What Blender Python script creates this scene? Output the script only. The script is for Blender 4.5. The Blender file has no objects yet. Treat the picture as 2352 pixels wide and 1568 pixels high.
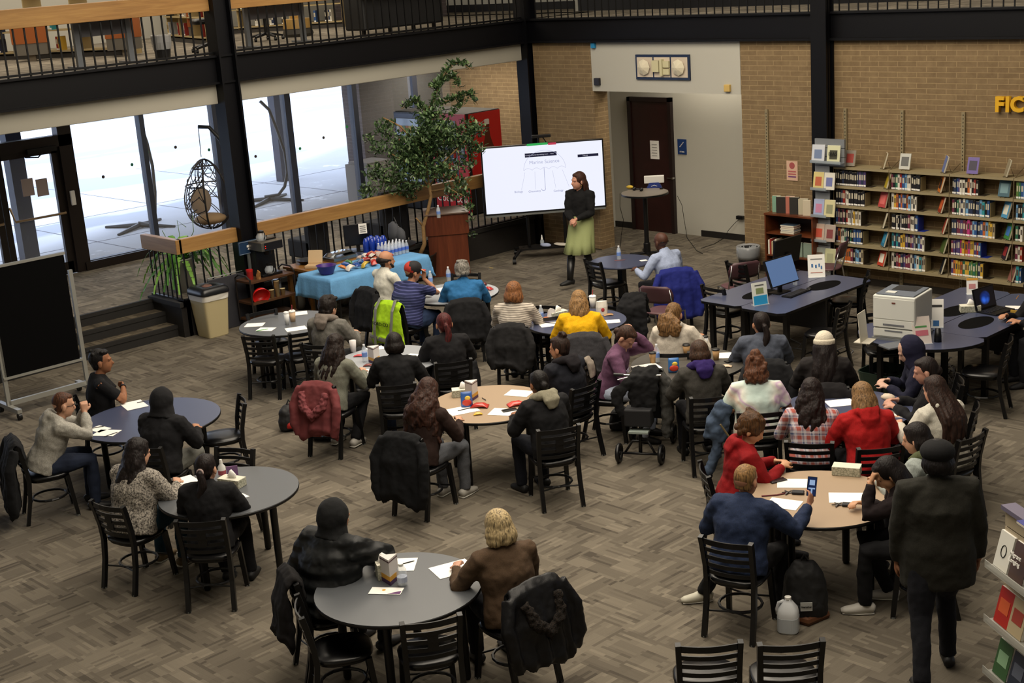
import bpy, math, random
from mathutils import Vector as V, Matrix as M
from math import sin, cos, pi, radians
random.seed(7)
scn = bpy.context.scene
COL = scn.collection
# ---------------------------------------------------------------- camera
W, H, FPX, EYE = 2352, 1568, 3227.05, 5.1
YAW, PITCH, ROLL = radians(46.663), radians(15.385), radians(-4.117)
cF = V((-sin(YAW)*cos(PITCH), cos(YAW)*cos(PITCH), -sin(PITCH)))
_r = V((cos(YAW), sin(YAW), 0)); _u = _r.cross(cF)
cR = _r*cos(ROLL) + _u*sin(ROLL); cU = -_r*sin(ROLL) + _u*cos(ROLL)
CP = V((0, 0, EYE))
cam = bpy.data.objects.new('camera', bpy.data.cameras.new('camera')); COL.objects.link(cam)
cam.matrix_world = M(((cR.x, cU.x, -cF.x, 0), (cR.y, cU.y, -cF.y, 0), (cR.z, cU.z, -cF.z, EYE), (0, 0, 0, 1)))
cam.data.sensor_width = 36; cam.data.lens = 36*FPX/W; cam.data.clip_end = 200
scn.camera = cam
# ---------------------------------------------------------------- world, lights, exposure
world = bpy.data.worlds.new('world'); scn.world = world; world.use_nodes = True
bg = world.node_tree.nodes['Background']; bg.inputs[0].default_value = (0.66, 0.77, 1, 1); bg.inputs[1].default_value = 2.6
def area(name, loc, sx, sy, power, col, rot=(0, 0, 0)):
    l = bpy.data.lights.new(name, 'AREA'); l.shape = 'RECTANGLE'; l.size = sx; l.size_y = sy; l.energy = power; l.color = col
    o = bpy.data.objects.new(name, l); COL.objects.link(o); o.location = loc; o.rotation_euler = rot; return o
WARM = (1, 0.89, 0.73)
area('atrium_light', (-11.5, 11.5, 7.3), 8.5, 7, 1080, WARM)
area('atrium_light', (-6, 6.5, 7.3), 6, 5, 520, WARM)
area('entry_light', (-20.0, 18.2, 3.28), 2.6, 0.6, 75, WARM)
area('entry_light', (-19.9, 13.5, 3.28), 2.0, 3.5, 45, WARM)
area('upper_floor_light', (-22, 12, 6.9), 5, 9, 360, WARM)
area('niche_fill', (-15, 18.9, 3.5), 1.8, 0.6, 40, WARM)  # added fill that brightens the niche wall, not a fixture of the room
area('upper_floor_light', (-13, 20.3, 6.9), 9, 3, 170, WARM)
scn.view_settings.view_transform = 'Standard'; scn.view_settings.look = 'None'
scn.view_settings.exposure = 0.0; scn.view_settings.gamma = 1; scn.view_settings.use_curve_mapping = False
cy = scn.cycles
cy.max_bounces = 5; cy.diffuse_bounces = 3; cy.glossy_bounces = 2; cy.transmission_bounces = 4; cy.transparent_max_bounces = 6
cy.adaptive_threshold = 0.03; cy.caustics_reflective = False; cy.caustics_refractive = False
# ---------------------------------------------------------------- photo coordinates -> places in the room
def ray(px, py): return cF + cR*((px-W/2)/FPX) - cU*((py-H/2)/FPX)
def P(px, py, z=0.0):
    d = ray(px, py); return CP + d*((z-CP.z)/d.z)
def XP(px, py, x):
    d = ray(px, py); return CP + d*((x-CP.x)/d.x)
def YP(px, py, y):
    d = ray(px, py); return CP + d*((y-CP.y)/d.y)
HEAD = 136.663      # compass angle of the camera's view; a = 0 faces away from it, +90 to its left
def rz(a): return radians(HEAD + a - 90)
# ---------------------------------------------------------------- materials
MATS = {}
def lin(c):
    if isinstance(c, str):
        c = tuple(int(c[i:i+2], 16)/255 for i in (0, 2, 4))
    return tuple(((x+0.055)/1.055)**2.4 if x > 0.04045 else x/12.92 for x in c) + (1,)
def mat(col, rough=0.6, metal=0.0, spec=0.5, noise=0.0, nscale=40, bump=0.0, bscale=60, emit=0, alpha=1, trans=0, coat=0, stretch=None, name=None):
    key = (col, rough, metal, spec, noise, nscale, bump, bscale, emit, alpha, trans, coat, stretch)
    if key in MATS: return MATS[key]
    m = bpy.data.materials.new(name or 'mat_%s' % (col,)); m.use_nodes = True
    nt = m.node_tree; b = nt.nodes['Principled BSDF']; L = nt.links
    c = lin(col)
    b.inputs['Base Color'].default_value = (c if not emit else tuple(x*0.05 for x in c[:3])+(1,)); b.inputs['Roughness'].default_value = rough
    b.inputs['Metallic'].default_value = metal; b.inputs['Specular IOR Level'].default_value = spec
    b.inputs['Transmission Weight'].default_value = trans; b.inputs['Coat Weight'].default_value = coat
    b.inputs['Alpha'].default_value = alpha
    if emit:
        b.inputs['Emission Color'].default_value = c; b.inputs['Emission Strength'].default_value = emit
    if noise or bump:
        tc = nt.nodes.new('ShaderNodeTexCoord'); mp = nt.nodes.new('ShaderNodeMapping'); L.new(tc.outputs['Object'], mp.inputs[0])
        if stretch: mp.inputs['Scale'].default_value = stretch
    if noise:
        n = nt.nodes.new('ShaderNodeTexNoise'); n.inputs['Scale'].default_value = nscale; n.inputs['Detail'].default_value = 4
        r = nt.nodes.new('ShaderNodeValToRGB'); L.new(mp.outputs[0], n.inputs[0]); L.new(n.outputs[0], r.inputs[0])
        r.color_ramp.elements[0].position = 0.3; r.color_ramp.elements[1].position = 0.7
        r.color_ramp.elements[0].color = tuple(x*(1-noise) for x in c[:3]) + (1,)
        r.color_ramp.elements[1].color = tuple(min(1, x*(1+noise)) for x in c[:3]) + (1,)
        L.new(r.outputs[0], b.inputs['Base Color'])
    if bump:
        n = nt.nodes.new('ShaderNodeTexNoise'); n.inputs['Scale'].default_value = bscale
        bp = nt.nodes.new('ShaderNodeBump'); bp.inputs['Strength'].default_value = bump; bp.inputs['Distance'].default_value = 0.01
        L.new(mp.outputs[0], n.inputs[0]); L.new(n.outputs[0], bp.inputs['Height']); L.new(bp.outputs[0], b.inputs['Normal'])
    MATS[key] = m; return m
class NT:      # tiny node helper
    def __init__(s, name):
        s.m = bpy.data.materials.new(name); s.m.use_nodes = True; s.t = s.m.node_tree; s.b = s.t.nodes['Principled BSDF']
        s.tc = s.t.nodes.new('ShaderNodeTexCoord')
    def n(s, kind, *ins, **props):
        x = s.t.nodes.new('ShaderNode' + kind)
        for k, v in props.items():
            if k.startswith('i_'): x.inputs[int(k[2:]) if k[2:].isdigit() else k[2:].replace('_', ' ')].default_value = v
            else: setattr(x, k, v)
        for i, v in enumerate(ins):
            if v is not None: s.put(v, x.inputs[i])
        return x
    def put(s, v, sock):
        if hasattr(v, 'outputs'): v = v.outputs[0]
        if hasattr(v, 'node'): s.t.links.new(v, sock)
        else: sock.default_value = v
    def ramp(s, f, stops, const=False):
        r = s.n('ValToRGB', f); cr = r.color_ramp
        if const: cr.interpolation = 'CONSTANT'
        while len(cr.elements) < len(stops): cr.elements.new(0.5)
        for e, (p, c) in zip(cr.elements, stops): e.position = p; e.color = lin(c)
        return r
    def mixc(s, f, a, b, mode='MIX'):
        x = s.t.nodes.new('ShaderNodeMix'); x.data_type = 'RGBA'; x.blend_type = mode
        s.put(f, x.inputs[0]); s.put(a if not isinstance(a, str) else lin(a), x.inputs[6]); s.put(b if not isinstance(b, str) else lin(b), x.inputs[7])
        return x.outputs[2]
    def math(s, op, a, b=0.0): return s.n('Math', a, b, operation=op)
    def bump(s, h, st=0.3, d=0.01):
        x = s.n('Bump', i_Strength=st, i_Distance=d); s.put(h, x.inputs['Height']); s.put(x, s.b.inputs['Normal'])
    def out(s, col, rough=0.7, spec=0.5):
        s.put(col, s.b.inputs['Base Color']); s.put(rough, s.b.inputs['Roughness']); s.b.inputs['Specular IOR Level'].default_value = spec; return s.m
# ---------------------------------------------------------------- mesh builder
class MB:
    def __init__(s): s.v = []; s.f = []; s.mi = []; s.cur = 0
    def add(s, vs, fs):
        o = len(s.v); s.v += [tuple(x) for x in vs]; s.f += [tuple(i+o for i in f) for f in fs]; s.mi += [s.cur]*len(fs); return s
    def box(s, c, d, rot=None, zr=0):
        x, y, z = d[0]/2, d[1]/2, d[2]/2
        vs = [V((i*x, j*y, k*z)) for i in (-1, 1) for j in (-1, 1) for k in (-1, 1)]
        R = rot if rot is not None else M.Rotation(zr, 3, 'Z')
        c = V(c)
        return s.add([R @ q + c for q in vs], [(0, 1, 3, 2), (4, 6, 7, 5), (0, 4, 5, 1), (2, 3, 7, 6), (0, 2, 6, 4), (1, 5, 7, 3)])
    def bx(s, x0, x1, y0, y1, z0, z1): return s.box(((x0+x1)/2, (y0+y1)/2, (z0+z1)/2), (abs(x1-x0), abs(y1-y0), abs(z1-z0)))
    def tube(s, pts, r, seg=8, side=None, caps=True, closed=False):
        pts = [V(p) for p in pts]; n = len(pts)
        rr = [r]*n if not isinstance(r, (list,)) else r
        vs = []; fs = []; prev = None
        for i, p in enumerate(pts):
            if closed: t = pts[(i+1) % n]-pts[i-1]
            else: t = pts[min(i+1, n-1)]-pts[max(i-1, 0)]
            if t.length < 1e-9: t = V((0, 0, 1))
            t.normalize()
            if side is not None: a = V(side)
            elif prev is not None: a = prev
            else: a = V((1, 0, 0)) if abs(t.x) < 0.9 else V((0, 1, 0))
            a = a - t*a.dot(t)
            if a.length < 1e-6: a = t.orthogonal()
            a.normalize(); prev = a; b = t.cross(a)
            ra, rb = rr[i] if isinstance(rr[i], tuple) else (rr[i], rr[i])
            for k in range(seg):
                th = 2*pi*k/seg + (pi/4 if seg == 4 else 0)
                vs.append(p + a*(ra*cos(th)) + b*(rb*sin(th)))
        m = n if closed else n-1
        for i in range(m):
            j = (i+1) % n
            for k in range(seg): fs.append((i*seg+k, i*seg+(k+1) % seg, j*seg+(k+1) % seg, j*seg+k))
        if caps and not closed: fs += [tuple(range(seg))[::-1], tuple((n-1)*seg+k for k in range(seg))]
        return s.add(vs, fs)
    def cyl(s, p0, p1, r0, r1=None, seg=12): return s.tube([p0, p1], [r0, r0 if r1 is None else r1], seg)
    def lathe(s, prof, c=(0, 0, 0), seg=20, sq=None, R=None):
        vs = []; fs = []; c = V(c)
        for (r, z) in prof:
            for k in range(seg):
                th = 2*pi*k/seg; q = V((r*cos(th), r*sin(th), z))
                if sq:      # rounded-square section
                    e = 2/sq; q.x = r*math.copysign(abs(cos(th))**e, cos(th)); q.y = r*math.copysign(abs(sin(th))**e, sin(th))
                vs.append((R @ q if R is not None else q) + c)
        n = len(prof)
        for i in range(n-1):
            for k in range(seg): fs.append((i*seg+k, i*seg+(k+1) % seg, (i+1)*seg+(k+1) % seg, (i+1)*seg+k))
        fs += [tuple(range(seg))[::-1], tuple((n-1)*seg+k for k in range(seg))]
        return s.add(vs, fs)
    def ell(s, c, r, R=None, seg=12, rings=8):
        c = V(c); vs = [(R @ V((0, 0, -r[2])) if R is not None else V((0, 0, -r[2]))) + c]; fs = []
        for i in range(1, rings):
            ph = pi*i/rings - pi/2
            for k in range(seg):
                th = 2*pi*k/seg; q = V((r[0]*cos(ph)*cos(th), r[1]*cos(ph)*sin(th), r[2]*sin(ph)))
                vs.append((R @ q if R is not None else q) + c)
        vs.append((R @ V((0, 0, r[2])) if R is not None else V((0, 0, r[2]))) + c); top = len(vs)-1
        for k in range(seg):
            fs.append((0, 1+(k+1) % seg, 1+k)); fs.append((top, 1+(rings-2)*seg+k, 1+(rings-2)*seg+(k+1) % seg))
        for i in range(rings-2):
            for k in range(seg): fs.append((1+i*seg+k, 1+i*seg+(k+1) % seg, 1+(i+1)*seg+(k+1) % seg, 1+(i+1)*seg+k))
        return s.add(vs, fs)
    def prism(s, poly, z0, z1):
        n = len(poly); vs = [(x, y, z0) for x, y in poly] + [(x, y, z1) for x, y in poly]
        return s.add(vs, [tuple(range(n))[::-1], tuple(range(n, 2*n))] + [(i, (i+1) % n, n+(i+1) % n, n+i) for i in range(n)])
    def quad(s, a, b, c, d): return s.add([a, b, c, d], [(0, 1, 2, 3)])
    def build(s, name, m, parent=None, smooth=False, bevel=0, loc=None, rot=None, subsurf=0, remesh=0, smoothit=0, disp=0, dscale=0.12, flip=True):
        me = bpy.data.meshes.new(name); me.from_pydata(s.v, [], s.f); 
        ms = m if isinstance(m, (list, tuple)) else [m]
        for x in ms: me.materials.append(x)
        if len(ms) > 1: me.polygons.foreach_set('material_index', s.mi)
        if smooth: me.polygons.foreach_set('use_smooth', [True]*len(s.f))
        me.update()
        o = bpy.data.objects.new(name, me); COL.objects.link(o)
        if parent is not None: o.parent = parent
        if loc is not None: o.location = loc
        if rot is not None: o.rotation_euler = rot if isinstance(rot, tuple) else (0, 0, rot)
        if bevel:
            b = o.modifiers.new('bevel', 'BEVEL'); b.width = bevel; b.segments = 2; b.limit_method = 'ANGLE'; b.harden_normals = False
        if remesh:
            r = o.modifiers.new('skin', 'REMESH'); r.mode = 'VOXEL'; r.voxel_size = remesh; r.use_smooth_shade = True
        if smoothit:
            q = o.modifiers.new('smooth', 'SMOOTH'); q.iterations = smoothit; q.factor = 0.5
        if disp:
            q = o.modifiers.new('folds', 'DISPLACE'); q.texture = clouds(dscale); q.strength = disp; q.mid_level = 0.5; q.texture_coords = 'LOCAL'
        return o
CL = {}
def clouds(sc):
    if sc not in CL:
        t = bpy.data.textures.new('folds', 'CLOUDS'); t.noise_scale = sc; t.noise_depth = 2; CL[sc] = t
    return CL[sc]
def tag(o, label, cat, group=None):
    o['label'] = label; o['category'] = cat
    if group: o['group'] = group
    return o
def thing(name, label, cat, loc=(0, 0, 0), r=0, group=None):
    o = bpy.data.objects.new(name, None); COL.objects.link(o); o.empty_display_size = 0.1
    o.location = loc; o.rotation_euler = (0, 0, r); return tag(o, label, cat, group)
def struct(o): o['kind'] = 'structure'; return o
def copy_thing(root, label, loc, r, group=None):
    c = root.copy(); COL.objects.link(c); c.location = loc; c.rotation_euler = (0, 0, r); c['label'] = label
    if group: c['group'] = group
    for ch in root.children:
        d = ch.copy(); COL.objects.link(d); d.parent = c
        for g in ch.children:
            e = g.copy(); COL.objects.link(e); e.parent = d
    return c
def text(body, size, loc, rot, m, parent=None, name='lettering', extr=0.002, align='CENTER', bold=0):
    cu = bpy.data.curves.new(name, 'FONT'); cu.body = body; cu.size = size; cu.extrude = extr; cu.align_x = align; cu.align_y = 'CENTER'; cu.resolution_u = 3; cu.offset = bold
    t = bpy.data.objects.new('tmp', cu); me = bpy.data.meshes.new_from_object(t); bpy.data.objects.remove(t)
    me.materials.clear(); me.materials.append(m); me.name = name
    o = bpy.data.objects.new(name, me); COL.objects.link(o); o.location = loc; o.rotation_euler = rot
    if parent is not None: o.parent = parent
    return o
BLK = mat('09090b', 0.4, spec=0.4); BLKM = mat('0a0a0c', 0.38, spec=0.4); VINYL = mat('0a0a0c', 0.3, spec=0.5)
WHITE = mat('e8e6e0', 0.6); PAPER = mat('f4f2ec', 0.8); CHROME = mat('c8c8c8', 0.2, 1.0); GREYM = mat('8d9190', 0.4, 0.6)
CLEAR = mat('e8f2fa', 0.05, trans=0.0, alpha=0.35, spec=0.8); DKBLUE = mat('1c2c5c', 0.6)
ORD = 'first second third fourth fifth sixth seventh eighth ninth tenth eleventh twelfth thirteenth fourteenth fifteenth sixteenth seventeenth eighteenth nineteenth'.split()
# ================================================================ surface materials
def carpet(name, cols, rot=0.0, tile=0.61):
    """quarter-turned carpet tiles: broad soft blocks with thin dark and pale dashes"""
    t = NT(name); mp = t.n('Mapping', t.tc.outputs['Object']); mp.inputs['Rotation'].default_value = (0, 0, rot)
    ck = t.n('TexChecker', mp, i_Scale=1/tile)
    def bricks(vec, w, h, off, sq=0.6, fr=3):
        br = t.n('TexBrick', vec, i_Scale=1.0); br.inputs['Color1'].default_value = (0, 0, 0, 1); br.inputs['Color2'].default_value = (1, 1, 1, 1)
        br.inputs['Mortar'].default_value = (0.5, 0.5, 0.5, 1); br.inputs['Mortar Size'].default_value = 0.0
        br.inputs['Brick Width'].default_value = w; br.inputs['Row Height'].default_value = h; br.offset = off; br.squash = sq; br.squash_frequency = fr; return br.outputs[0]
    def layer(rx):
        m2 = t.n('Mapping', mp); m2.inputs['Rotation'].default_value = (0, 0, rx)
        broad = bricks(m2, 0.36, 0.1525, 0.41); narrow = bricks(m2, 0.29, 0.0305, 0.31, 0.7, 2)
        dash = t.ramp(narrow, [(0.0, '2a2a2a'), (0.12, '6c6c6c'), (0.22, 'bcbcbc'), (0.8, 'bcbcbc'), (0.9, 'e0e0e0')])
        m3 = t.n('Mapping', m2); m3.inputs['Scale'].default_value = (2.5, 110, 1)
        nz = t.n('TexNoise', m3, i_Scale=1.0, i_Detail=3.0, i_Roughness=0.7)
        a_ = t.mixc(0.42, broad, nz.outputs[0]); return t.mixc(0.5, a_, dash)
    mx = t.mixc(ck.outputs[1], layer(0), layer(pi/2))
    big = t.n('TexNoise', mp, i_Scale=0.9, i_Detail=3.0)
    mx = t.mixc(0.12, mx, big.outputs[0])
    r = t.ramp(mx, [(0.22, cols[0]), (0.5, cols[1]), (0.72, cols[2])])
    fine = t.n('TexNoise', mp, i_Scale=260.0, i_Detail=2.0)
    t.bump(fine, 0.5, 0.004)
    return t.out(r, 0.95, 0.15)
CARPET = carpet('carpet_tiles', ('4a443c', '655e53', '797164'))
CARPET_UP = carpet('carpet_tiles_pale', ('5d574e', '7f776a', '9d9484'))
def brick(name, c1, c2, mort, axis='x'):
    t = NT(name); sp = t.n('SeparateXYZ', t.tc.outputs['Object'])
    cb = t.n('CombineXYZ', t.math('ADD', sp.outputs[0], sp.outputs[1]) , sp.outputs[2])
    br = t.n('TexBrick', cb, i_Scale=1.0); br.inputs['Color1'].default_value = lin(c1); br.inputs['Color2'].default_value = lin(c2); br.inputs['Mortar'].default_value = lin(mort)
    br.inputs['Mortar Size'].default_value = 0.006; br.inputs['Mortar Smooth'].default_value = 0.3; br.inputs['Brick Width'].default_value = 0.30; br.inputs['Row Height'].default_value = 0.0745
    nz = t.n('TexNoise', cb, i_Scale=7.0, i_Detail=6.0, i_Roughness=0.7)
    col = t.mixc(0.35, br.outputs[0], t.ramp(nz, [(0.3, c1), (0.7, mort)]))
    t.bump(t.math('SUBTRACT', 1.0, br.outputs[1]), 0.5, 0.006)
    return t.out(col, 0.9, 0.2)
BRICK = brick('tan_brick', '6d5a42', '7b674c', '9c8664')
BRICK_OUT = brick('outdoor_brick', '50484a', '5c5354', '6e6667')
def wood(name, c1, c2, c3, sc=(1, 1, 1), rough=0.35, det=3.0):
    t = NT(name); mp = t.n('Mapping', t.tc.outputs['Object']); mp.inputs['Scale'].default_value = sc
    w = t.n('TexNoise', mp, i_Scale=3.0, i_Detail=5.0, i_Roughness=0.6, i_Distortion=0.6)
    pl = t.n('TexNoise', mp, i_Scale=0.35, i_Detail=1.0)
    return t.out(t.mixc(0.35, t.ramp(w, [(0.3, c1), (0.5, c2), (0.7, c3)]), t.ramp(pl, [(0.4, c1), (0.6, c3)])), rough, 0.4)
OAK = wood('oak_rail', '86623a', '9b7444', 'ae8852', (6, 0.6, 9))
OAKX = wood('oak_rail_cross', '86623a', '9b7444', 'ae8852', (0.6, 6, 9))
WALNUT = wood('podium_wood', '3f1d0f', '57291a', '6a3620', (6, 6, 0.6))
CHERRY = wood('cherry_case', '4a2412', '5f3018', '703c20', (2, 2, 2))
DESKOAK = wood('table_wood', '6f4a20', '8a602e', '9c7038', (3, 3, 3))
BLUELAM = mat('424860', 0.3, noise=0.06, nscale=300, name='blue_laminate'); GREYLAM = mat('55585c', 0.35, noise=0.05, nscale=300); TANLAM = mat('a08a72', 0.4, noise=0.05, nscale=300)
PALELAM = mat('9a9ea4', 0.35, noise=0.04, nscale=300); CHARLAM = mat('4a4742', 0.4, noise=0.05, nscale=300)
PLASTER = mat('b4b1a6', 0.9, bump=0.1, bscale=90); FASCIA = mat('9b978b', 0.9, bump=0.05, bscale=200)
STEEL = mat('030307', 0.5, spec=0.25, name='dark_painted_steel'); FRAME = mat('241c18', 0.4, 0.3); SLATE = mat('3b4150', 0.5)
RUBBER = mat('1a1816', 0.8); STEM = mat('1d1916', 0.85, noise=0.2, nscale=8)
XL, YB, ZP, ZM = -17.9, 17.8, 0.5, 3.98
# ================================================================ room shell
def S(name, mb, m, **k): return struct(mb.build(name, m, **k))
S('floor', MB().bx(-18.05, 3, -1, 20, -0.2, 0), CARPET)
S('floor', MB().bx(-21.62, -18.7, 3, 10.33, -0.2, ZP).bx(-21.62, XL+0.02, 10.33, 20, -0.2, ZP), CARPET_UP)
st = MB()
for i in range(2): st.bx(-18.4-0.3*i-0.35, -18.05-0.3*i, 5, 10.33, 0, 0.1667*(i+1))
st.bx(-19.4, -18.66, 5, 10.33, 0, 0.49)
S('trim_steps', st, carpet('stair_carpet', ('3a342c', '574f43', '736958')))
ns = MB()
for i, z in enumerate((0.1667, 0.3333, 0.5)): ns.bx(-18.09-0.3*i, -18.035-0.3*i, 5, 10.33, z-0.05, z+0.004).bx(-18.06-0.3*i, -18.045-0.3*i, 5, 10.33, z-0.1667, z-0.05)
S('trim_stair_nosing', ns, RUBBER)
# low knee wall under the rail (with its dark cap), from the steps to the corner column
S('wall_knee', MB().bx(XL-0.12, XL+0.03, 10.36, 17.8, 0, ZP-0.03).bx(-18.75, XL+0.03, 10.27, 10.42, 0, ZP-0.03), STEM)
S('trim_knee_cap', MB().bx(XL-0.14, XL+0.06, 10.3, 17.8, ZP-0.04, ZP+0.03).bx(-18.75, XL+0.06, 10.24, 10.45, ZP-0.04, ZP+0.03), RUBBER)
# brick wall under the upper floor, the white lintel over the niche, the niche itself
S('wall_back', MB().bx(XL+0.1, -16.40, YB, YB+0.34, 0, 3.6).bx(-13.31, -2, YB, YB+0.34, 0, 3.6), BRICK)
S('wall_entry_end', MB().bx(-25, XL-0.1, 19.3, 19.6, 0, 3.98), BRICK)
S('wall_entry_side', MB().bx(XL-0.1, XL+0.1, YB+0.1, 19.5, 0, 3.98), BRICK)
S('trim_lintel', MB().bx(-16.41, -13.31, YB-0.012, YB+0.4, 2.76, 3.6), PLASTER)
YN = 19.53
S('wall_niche', MB().bx(-17.6, -13.0, YN, YN+0.2, 0, 3.9), PLASTER)
S('wall_niche_side', MB().bx(-13.3, -13.0, YB+0.34, YN, 0, 3.6).bx(-17.8, -17.6, YB+0.34, YN, 0, 3.6), PLASTER)
S('baseboard_niche', MB().bx(-17.6, -16.87, YN-0.02, YN, 0, 0.11).bx(-15.55, -13.3, YN-0.02, YN, 0, 0.11), mat('14110f', 0.6))
S('baseboard_back', MB().bx(XL+0.1, -16.4, YB-0.015, YB, 0, 0.012).bx(-13.31, -2, YB-0.015, YB, 0, 0.1), mat('2a231b', 0.7))
# upper floor slabs and edge beams
S('floor_upper', MB().bx(-25.6, XL-0.05, 0, 25, 3.7, ZM).bx(XL-0.05, 0, YB+0.05, 25, 3.7, ZM), CARPET_UP)
bm = MB()
for x in (0,): bm.bx(XL-0.06, XL+0.03, 0, YB, 3.6, 3.96).bx(XL-0.1, XL+0.09, 0, YB, 3.575, 3.605).bx(XL-0.1, XL+0.09, 0, YB, 3.955, 3.985)
S('trim_beam_left', bm, STEEL)
bm = MB().bx(XL, 0, YB-0.03, YB+0.05, 3.6, 3.96).bx(XL, 0, YB-0.1, YB+0.1, 3.575, 3.61).bx(XL, 0, YB-0.09, YB+0.1, 3.955, 3.985)
S('trim_beam_back', bm, STEEL)
fs = MB()
for y0, y1 in ((0, 11.36), (11.66, 17.68)): fs.bx(XL-0.13, XL-0.02, y0, y1, 3.285, 3.6)
S('trim_fascia', fs, FASCIA, bevel=0.01)
S('ceiling_entry', MB().bx(-22.2, XL-0.12, 3, 19.6, 3.3, 3.36), PLASTER)
S('ceiling', MB().bx(-25.7, 4, -3, 25, 7.6, 7.8), PLASTER)
S('wall_far', MB().bx(-25.7, 4, 24, 24.2, 3.98, 7.6).bx(-25.7, -25.6, -3, 25, 3.98, 7.6), PLASTER)
S('wall_front', MB().bx(-25.7, 4, -1.2, -1, -0.2, 7.6).bx(3, 3.2, -1, 27, -0.2, 7.6).bx(-22.5, -18, 2.6, 2.8, -0.2, 3.98), PLASTER)
# columns
for i, (x, y, z1) in enumerate(((XL+0.02, 11.51, 7.6), (XL-0.02, YB-0.02, 7.6), (-11.76, YB-0.11, 7.6))):
    z0 = 0
    w = 0.27 if i < 2 else 0.26
    c = MB()
    c.box((x, y, (z0+z1)/2), (0.04, w*0.9, z1-z0)) if i < 2 else c.box((x, y, (z0+z1)/2), (w*0.9, 0.04, z1-z0))
    for s in (-1, 1):
        if i < 2: c.box((x, y+s*w/2, (z0+z1)/2), (w, 0.03, z1-z0))
        else: c.box((x, y+s*0.09, (z0+z1)/2), (w, 0.03, z1-z0))
    if i < 2: c.box((x+0.03, y, (z0+z1)/2), (0.02, w, z1-z0))
    else: c.box((x, y-0.06, (z0+z1)/2), (w*0.95, 0.02, z1-z0))
    S('trim_column', c, STEEL)
# white walls and dark skirting of the upper floor
S('wall_upper', MB().bx(-25.6, -18.45, 20.6, 20.8, ZM, 7.6).bx(-18.45, -10.9, 19.75, 19.95, ZM, 7.6).bx(-18.55, -18.45, 19.75, 20.8, ZM, 7.6), mat('a8a8a0', 0.9))
S('baseboard_upper', MB().bx(-25.6, -18.47, 20.57, 20.6, ZM, ZM+0.15).bx(-18.45, -10.9, 19.72, 19.75, ZM, ZM+0.22), mat('14161c', 0.7))
# ---------------------------------------------------------------- window wall of the entry
XW = -21.7
mul = [(10.2, 0.05), (9.98, 0.09), (10.95, 0.16), (12.52, 0.11), (14.1, 0.16), (15.55, 0.12), (17.16, 0.11), (18.75, 0.1)]
yy = [12.33, 13.8, 15.2, 16.72, 18.3]
wf = MB()
def mull(px0, py0, w): 
    p = XP(px0, py0, XW); return p.y
MY = [mull(345, 450, 0), mull(497, 300, 0), mull(670, 360, 0), mull(820, 320, 0), mull(950, 215, 0)]
WL = [MB() for _ in range(6)]
ends = [10.85] + MY + [19.3]
for i, w in enumerate((0.09, 0.16, 0.13, 0.11, 0.12)):
    wf.bx(XW-0.09, XW+0.06, MY[i]-w/2, MY[i]+w/2, ZP, 3.3)
wf.bx(XW-0.06, XW+0.06, 10.7, 19.3, ZP, ZP+0.15).bx(XW-0.06, XW+0.06, 2.8, 19.3, 3.0, 3.3)
S('window_frame', wf, mat('3a3f4c', 0.45, 0.2))
S('trim_window_sill', MB().bx(XW+0.05, XW+0.13, 10.75, 19.3, ZP, ZP+0.14), FRAME)
GLASS = mat('ffffff', 0.0, alpha=0.06, spec=0.8, name='clear_glass')
for i in range(6):
    S('window_%d' % (i+1), MB().bx(XW-0.012, XW-0.006, ends[i]+0.05, ends[i+1]-0.05, ZP+0.15, 3.0), GLASS)
# door pair: frame, leaf with glass, closer, push bar and notices
df = MB()
dy = XP(165, 420, XW).y
dl = XP(22, 520, XW).y
df.bx(XW-0.08, XW+0.1, dy-0.17, dy+0.07, ZP, 2.95).bx(XW-0.08, XW+0.1, 2.8, dy+0.05, 2.6, 2.78)
S('door_frame', df, FRAME)
lf = MB(); lf.bx(XW-0.03, XW+0.04, dy-0.3, dy-0.17, ZP, 2.6).bx(XW-0.03, XW+0.04, dl-0.08, dl+0.02, ZP, 2.6).bx(XW-0.03, XW+0.04, dl, dy-0.2, 2.5, 2.6).bx(XW-0.03, XW+0.04, dl, dy-0.2, ZP, ZP+0.2)
door1 = S('door_1', lf, FRAME)
lf.v = []; lf.f = []; lf.mi = []
lf.bx(XW-0.03, XW+0.04, dl-0.2, dl-0.09, ZP, 2.6).bx(XW-0.03, XW+0.04, dl-1.2, dl-0.1, ZP, ZP+0.2).bx(XW-0.03, XW+0.04, dl-1.2, dl-0.1, 2.5, 2.6)
door2 = S('door_2', lf, FRAME)
BRASS = mat('a58a68', 0.4, 0.5)
for d, a, b in ((door1, dl, dy-0.24), (door2, dl-1.15, dl-0.14)):
    MB().bx(XW-0.012, XW-0.006, a, b, ZP+0.2, 2.5).build('pane', GLASS, d)
    MB().tube([(XW+0.04, a+0.03, 1.75), (XW+0.12, a+0.06, 1.52), (XW+0.12, b, 1.52), (XW+0.04, b+0.03, 1.52)], 0.02).build('push_bar', BRASS, d)
MB().bx(XW+0.1, XW+0.17, dy-0.75, dy-0.25, 2.55, 2.63).tube([(XW+0.15, dy-0.5, 2.55), (XW+0.3, dy-0.65, 2.5), (XW+0.05, dy-0.75, 2.5)], 0.012).build('door_closer', BLK, door1)
o = MB().bx(XW+0.1, XW+0.14, dy-0.12, dy-0.04, 1.62, 1.86).build('card_reader', WHITE, bevel=0.01); tag(o, 'small white card reader fixed to the dark entry door post', 'card reader')
for k, (px, lab) in enumerate(((64, 'left one of two blank papers taped inside the entry door glass'), (97, 'right one of two blank papers taped inside the entry door glass'))):
    p = XP(px, 430, XW); o = MB().bx(XW, XW+0.003, p.y-0.1, p.y+0.1, p.z-0.14, p.z+0.14).build('notice_paper', mat('b9a9a4', 0.9)); tag(o, lab, 'paper')
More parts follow.
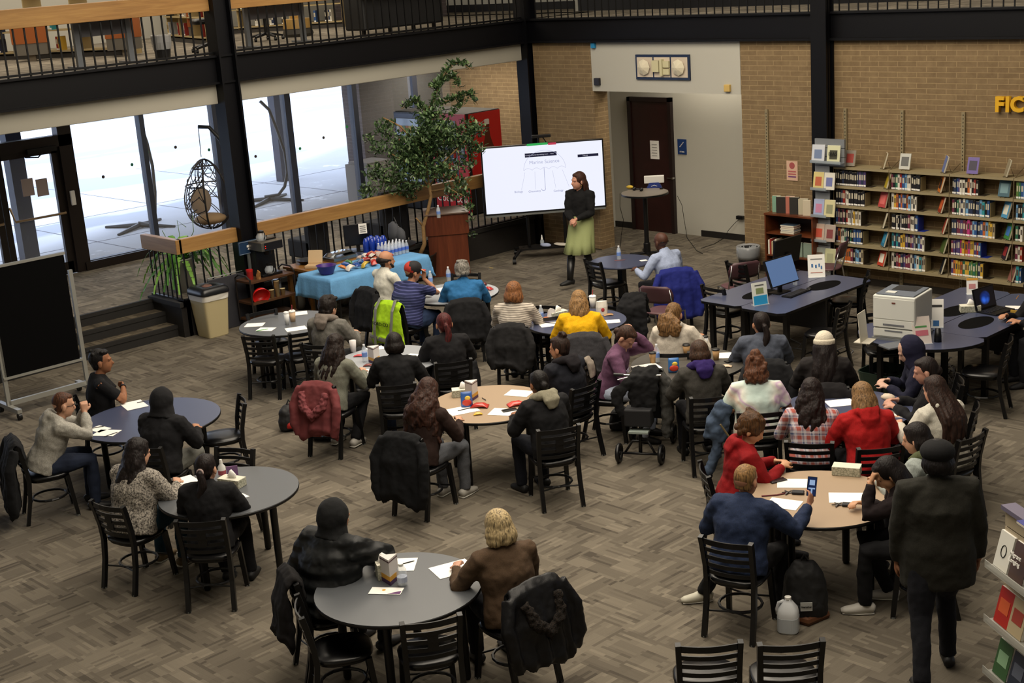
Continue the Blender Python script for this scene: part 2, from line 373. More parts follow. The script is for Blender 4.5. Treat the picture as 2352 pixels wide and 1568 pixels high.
# coloured dots stuck on the window panes
for k, (px, py, c, lab) in enumerate(((403, 338, '3b2a18', 'pane left of the hanging basket chair top'), (237, 406, '3b2a18', 'pane right of the entry door'), (303, 378, '2d7a5e', 'pane beside the second post'), (162, 427, '2d7a5e', 'pane beside the door post'), (587, 359, '3b2a18', 'pane right of the tall column'), (743, 316, '3b2a18', 'pane left of the ficus'), (797, 291, '2d9a4e', 'pane beside the post left of the ficus'), (689, 341, '2d9a4e', 'pane low beside the outdoor post'), (480, 344, '2d7a5e', 'pane right of the chair arm'), (338, 350, '2d7a5e', 'pane beside the dark post'))):
    p = XP(px, py, XW+0.005); o = MB().lathe([(0.028, 0), (0.028, 0.004)], seg=12).build('window_sticker', mat(c, 0.6), loc=p, rot=(0, pi/2, 0)); tag(o, ('small dark round' if c == '3b2a18' else 'small green') + ' sticker on the window ' + lab, 'sticker')
# ---------------------------------------------------------------- outdoors
t = NT('snowy_ground'); n1 = t.n('TexNoise', t.n('Mapping', t.tc.outputs['Object'], i_Scale=(0.25, 0.1, 1)), i_Scale=1.6, i_Detail=5.0)
n2 = t.n('TexNoise', t.tc.outputs['Object'], i_Scale=1.3, i_Detail=8.0, i_Roughness=0.75)
sp = t.n('SeparateXYZ', t.tc.outputs['Object'])
far = t.math('GREATER_THAN', t.math('MULTIPLY_ADD', sp.outputs[0], -1.0), 0); far.inputs[2].default_value = -30.0; t.put(-1.0, far.inputs[1]) if False else None
fx = t.n('MapRange', t.math('ADD', sp.outputs[0], t.math('MULTIPLY', sp.outputs[1], 0.55)), None, i_1=-17.6, i_2=-18.6)
patch = t.ramp(n2, [(0.60, '000000'), (0.66, 'ffffff')])
snowmask = t.math('MAXIMUM', fx, patch)
conc = t.mixc(0.5, t.ramp(n2, [(0.3, 'c2c4c8'), (0.7, 'd0d2d6')]), 'cacccf')
rd = t.ramp(n1, [(0.52, 'f6f8fb'), (0.56, 'cdd2da')])
S('ground_outside', MB().bx(-90, XW-0.1, -30, 60, 0.2, 0.42), t.out(t.mixc(snowmask, conc, rd), 0.9, 0.2))
jt = MB()
for y in (9.5, 12.4, 15.3, 18.2): jt.bx(-33, XW-0.15, y-0.012, y+0.012, 0.415, 0.423)
for x in (-24.3, -27.2): jt.bx(x-0.012, x+0.012, 0, 22, 0.415, 0.423)
S('trim_paving_joint', jt, mat('6a6c74', 0.9))
S('wall_outside', MB().bx(-24.2, -23.6, 18.4, 21.5, 0.4, 4.5).bx(-23.6, -22, 19.3, 19.6, 0.4, 4.5), BRICK_OUT)
o = MB().prism([(-0.35, -0.35), (0.35, -0.35), (0.35, 0.35), (-0.35, 0.35)], 0, 0.85).bx(-0.3, 0.3, -0.3, 0.3, 0.85, 0.9).build('litter_bin', [mat('8a8580', 0.9)], loc=P(858, 470, 0.42)); tag(o, 'square concrete litter bin outside the windows behind the ficus', 'litter bin')
cb = P(655, 415, 0.42)
S('trim_column_outside', MB().bx(cb.x-0.14, cb.x+0.11, cb.y-0.14, cb.y+0.14, 0.42, 4.5), mat('1c2438', 0.6))
cb = P(75, 600, 0.42)
S('trim_column_outside', MB().bx(cb.x-0.16, cb.x+0.08, cb.y-0.16, cb.y+0.12, 0.42, 4.5), mat('1c2438', 0.6))
# ---------------------------------------------------------------- railings
def rail(name, label, y0, y1, z0, step, ztop, zb, n_start=0, m=OAK, wood_=True):
    r = thing(name, label, 'railing', (XL, (y0+y1)/2, z0)); c = (y0+y1)/2
    if wood_:
        MB().bx(-0.05, 0.05, y0-c, y1-c, zb-z0, ztop-z0).build('rail_board', m, r, bevel=0.008)
    k = MB(); k.bx(-0.02, 0.02, y0-c, y1-c, 0.02, 0.05)
    k.build('bottom_rail', BLKM, r)
    y = y0+0.08
    while y < y1-0.03:
        MB().box((0, y-c, (zb-z0)/2), (0.02, 0.02, zb-z0)).build('baluster', BLKM, r); y += step
    return r
rail('guard_rail', 'upper floor railing with thick oak board, left of the tall dark column', 6.9, 11.36, ZM, 0.157, 4.86, 4.61)
rail('guard_rail', 'upper floor railing between the tall dark column and the corner column', 11.66, 17.66, ZM, 0.157, 4.86, 4.61)
def rail_x(label, x0, x1):
    r = thing('guard_rail', label, 'railing', ((x0+x1)/2, YB, ZM)); c = (x0+x1)/2
    MB().bx(x0-c, x1-c, -0.05, 0.05, 0.63, 0.88).build('rail_board', OAKX, r, bevel=0.008)
    x = x0+0.08
    while x < x1-0.03:
        MB().box((x-c, 0, 0.315), (0.016, 0.016, 0.63)).build('baluster', BLKM, r); x += 0.156
rail_x('upper floor railing above the white niche wall', XL+0.14, -11.9)
rail_x('upper floor railing above the yellow letters and bookshelves', -11.62, -7.6)
o = rail('guard_rail', 'lower oak railing beside the steps, with the fern behind it', 10.36, 11.36, ZP, 0.15, 1.45, 1.235)
MB().bx(-0.95, 0.05, -0.55, -0.45, 0.735, 0.95).build('return_board', OAKX, o, bevel=0.008)
MB().bx(-0.9, 0.0, -0.52, -0.48, 0.02, 0.05).build('bottom_rail', BLKM, o)
for k in range(7): MB().box((-0.82+k*0.125, -0.5, 0.37), (0.016, 0.016, 0.735)).build('baluster', BLKM, o)
rail('guard_rail', 'long lower oak railing running behind the snack table to the corner', 11.66, 17.66, ZP, 0.157, 1.455, 1.235)
# ---------------------------------------------------------------- niche door and its surroundings
dx0, dx1 = YP(1458, 500, YN).x, YP(1556, 520, YN).x
dr = S('door_3', MB().bx(dx0+0.05, dx1-0.05, YN-0.05, YN-0.01, 0, 2.38), mat('2b100e', 0.45, noise=0.15, nscale=6))
S('trim_door_frame', MB().bx(dx0, dx0+0.07, YN-0.08, YN, 0, 2.45).bx(dx1-0.07, dx1, YN-0.08, YN, 0, 2.45).bx(dx0, dx1, YN-0.08, YN, 2.38, 2.45), mat('1c0d0b', 0.5))
p = YP(1547, 409, YN-0.06); MB().cyl((p.x, YN-0.05, p.z), (p.x, YN-0.11, p.z), 0.02).tube([(p.x, YN-0.1, p.z), (p.x-0.12, YN-0.1, p.z)], 0.012).build('door_handle', CHROME, dr)
def wall_sign(name, label, cat, px, py, w, h, y, m, face='y'):
    p = YP(px, py, y); return tag(MB().bx(-w/2, w/2, -0.008, 0.0, -h/2, h/2).build(name, m, loc=(p.x, y, p.z)), label, cat), p
o, p = wall_sign('notice_paper', 'white printed notice taped on the dark red door', 'paper', 1504, 344, 0.2, 0.33, YN-0.055, PAPER)
for k in range(5): MB().bx(-0.06, 0.06, -0.012, -0.009, 0.1-k*0.05-0.008, 0.1-k*0.05).build('print_line', mat('777777', 0.8), o)
o, p = wall_sign('stairs_sign', 'blue stairs sign on the white niche wall right of the door', 'sign', 1567, 337, 0.2, 0.27, YN-0.003, mat('1c3a70', 0.5))
sl = MB()
for k in range(5): sl.box((-0.045+k*0.018, -0.012, 0.0+k*0.018), (0.022, 0.004, 0.008)).box((-0.036+k*0.018, -0.012, 0.008+k*0.018), (0.006, 0.004, 0.018))
sl.build('stairs_symbol', WHITE, o); text('STAIRS', 0.035, (0, -0.011, -0.09), (pi/2, 0, 0), WHITE, o)
tri = MB().bx(-0.56, 0.56, -0.03, 0, -0.2, 0.2)
p = YP(1523, 154, YB-0.02); fr = tag(tri.build('framed_relief', mat('1b2a46', 0.5), loc=(p.x, YB-0.015, p.z)), 'dark blue frame with three pale sculpted panels above the niche', 'wall art')
for k in (-1, 0, 1):
    MB().bx(k*0.36-0.165, k*0.36+0.165, -0.036, -0.03, -0.16, 0.16).build('panel', mat('c9bba8', 0.8), fr)
    q = MB(); 
    if k: q.lathe([(0.0, 0), (0.1, 0.02), (0.13, 0.035), (0.05, 0.075), (0, 0.09)], seg=8)
    else: q.box((0.02, 0, 0.03), (0.05, 0.26, 0.06)).box((-0.1, 0.02, 0.03), (0.14, 0.18, 0.05)).box((0.11, 0.05, 0.02), (0.12, 0.1, 0.04)).box((0.11, -0.07, 0.02), (0.12, 0.09, 0.04))
    q.build('sculpted_shape', mat('d6cdb4' if k else 'c7c09a', 0.8), fr, loc=(k*0.36, -0.036, 0), rot=(pi/2, 0, 0))
for px, py, c, w, nm, lab, cat in ((1365, 104, '1f7fb0', 0.09, 'strobe_light', 'small blue strobe in the top left corner of the white lintel', 'strobe'), (1374, 187, '1d1a22', 0.12, 'vent_cover', 'small dark square vent low on the white lintel', 'vent'), (1673, 202, 'c8a860', 0.11, 'alarm_sounder', 'small cream and brass alarm low right on the white lintel', 'alarm')):
    p = YP(px, py, YB-0.012); tag(MB().bx(-w/2, w/2, -0.05, 0, -w/2, w/2).build(nm, mat(c, 0.5), loc=(p.x, YB-0.012, p.z), bevel=0.008), lab, cat)
# yellow letters on the brick
LET = mat('d8a51c', 0.45)
for ch, px in (('F', 2297), ('I', 2316), ('C', 2338), ('T', 2366)):
    p = YP(px, 241, YB-0.05); o = text(ch, 0.27, (p.x, YB-0.05, p.z), (pi/2, 0, 0), LET, name='wall_letter', extr=0.03, bold=0.012); tag(o, 'raised yellow letter %s of the word on the brick wall' % ch, 'letter')
o, p = wall_sign('flyer', 'pink and cream flyer taped to the brick wall above the small bookcase', 'flyer', 1820, 392, 0.2, 0.3, YB-0.002, mat('c7a48c', 0.8))
MB().lathe([(0.05, 0), (0.05, 0.003)], seg=14).build('printed_ring', mat('9a4a4a', 0.8), o, loc=(0, -0.008, 0.08), rot=(pi/2, 0, 0))
for k in range(3): MB().bx(-0.07, 0.07, -0.011, -0.008, -0.02-k*0.04, 0-k*0.04).build('print_line', mat('a85a58' if k < 2 else '6a3a6a', 0.8), o)
# slotted shelving uprights screwed to the brick
for px, zt, zb in ((1762, 2.55, 0.3), (1875, 2.62, 1.0), (1942, 2.6, 0.02), (2072, 2.6, 0.02), (2212, 2.6, 0.02)):
    x = YP(px, 330, YB-0.02).x; o = MB().bx(x-0.025, x+0.025, YB-0.03, YB, zb, zt).build('wall_upright', mat('8d8062', 0.5, 0.2))
    q = MB()
    k = zb+0.03
    while k < zt-0.03: q.bx(x-0.005, x+0.005, YB-0.032, YB-0.029, k, k+0.018); k += 0.05
    q.build('slots', BLK, o)
    tag(o, {1762: 'slotted wall upright left of the pink flyer', 1875: 'slotted wall upright just left of the dark column', 1942: 'slotted wall upright behind the left shelf bay', 2072: 'slotted wall upright between first and second shelf bays', 2212: 'slotted wall upright between second and third shelf bays'}[px], 'shelf upright')
# ================================================================ tables
LEGM = mat('0a0a0c', 0.4, spec=0.4)
def round_table(cx, cy, d, lam, label, ang=45, h=0.74, edge=BLK, group='round meeting tables'):
    t = thing('round_table', label, 'table', (cx, cy, 0), radians(ang), group); r = d/2
    MB().lathe([(r-0.004, h-0.002), (r-0.001, h)], seg=64).build('tabletop', lam, t)
    MB().lathe([(r-0.02, h-0.034), (r, h-0.028), (r+0.003, h-0.012), (r-0.001, h-0.003), (r-0.01, h-0.0022)], seg=64).build('edge_band', edge, t, smooth=True)
    MB().tube([(cos(k*pi/2)*(r*0.72), sin(k*pi/2)*(r*0.72), h-0.06) for k in range(4)], 0.02, closed=True).build('apron', LEGM, t)
    for k in range(4):
        c, s = cos(k*pi/2)*r*0.74, sin(k*pi/2)*r*0.74
        MB().tube([(c, s, h-0.035), (c, s, h-0.09), (c, s, 0.02), (c, s, 0)], [0.055, 0.033, 0.031, 0.024], 14).build('leg', LEGM, t, smooth=True)
    return t
TB = {}
for k, (cx, cy, d, lam, lab, ang) in dict(
    T1=(-7.47, 5.74, 1.22, GREYLAM, 'grey round table nearest the camera, with a tissue box and leaflets', 38),
    T2=(-10.19, 6.08, 1.22, GREYLAM, 'grey round table at the left beside the woman in a fleece', 20),
    T3=(-12.67, 6.76, 1.42, BLUELAM, 'large blue round table at the far left near the chalkboard', 45),
    T4=(P(662, 741, .74).x, P(662, 741, .74).y, 1.25, GREYLAM, 'grey round table with loose papers, near the coffee cart', 20),
    T5=(P(893, 826, .74).x, P(893, 826, .74).y, 1.22, PALELAM, 'pale grey round table in front of the yellow safety vest', 50),
    T6=(-10.05, 9.1, 1.23, TANLAM, 'tan round table in the middle of the room', 15),
    T7=(P(1042, 673, .74).x, P(1042, 673, .74).y, 1.22, PALELAM, 'pale round table where the man in a red cap sits', 40),
    T8=(P(1324, 737, .74).x, P(1324, 737, .74).y, 1.22, BLUELAM, 'blue round table where the woman in yellow sits', 10),
    T9=(P(1580, 834, .74).x, P(1580, 834, .74).y, 1.22, CHARLAM, 'charcoal round table with coffee cups beside the woman in purple', 30),
    T10=(P(1945, 939, .74).x, P(1945, 939, .74).y, 1.22, BLUELAM, 'blue round table at the right with the red hooded woman', 20),
    T11=(-6.0, 8.91, 1.21, TANLAM, 'tan round table at the right where a man holds up a phone', 5)).items():
    TB[k] = round_table(cx, cy, d, lam, lab, ang)
c = P(1427, 599, 0.74)
t = thing('round_table', 'small dark blue pedestal table beside the man in a light blue shirt', 'table', (c.x, c.y, 0))
MB().lathe([(0.44, 0.71), (0.45, 0.725), (0.445, 0.74)], seg=48).build('tabletop', BLUELAM, t)
MB().box((0, 0, 0.36), (0.09, 0.09, 0.7)).build('pedestal', LEGM, t)
MB().box((0, 0, 0.02), (0.62, 0.07, 0.04)).box((0, 0, 0.02), (0.07, 0.62, 0.04)).build('base', LEGM, t, bevel=0.01)
c = P(1488, 436, 1.07); cb = P(1487, 583, 0)
t = thing('high_table', 'tall round bar height table with a projector in front of the dark door', 'table', (cb.x, cb.y, 0), 0.9)
MB().lathe([(0.39, 1.035), (0.40, 1.05), (0.395, 1.07)], seg=48).build('tabletop', mat('7d756c', 0.4), t)
MB().lathe([(0.398, 1.03), (0.402, 1.032), (0.402, 1.06), (0.39, 1.062)], seg=48).build('edge_band', BLK, t)
MB().lathe([(0.05, 0.05), (0.04, 0.3), (0.04, 1.03)], seg=16).build('pedestal', LEGM, t)
MB().box((0, 0, 0.02), (0.6, 0.06, 0.04)).box((0, 0, 0.02), (0.06, 0.6, 0.04)).lathe([(0.06, 0.0), (0.06, 0.2)]).build('base', LEGM, t, bevel=0.01)
HT = (cb.x, cb.y)
# ================================================================ chairs
def make_chair(blocks):
    t = thing('dining_chair', 'x', 'chair', (0, 0, 0)); s = MB()
    s.lathe([(0.0, 0.425), (0.195, 0.425), (0.215, 0.435), (0.218, 0.452), (0.2, 0.468), (0.1, 0.474), (0.0, 0.475)], seg=28, sq=3).build('seat', VINYL, t, smooth=True)
    MB().lathe([(0.19, 0.405), (0.2, 0.412), (0.2, 0.426)], seg=24, sq=3).build('seat_frame', BLKM, t)
    for sx in (-1, 1):
        MB().tube([(sx*0.195, -0.27, 0), (sx*0.192, -0.215, 0.25), (sx*0.19, -0.195, 0.44), (sx*0.19, -0.205, 0.57), (sx*0.195, -0.24, 0.74), (sx*0.198, -0.262, 0.825)], [(0.027, 0.025)]*2+[(0.025, 0.029)]*4, 4, side=(1, 0, 0)).build('back_post', BLKM, t)
        MB().tube([(sx*0.17, 0.17, 0.43), (sx*0.19, 0.215, 0)], [0.029, 0.025], 4, side=(1, 0, 0)).build('leg', BLKM, t)
        for yy in (-0.268, 0.213): MB().lathe([(0.02, 0), (0.02, 0.012)], (sx*0.193, yy, 0), 8).build('glide', GREYM, t)
    for i, z in enumerate((0.79, 0.722, 0.655, 0.588, 0.522)):
        yb = -0.208-(z-0.57)*0.22; hw = 0.188+(z-0.57)*0.04
        n = 6; pts = [(-hw+2*hw*k/n, yb-0.035*sin(pi*k/n), z) for k in range(n+1)]
        MB().tube(pts, [(0.008, 0.031 if i == 0 else 0.022)]*(n+1), 4, side=(0, 1, 0)).build('slat', BLKM, t)
    if blocks:
        MB().box((0.0, -0.27, 0.688), (0.075, 0.012, 0.07)).box((0.0, -0.255, 0.62), (0.075, 0.012, 0.07)).build('slat_block', BLKM, t)
    MB().tube([(0.165*cos(k*pi/8), 0.165*sin(k*pi/8)-0.01, 0.2) for k in range(16)], 0.012, 6, closed=True).tube([(-0.19, -0.22, 0.2), (0, -0.17, 0.2), (0.19, -0.22, 0.2)], 0.008, 6).tube([(-0.18, 0.195, 0.2), (0, 0.15, 0.2), (0.18, 0.195, 0.2)], 0.008, 6).build('stretcher', BLKM, t)
    return t
CH = {}
CHP = {}
def chair(x, y, a, label, blocks=True, group='black metal chairs with ladder backs'):
    CHP[label] = (x, y, a)
    lab = 'black ladder-back chair ' + label
    if blocks not in CH: CH[blocks] = make_chair(blocks); c = CH[blocks]; c.location = (x, y, 0); c.rotation_euler = (0, 0, rz(a)); c['label'] = lab; c['group'] = group; return c
    return copy_thing(CH[blocks], lab, (x, y, 0), rz(a), group)
def chair_px(px, py, a, label, blocks=True):
    p = P(px, py, 0.46); return chair(p.x, p.y, a, label, blocks)
def chair_bt(px, py, a, label, blocks=True):
    p = P(px, py, 0.81); an = radians(HEAD+a); return chair(p.x+0.265*cos(an), p.y+0.265*sin(an), a, label, blocks)
chair_px(785, 1485, -78, 'empty, at the lower left of the nearest grey table')
chair_px(985, 1492, 12, 'empty, pushed under the near edge of the nearest grey table')
chair_px(1622, 1548, -2, 'empty, left one of the pair at the bottom edge of the picture', False)
chair_px(1800, 1546, 0, 'empty, right one of the pair at the bottom edge of the picture', False)
chair_px(508, 1000, 108, 'empty, at the right side of the large blue table')
chair_bt(540, 1031, 158, 'empty, behind the grey table at the left', False)
chair_px(617, 822, -12, 'empty, in front of the grey table with papers, left side')
chair_bt(600, 716, -150, 'empty, behind the grey table with papers near the coffee cart', False)
chair_px(690, 815, 28, 'empty, in front of the grey table with papers, right side', False)
chair_bt(1070, 629, 170, 'empty, behind the pale table of the man in a red cap', False)
chair_bt(1250, 703, 160, 'empty, behind the blue table left of the woman in yellow')
chair_px(1260, 778, 20, 'empty, at the front left of the blue table by the yellow top', False)
chair_px(1398, 648, -60, 'empty, beside the small pedestal table near the presenter')
chair_px(1672, 712, -55, 'empty, at the near left corner of the computer desks')
chair_px(1725, 655, -60, 'empty, at the far left side of the computer desks')
chair_px(1893, 762, 55, 'empty, drawn out at the near right side of the computer desks')
chair_px(1945, 690, 70, 'empty, at the right end of the computer desks near the printer')
chair_px(2258, 850, 62, 'empty, in front of the right hand desk with the laptop')
chair_px(2030, 800, 175, 'empty, half hidden behind the printer table')
# folding chairs with mauve seats
MAUVE = mat('4b3036', 0.5)
def fold_chair(px, py, a, label):
    p = P(px, py, 0.45); t = thing('folding_chair', label, 'chair', (p.x, p.y, 0), rz(a), 'mauve plastic stacking chairs')
    sh = [(-0.23, 0.0), (-0.2, 0.035), (0, 0.06), (0.2, 0.035), (0.23, 0.0)]
    b = MB(); n = 8
    for z, w, o_ in ((0.60, 0.2, 0), (0.66, 0.235, -0.02), (0.74, 0.235, -0.045), (0.82, 0.2, -0.07)):
        pass
    rows = [(0.60, 0.19, -0.2), (0.64, 0.235, -0.21), (0.72, 0.245, -0.235), (0.80, 0.225, -0.26), (0.84, 0.17, -0.27)]
    vs = []; fs = []
    for z, w, y in rows:
        for k in range(n+1):
            u = -1+2*k/n; vs.append((w*u, y-0.05*(1-u*u), z))
    for i in range(len(rows)-1):
        for k in range(n): fs.append((i*(n+1)+k, i*(n+1)+k+1, (i+1)*(n+1)+k+1, (i+1)*(n+1)+k))
    b.add(vs, fs); o = b.build('backrest', MAUVE, t, smooth=True); q = o.modifiers.new('thick', 'SOLIDIFY'); q.thickness = 0.015
    MB().lathe([(0.0, 0.43), (0.19, 0.43), (0.22, 0.445), (0.2, 0.46), (0, 0.45)], seg=24, sq=3).build('seat', mat('5a3b40', 0.5), t, smooth=True)
    for sx in (-1, 1):
        MB().tube([(sx*0.2, -0.26, 0.8), (sx*0.22, -0.19, 0.5), (sx*0.22, -0.17, 0.42), (sx*0.23, -0.24, 0)], 0.011, 8).build('back_leg', CHROME, t, smooth=True)
        MB().tube([(sx*0.2, -0.1, 0.43), (sx*0.21, 0.2, 0.42), (sx*0.22, 0.24, 0)], 0.011, 8).build('leg', CHROME, t, smooth=True)
    return t
fold_chair(1695, 655, 15, 'mauve moulded chair behind the left side of the computer desks')
fold_chair(1898, 612, 60, 'mauve moulded chair between the computer desks and the bookshelf')
fold_chair(1525, 712, -30, 'mauve moulded chair with a black coat, behind the woman in a white hoodie')
# ================================================================ computer desks
def desk(x0, x1, y0, y1, label, cut):
    t = thing('computer_desk', label, 'desk', ((x0+x1)/2, (y0+y1)/2, 0), 0, 'blue laminate computer desks'); w, l = (x1-x0)/2, (y1-y0)/2
    c = 0.07
    poly = [(-w+c, -l), (w-c, -l), (w, -l+c), (w, l-c), (w-c, l), (-w+c, l), (-w, l-c), (-w, -l+c)]
    MB().prism(poly, 0.712, 0.74).build('desktop', [BLUELAM], t)
    MB().prism([(a*1.004, b*1.002) for a, b in poly], 0.708, 0.737).build('edge_band', BLK, t)
    MB().lathe([(1.0, 0), (1.0, 0.003)], seg=32).build('cable_opening', mat('020203', 0.9, spec=0.1), t, loc=(cut[0], cut[1], 0.739)).scale = (0.15, 0.3, 1)
    for sx in (-1, 1):
        for sy in (-1, 1):
            MB().box((sx*(w-0.08), sy*(l-0.2), 0.36), (0.06, 0.06, 0.7)).build('leg', LEGM, t)
    MB().bx(-w+0.05, w-0.05, -0.02, 0.02, 0.3, 0.7).build('modesty_panel', mat('1a1b20', 0.5), t)
    MB().bx(-w-0.02, w-0.25, -l*0.4, l*0.4, 0.60, 0.63).build('keyboard_tray', LEGM, t)
    return t
desk(-10.86, -10.21, 13.5, 15.48, 'blue desk along the left half of the far computer desk pair', (0.16, -0.35))
desk(-10.2, -9.55, 13.46, 15.48, 'blue desk with the monitor, right half of the far computer desk pair', (-0.05, 0.45))
desk(-8.42, -7.77, 13.72, 15.7, 'blue desk at the left of the pair behind the printer', (0.17, -0.1))
desk(-7.76, -7.11, 13.72, 15.7, 'blue desk with the laptop, behind the printer on the right', (-0.05, -0.45))
c = V(((-8.42-7.11)/2, 13.62, 0))
t = thing('printer_table', 'blue rounded end table carrying the white printer', 'table', c)
poly = [(0.66, 0.09)] + [(0.72*cos(a), -0.02+0.66*sin(a)) for a in [-pi*k/20 for k in range(0, 21)]] + [(-0.66, 0.09)]
MB().prism(poly, 0.712, 0.741).build('tabletop', BLUELAM, t); MB().prism([(a*1.005, b*1.005) for a, b in poly], 0.706, 0.737).build('edge_band', BLK, t)
for x, y in ((-0.5, -0.1), (0.5, -0.1), (-0.25, -0.5), (0.25, -0.5)): MB().box((x, y, 0.355), (0.05, 0.05, 0.71)).build('leg', LEGM, t)
# ---------------------------------------------------------------- electronics on the desks
def monitor(px, py, z, a, w, h, m, label, extra=None, name='monitor', tilt=8):
    p = P(px, py, z); t = thing(name, label, 'monitor', p, rz(a))
    R = (radians(-tilt), 0, 0)
    MB().box((0, 0, 0), (w, 0.03, h)).build('casing', BLK, t, loc=(0, 0.0, 0.1+h/2), rot=R, bevel=0.005)
    MB().box((0, -0.017, 0), (w*0.95, 0.003, h*0.91)).build('screen', m, t, loc=(0, 0.0, 0.1+h/2), rot=R)
    MB().bx(-0.03, 0.03, 0.01, 0.04, 0.01, 0.25).build('stand', BLK, t); MB().bx(-0.12, 0.12, -0.06, 0.12, 0, 0.012).build('base', BLK, t)
    return t
def keyboard(px, py, z, a, label):
    p = P(px, py, z); t = tag(MB().bx(-0.22, 0.22, -0.07, 0.07, 0, 0.018).build('keyboard', BLK, loc=p, rot=rz(a), bevel=0.004), label, 'keyboard')
    k = MB()
    for i in range(14):
        for j in range(4): k.bx(-0.2+i*0.029, -0.176+i*0.029, -0.055+j*0.029, -0.031+j*0.029, 0.018, 0.023)
    k.build('keys', mat('26262a', 0.5), t); return t
SCR = mat('6f8fc0', 0.3, emit=0.55, name='lit_screen')
monitor(1795, 672, 0.74, 40, 0.54, 0.36, SCR, 'monitor showing a plain light blue screen on the far desk pair', tilt=20)
keyboard(1828, 675, 0.741, 45, 'black keyboard in front of the light blue monitor')
tag(MB().ell((0, 0, 0.015), (0.03, 0.05, 0.018)).build('computer_mouse', BLK, loc=P(1858, 666, 0.74), rot=1, smooth=True), 'black mouse right of the keyboard by the blue monitor', 'mouse')
monitor(1808, 622, 0.74, -140, 0.56, 0.36, mat('07070a', 0.2), 'black monitor seen from behind, on the far side of the computer desks')
# laptop with a blue picture
p = P(2287, 715, 0.74); t = thing('laptop', 'open black laptop with a blue wallpaper on the right hand desk', 'laptop', p, rz(35))
MB().bx(-0.18, 0.18, -0.13, 0.13, 0, 0.02).build('keyboard_base', BLK, t, bevel=0.004)
k = MB()
for i in range(12):
    for j in range(4): k.bx(-0.15+i*0.026, -0.13+i*0.026, -0.03+j*0.03, -0.008+j*0.03, 0.02, 0.024)
k.build('keys', mat('222226', 0.5), t)
MB().box((0, 0, 0), (0.38, 0.012, 0.25)).build('lid', BLK, t, loc=(0, 0.16, 0.14), rot=(radians(-14), 0, 0))
tn = NT('wallpaper'); gr = tn.n('TexVoronoi', tn.tc.outputs['Object'], i_Scale=9.0)
wl = tn.mixc(tn.n('MapRange', tn.n('VectorMath', tn.n('Mapping', tn.tc.outputs['Object'], i_Scale=(10, 1, 12)), operation='LENGTH').outputs[1], None, i_1=0.4, i_2=1.0), tn.ramp(gr, [(0.2, '2a5fd0'), (0.6, '0d2a70')]), '07080f')
tn.put(wl, tn.b.inputs['Emission Color']); tn.b.inputs['Emission Strength'].default_value = 1.0
MB().box((0, -0.008, 0), (0.35, 0.003, 0.22)).build('screen', tn.out('000000' if 0 else wl, 0.3), t, loc=(0, 0.16, 0.14), rot=(radians(-14), 0, 0))
# printer
p = P(2073, 770, 0.74); t = thing('printer', 'large white laser printer with a grey top on the rounded table', 'printer', (p.x, p.y, 0.741), rz(-38)+0.0)
PW = mat('cfd0ca', 0.5); PG = mat('5e6570', 0.5)
MB().bx(-0.24, 0.24, -0.25, 0.25, 0.14, 0.5).bx(-0.235, 0.235, -0.245, 0.245, 0.025, 0.135).build('body', PW, t, bevel=0.012)
MB().bx(-0.215, 0.215, -0.22, 0.22, 0.5, 0.515).build('grey_top', PG, t, bevel=0.005)
MB().bx(-0.12, 0.15, -0.02, 0.2, 0.505, 0.518).build('output_tray', mat('15171b', 0.5), t)
MB().bx(-0.13, -0.02, -0.17, -0.09, 0.514, 0.522).build('control_panel', mat('c9cac4', 0.5), t)
MB().bx(-0.23, 0.23, -0.258, -0.248, 0.05, 0.125).bx(-0.23, 0.23, -0.258, -0.248, 0.15, 0.23).bx(-0.23, 0.23, -0.257, -0.248, 0.245, 0.47).build('front_panels', mat('d4d5cf', 0.5), t)
MB().bx(-0.12, 0.12, -0.262, -0.25, 0.17, 0.19).bx(-0.1, 0.1, -0.262, -0.25, 0.105, 0.12).build('tray_grips', mat('6d7075', 0.5), t)
MB().bx(-0.02, 0.02, -0.262, -0.255, 0.42, 0.435).build('badge', mat('6a3a30', 0.5), t)
MB().bx(-0.25, 0.25, -0.26, 0.26, 0.0, 0.025).build('foot', mat('74777a', 0.5), t)
# signs in upright holders
def stand_sign(px, py, z, a, w, h, m, label, bits=(), lean=10, nm='table_sign'):
    p = P(px, py, z); t = thing(nm, label, 'sign', p, rz(a))
    R = (radians(-lean), 0, 0)
    MB().bx(-w/2, w/2, -0.004, 0.004, 0, h).build('sheet', m, t, rot=R)
    MB().bx(-w/2, w/2, -0.03, 0.06, 0, 0.006).build('foot', CLEAR, t)
    for (x0, x1, z0, z1, c) in bits: MB().bx(x0*w, x1*w, -0.0065, -0.004, z0*h, z1*h).build('printed_block', mat(c, 0.7), t, rot=R)
    return t
stand_sign(1748, 700, 0.74, 20, 0.21, 0.28, mat('d9dcd4', 0.7), 'upright flyer with a bright blue lower half on the far desk', [(-0.45, 0.45, 0.02, 0.42, '1f8fc4'), (-0.25, 0.25, 0.5, 0.75, '7d8a5e'), (-0.3, 0.3, 0.85, 0.9, '555555')])
stand_sign(1876, 637, 0.74, -5, 0.22, 0.3, PAPER, 'upright white sheet with blue drops on the far desk', [(-0.35, 0.35, 0.78, 0.83, '8a8a8a'), (-0.3, -0.2, 0.45, 0.6, '3a6fa8'), (-0.08, 0.02, 0.42, 0.56, '3a6fa8'), (0.12, 0.2, 0.46, 0.6, '3a6fa8'), (0.25, 0.33, 0.36, 0.5, '3a6fa8'), (-0.35, 0.35, 0.2, 0.23, 'b06a5a')])
stand_sign(2233, 676, 0.74, -10, 0.13, 0.2, PAPER, 'small upright sign with an orange band near the laptop', [(-0.5, 0.5, 0.86, 1.0, 'd89a30'), (-0.3, 0.3, 0.35, 0.65, 'c98a8a')])
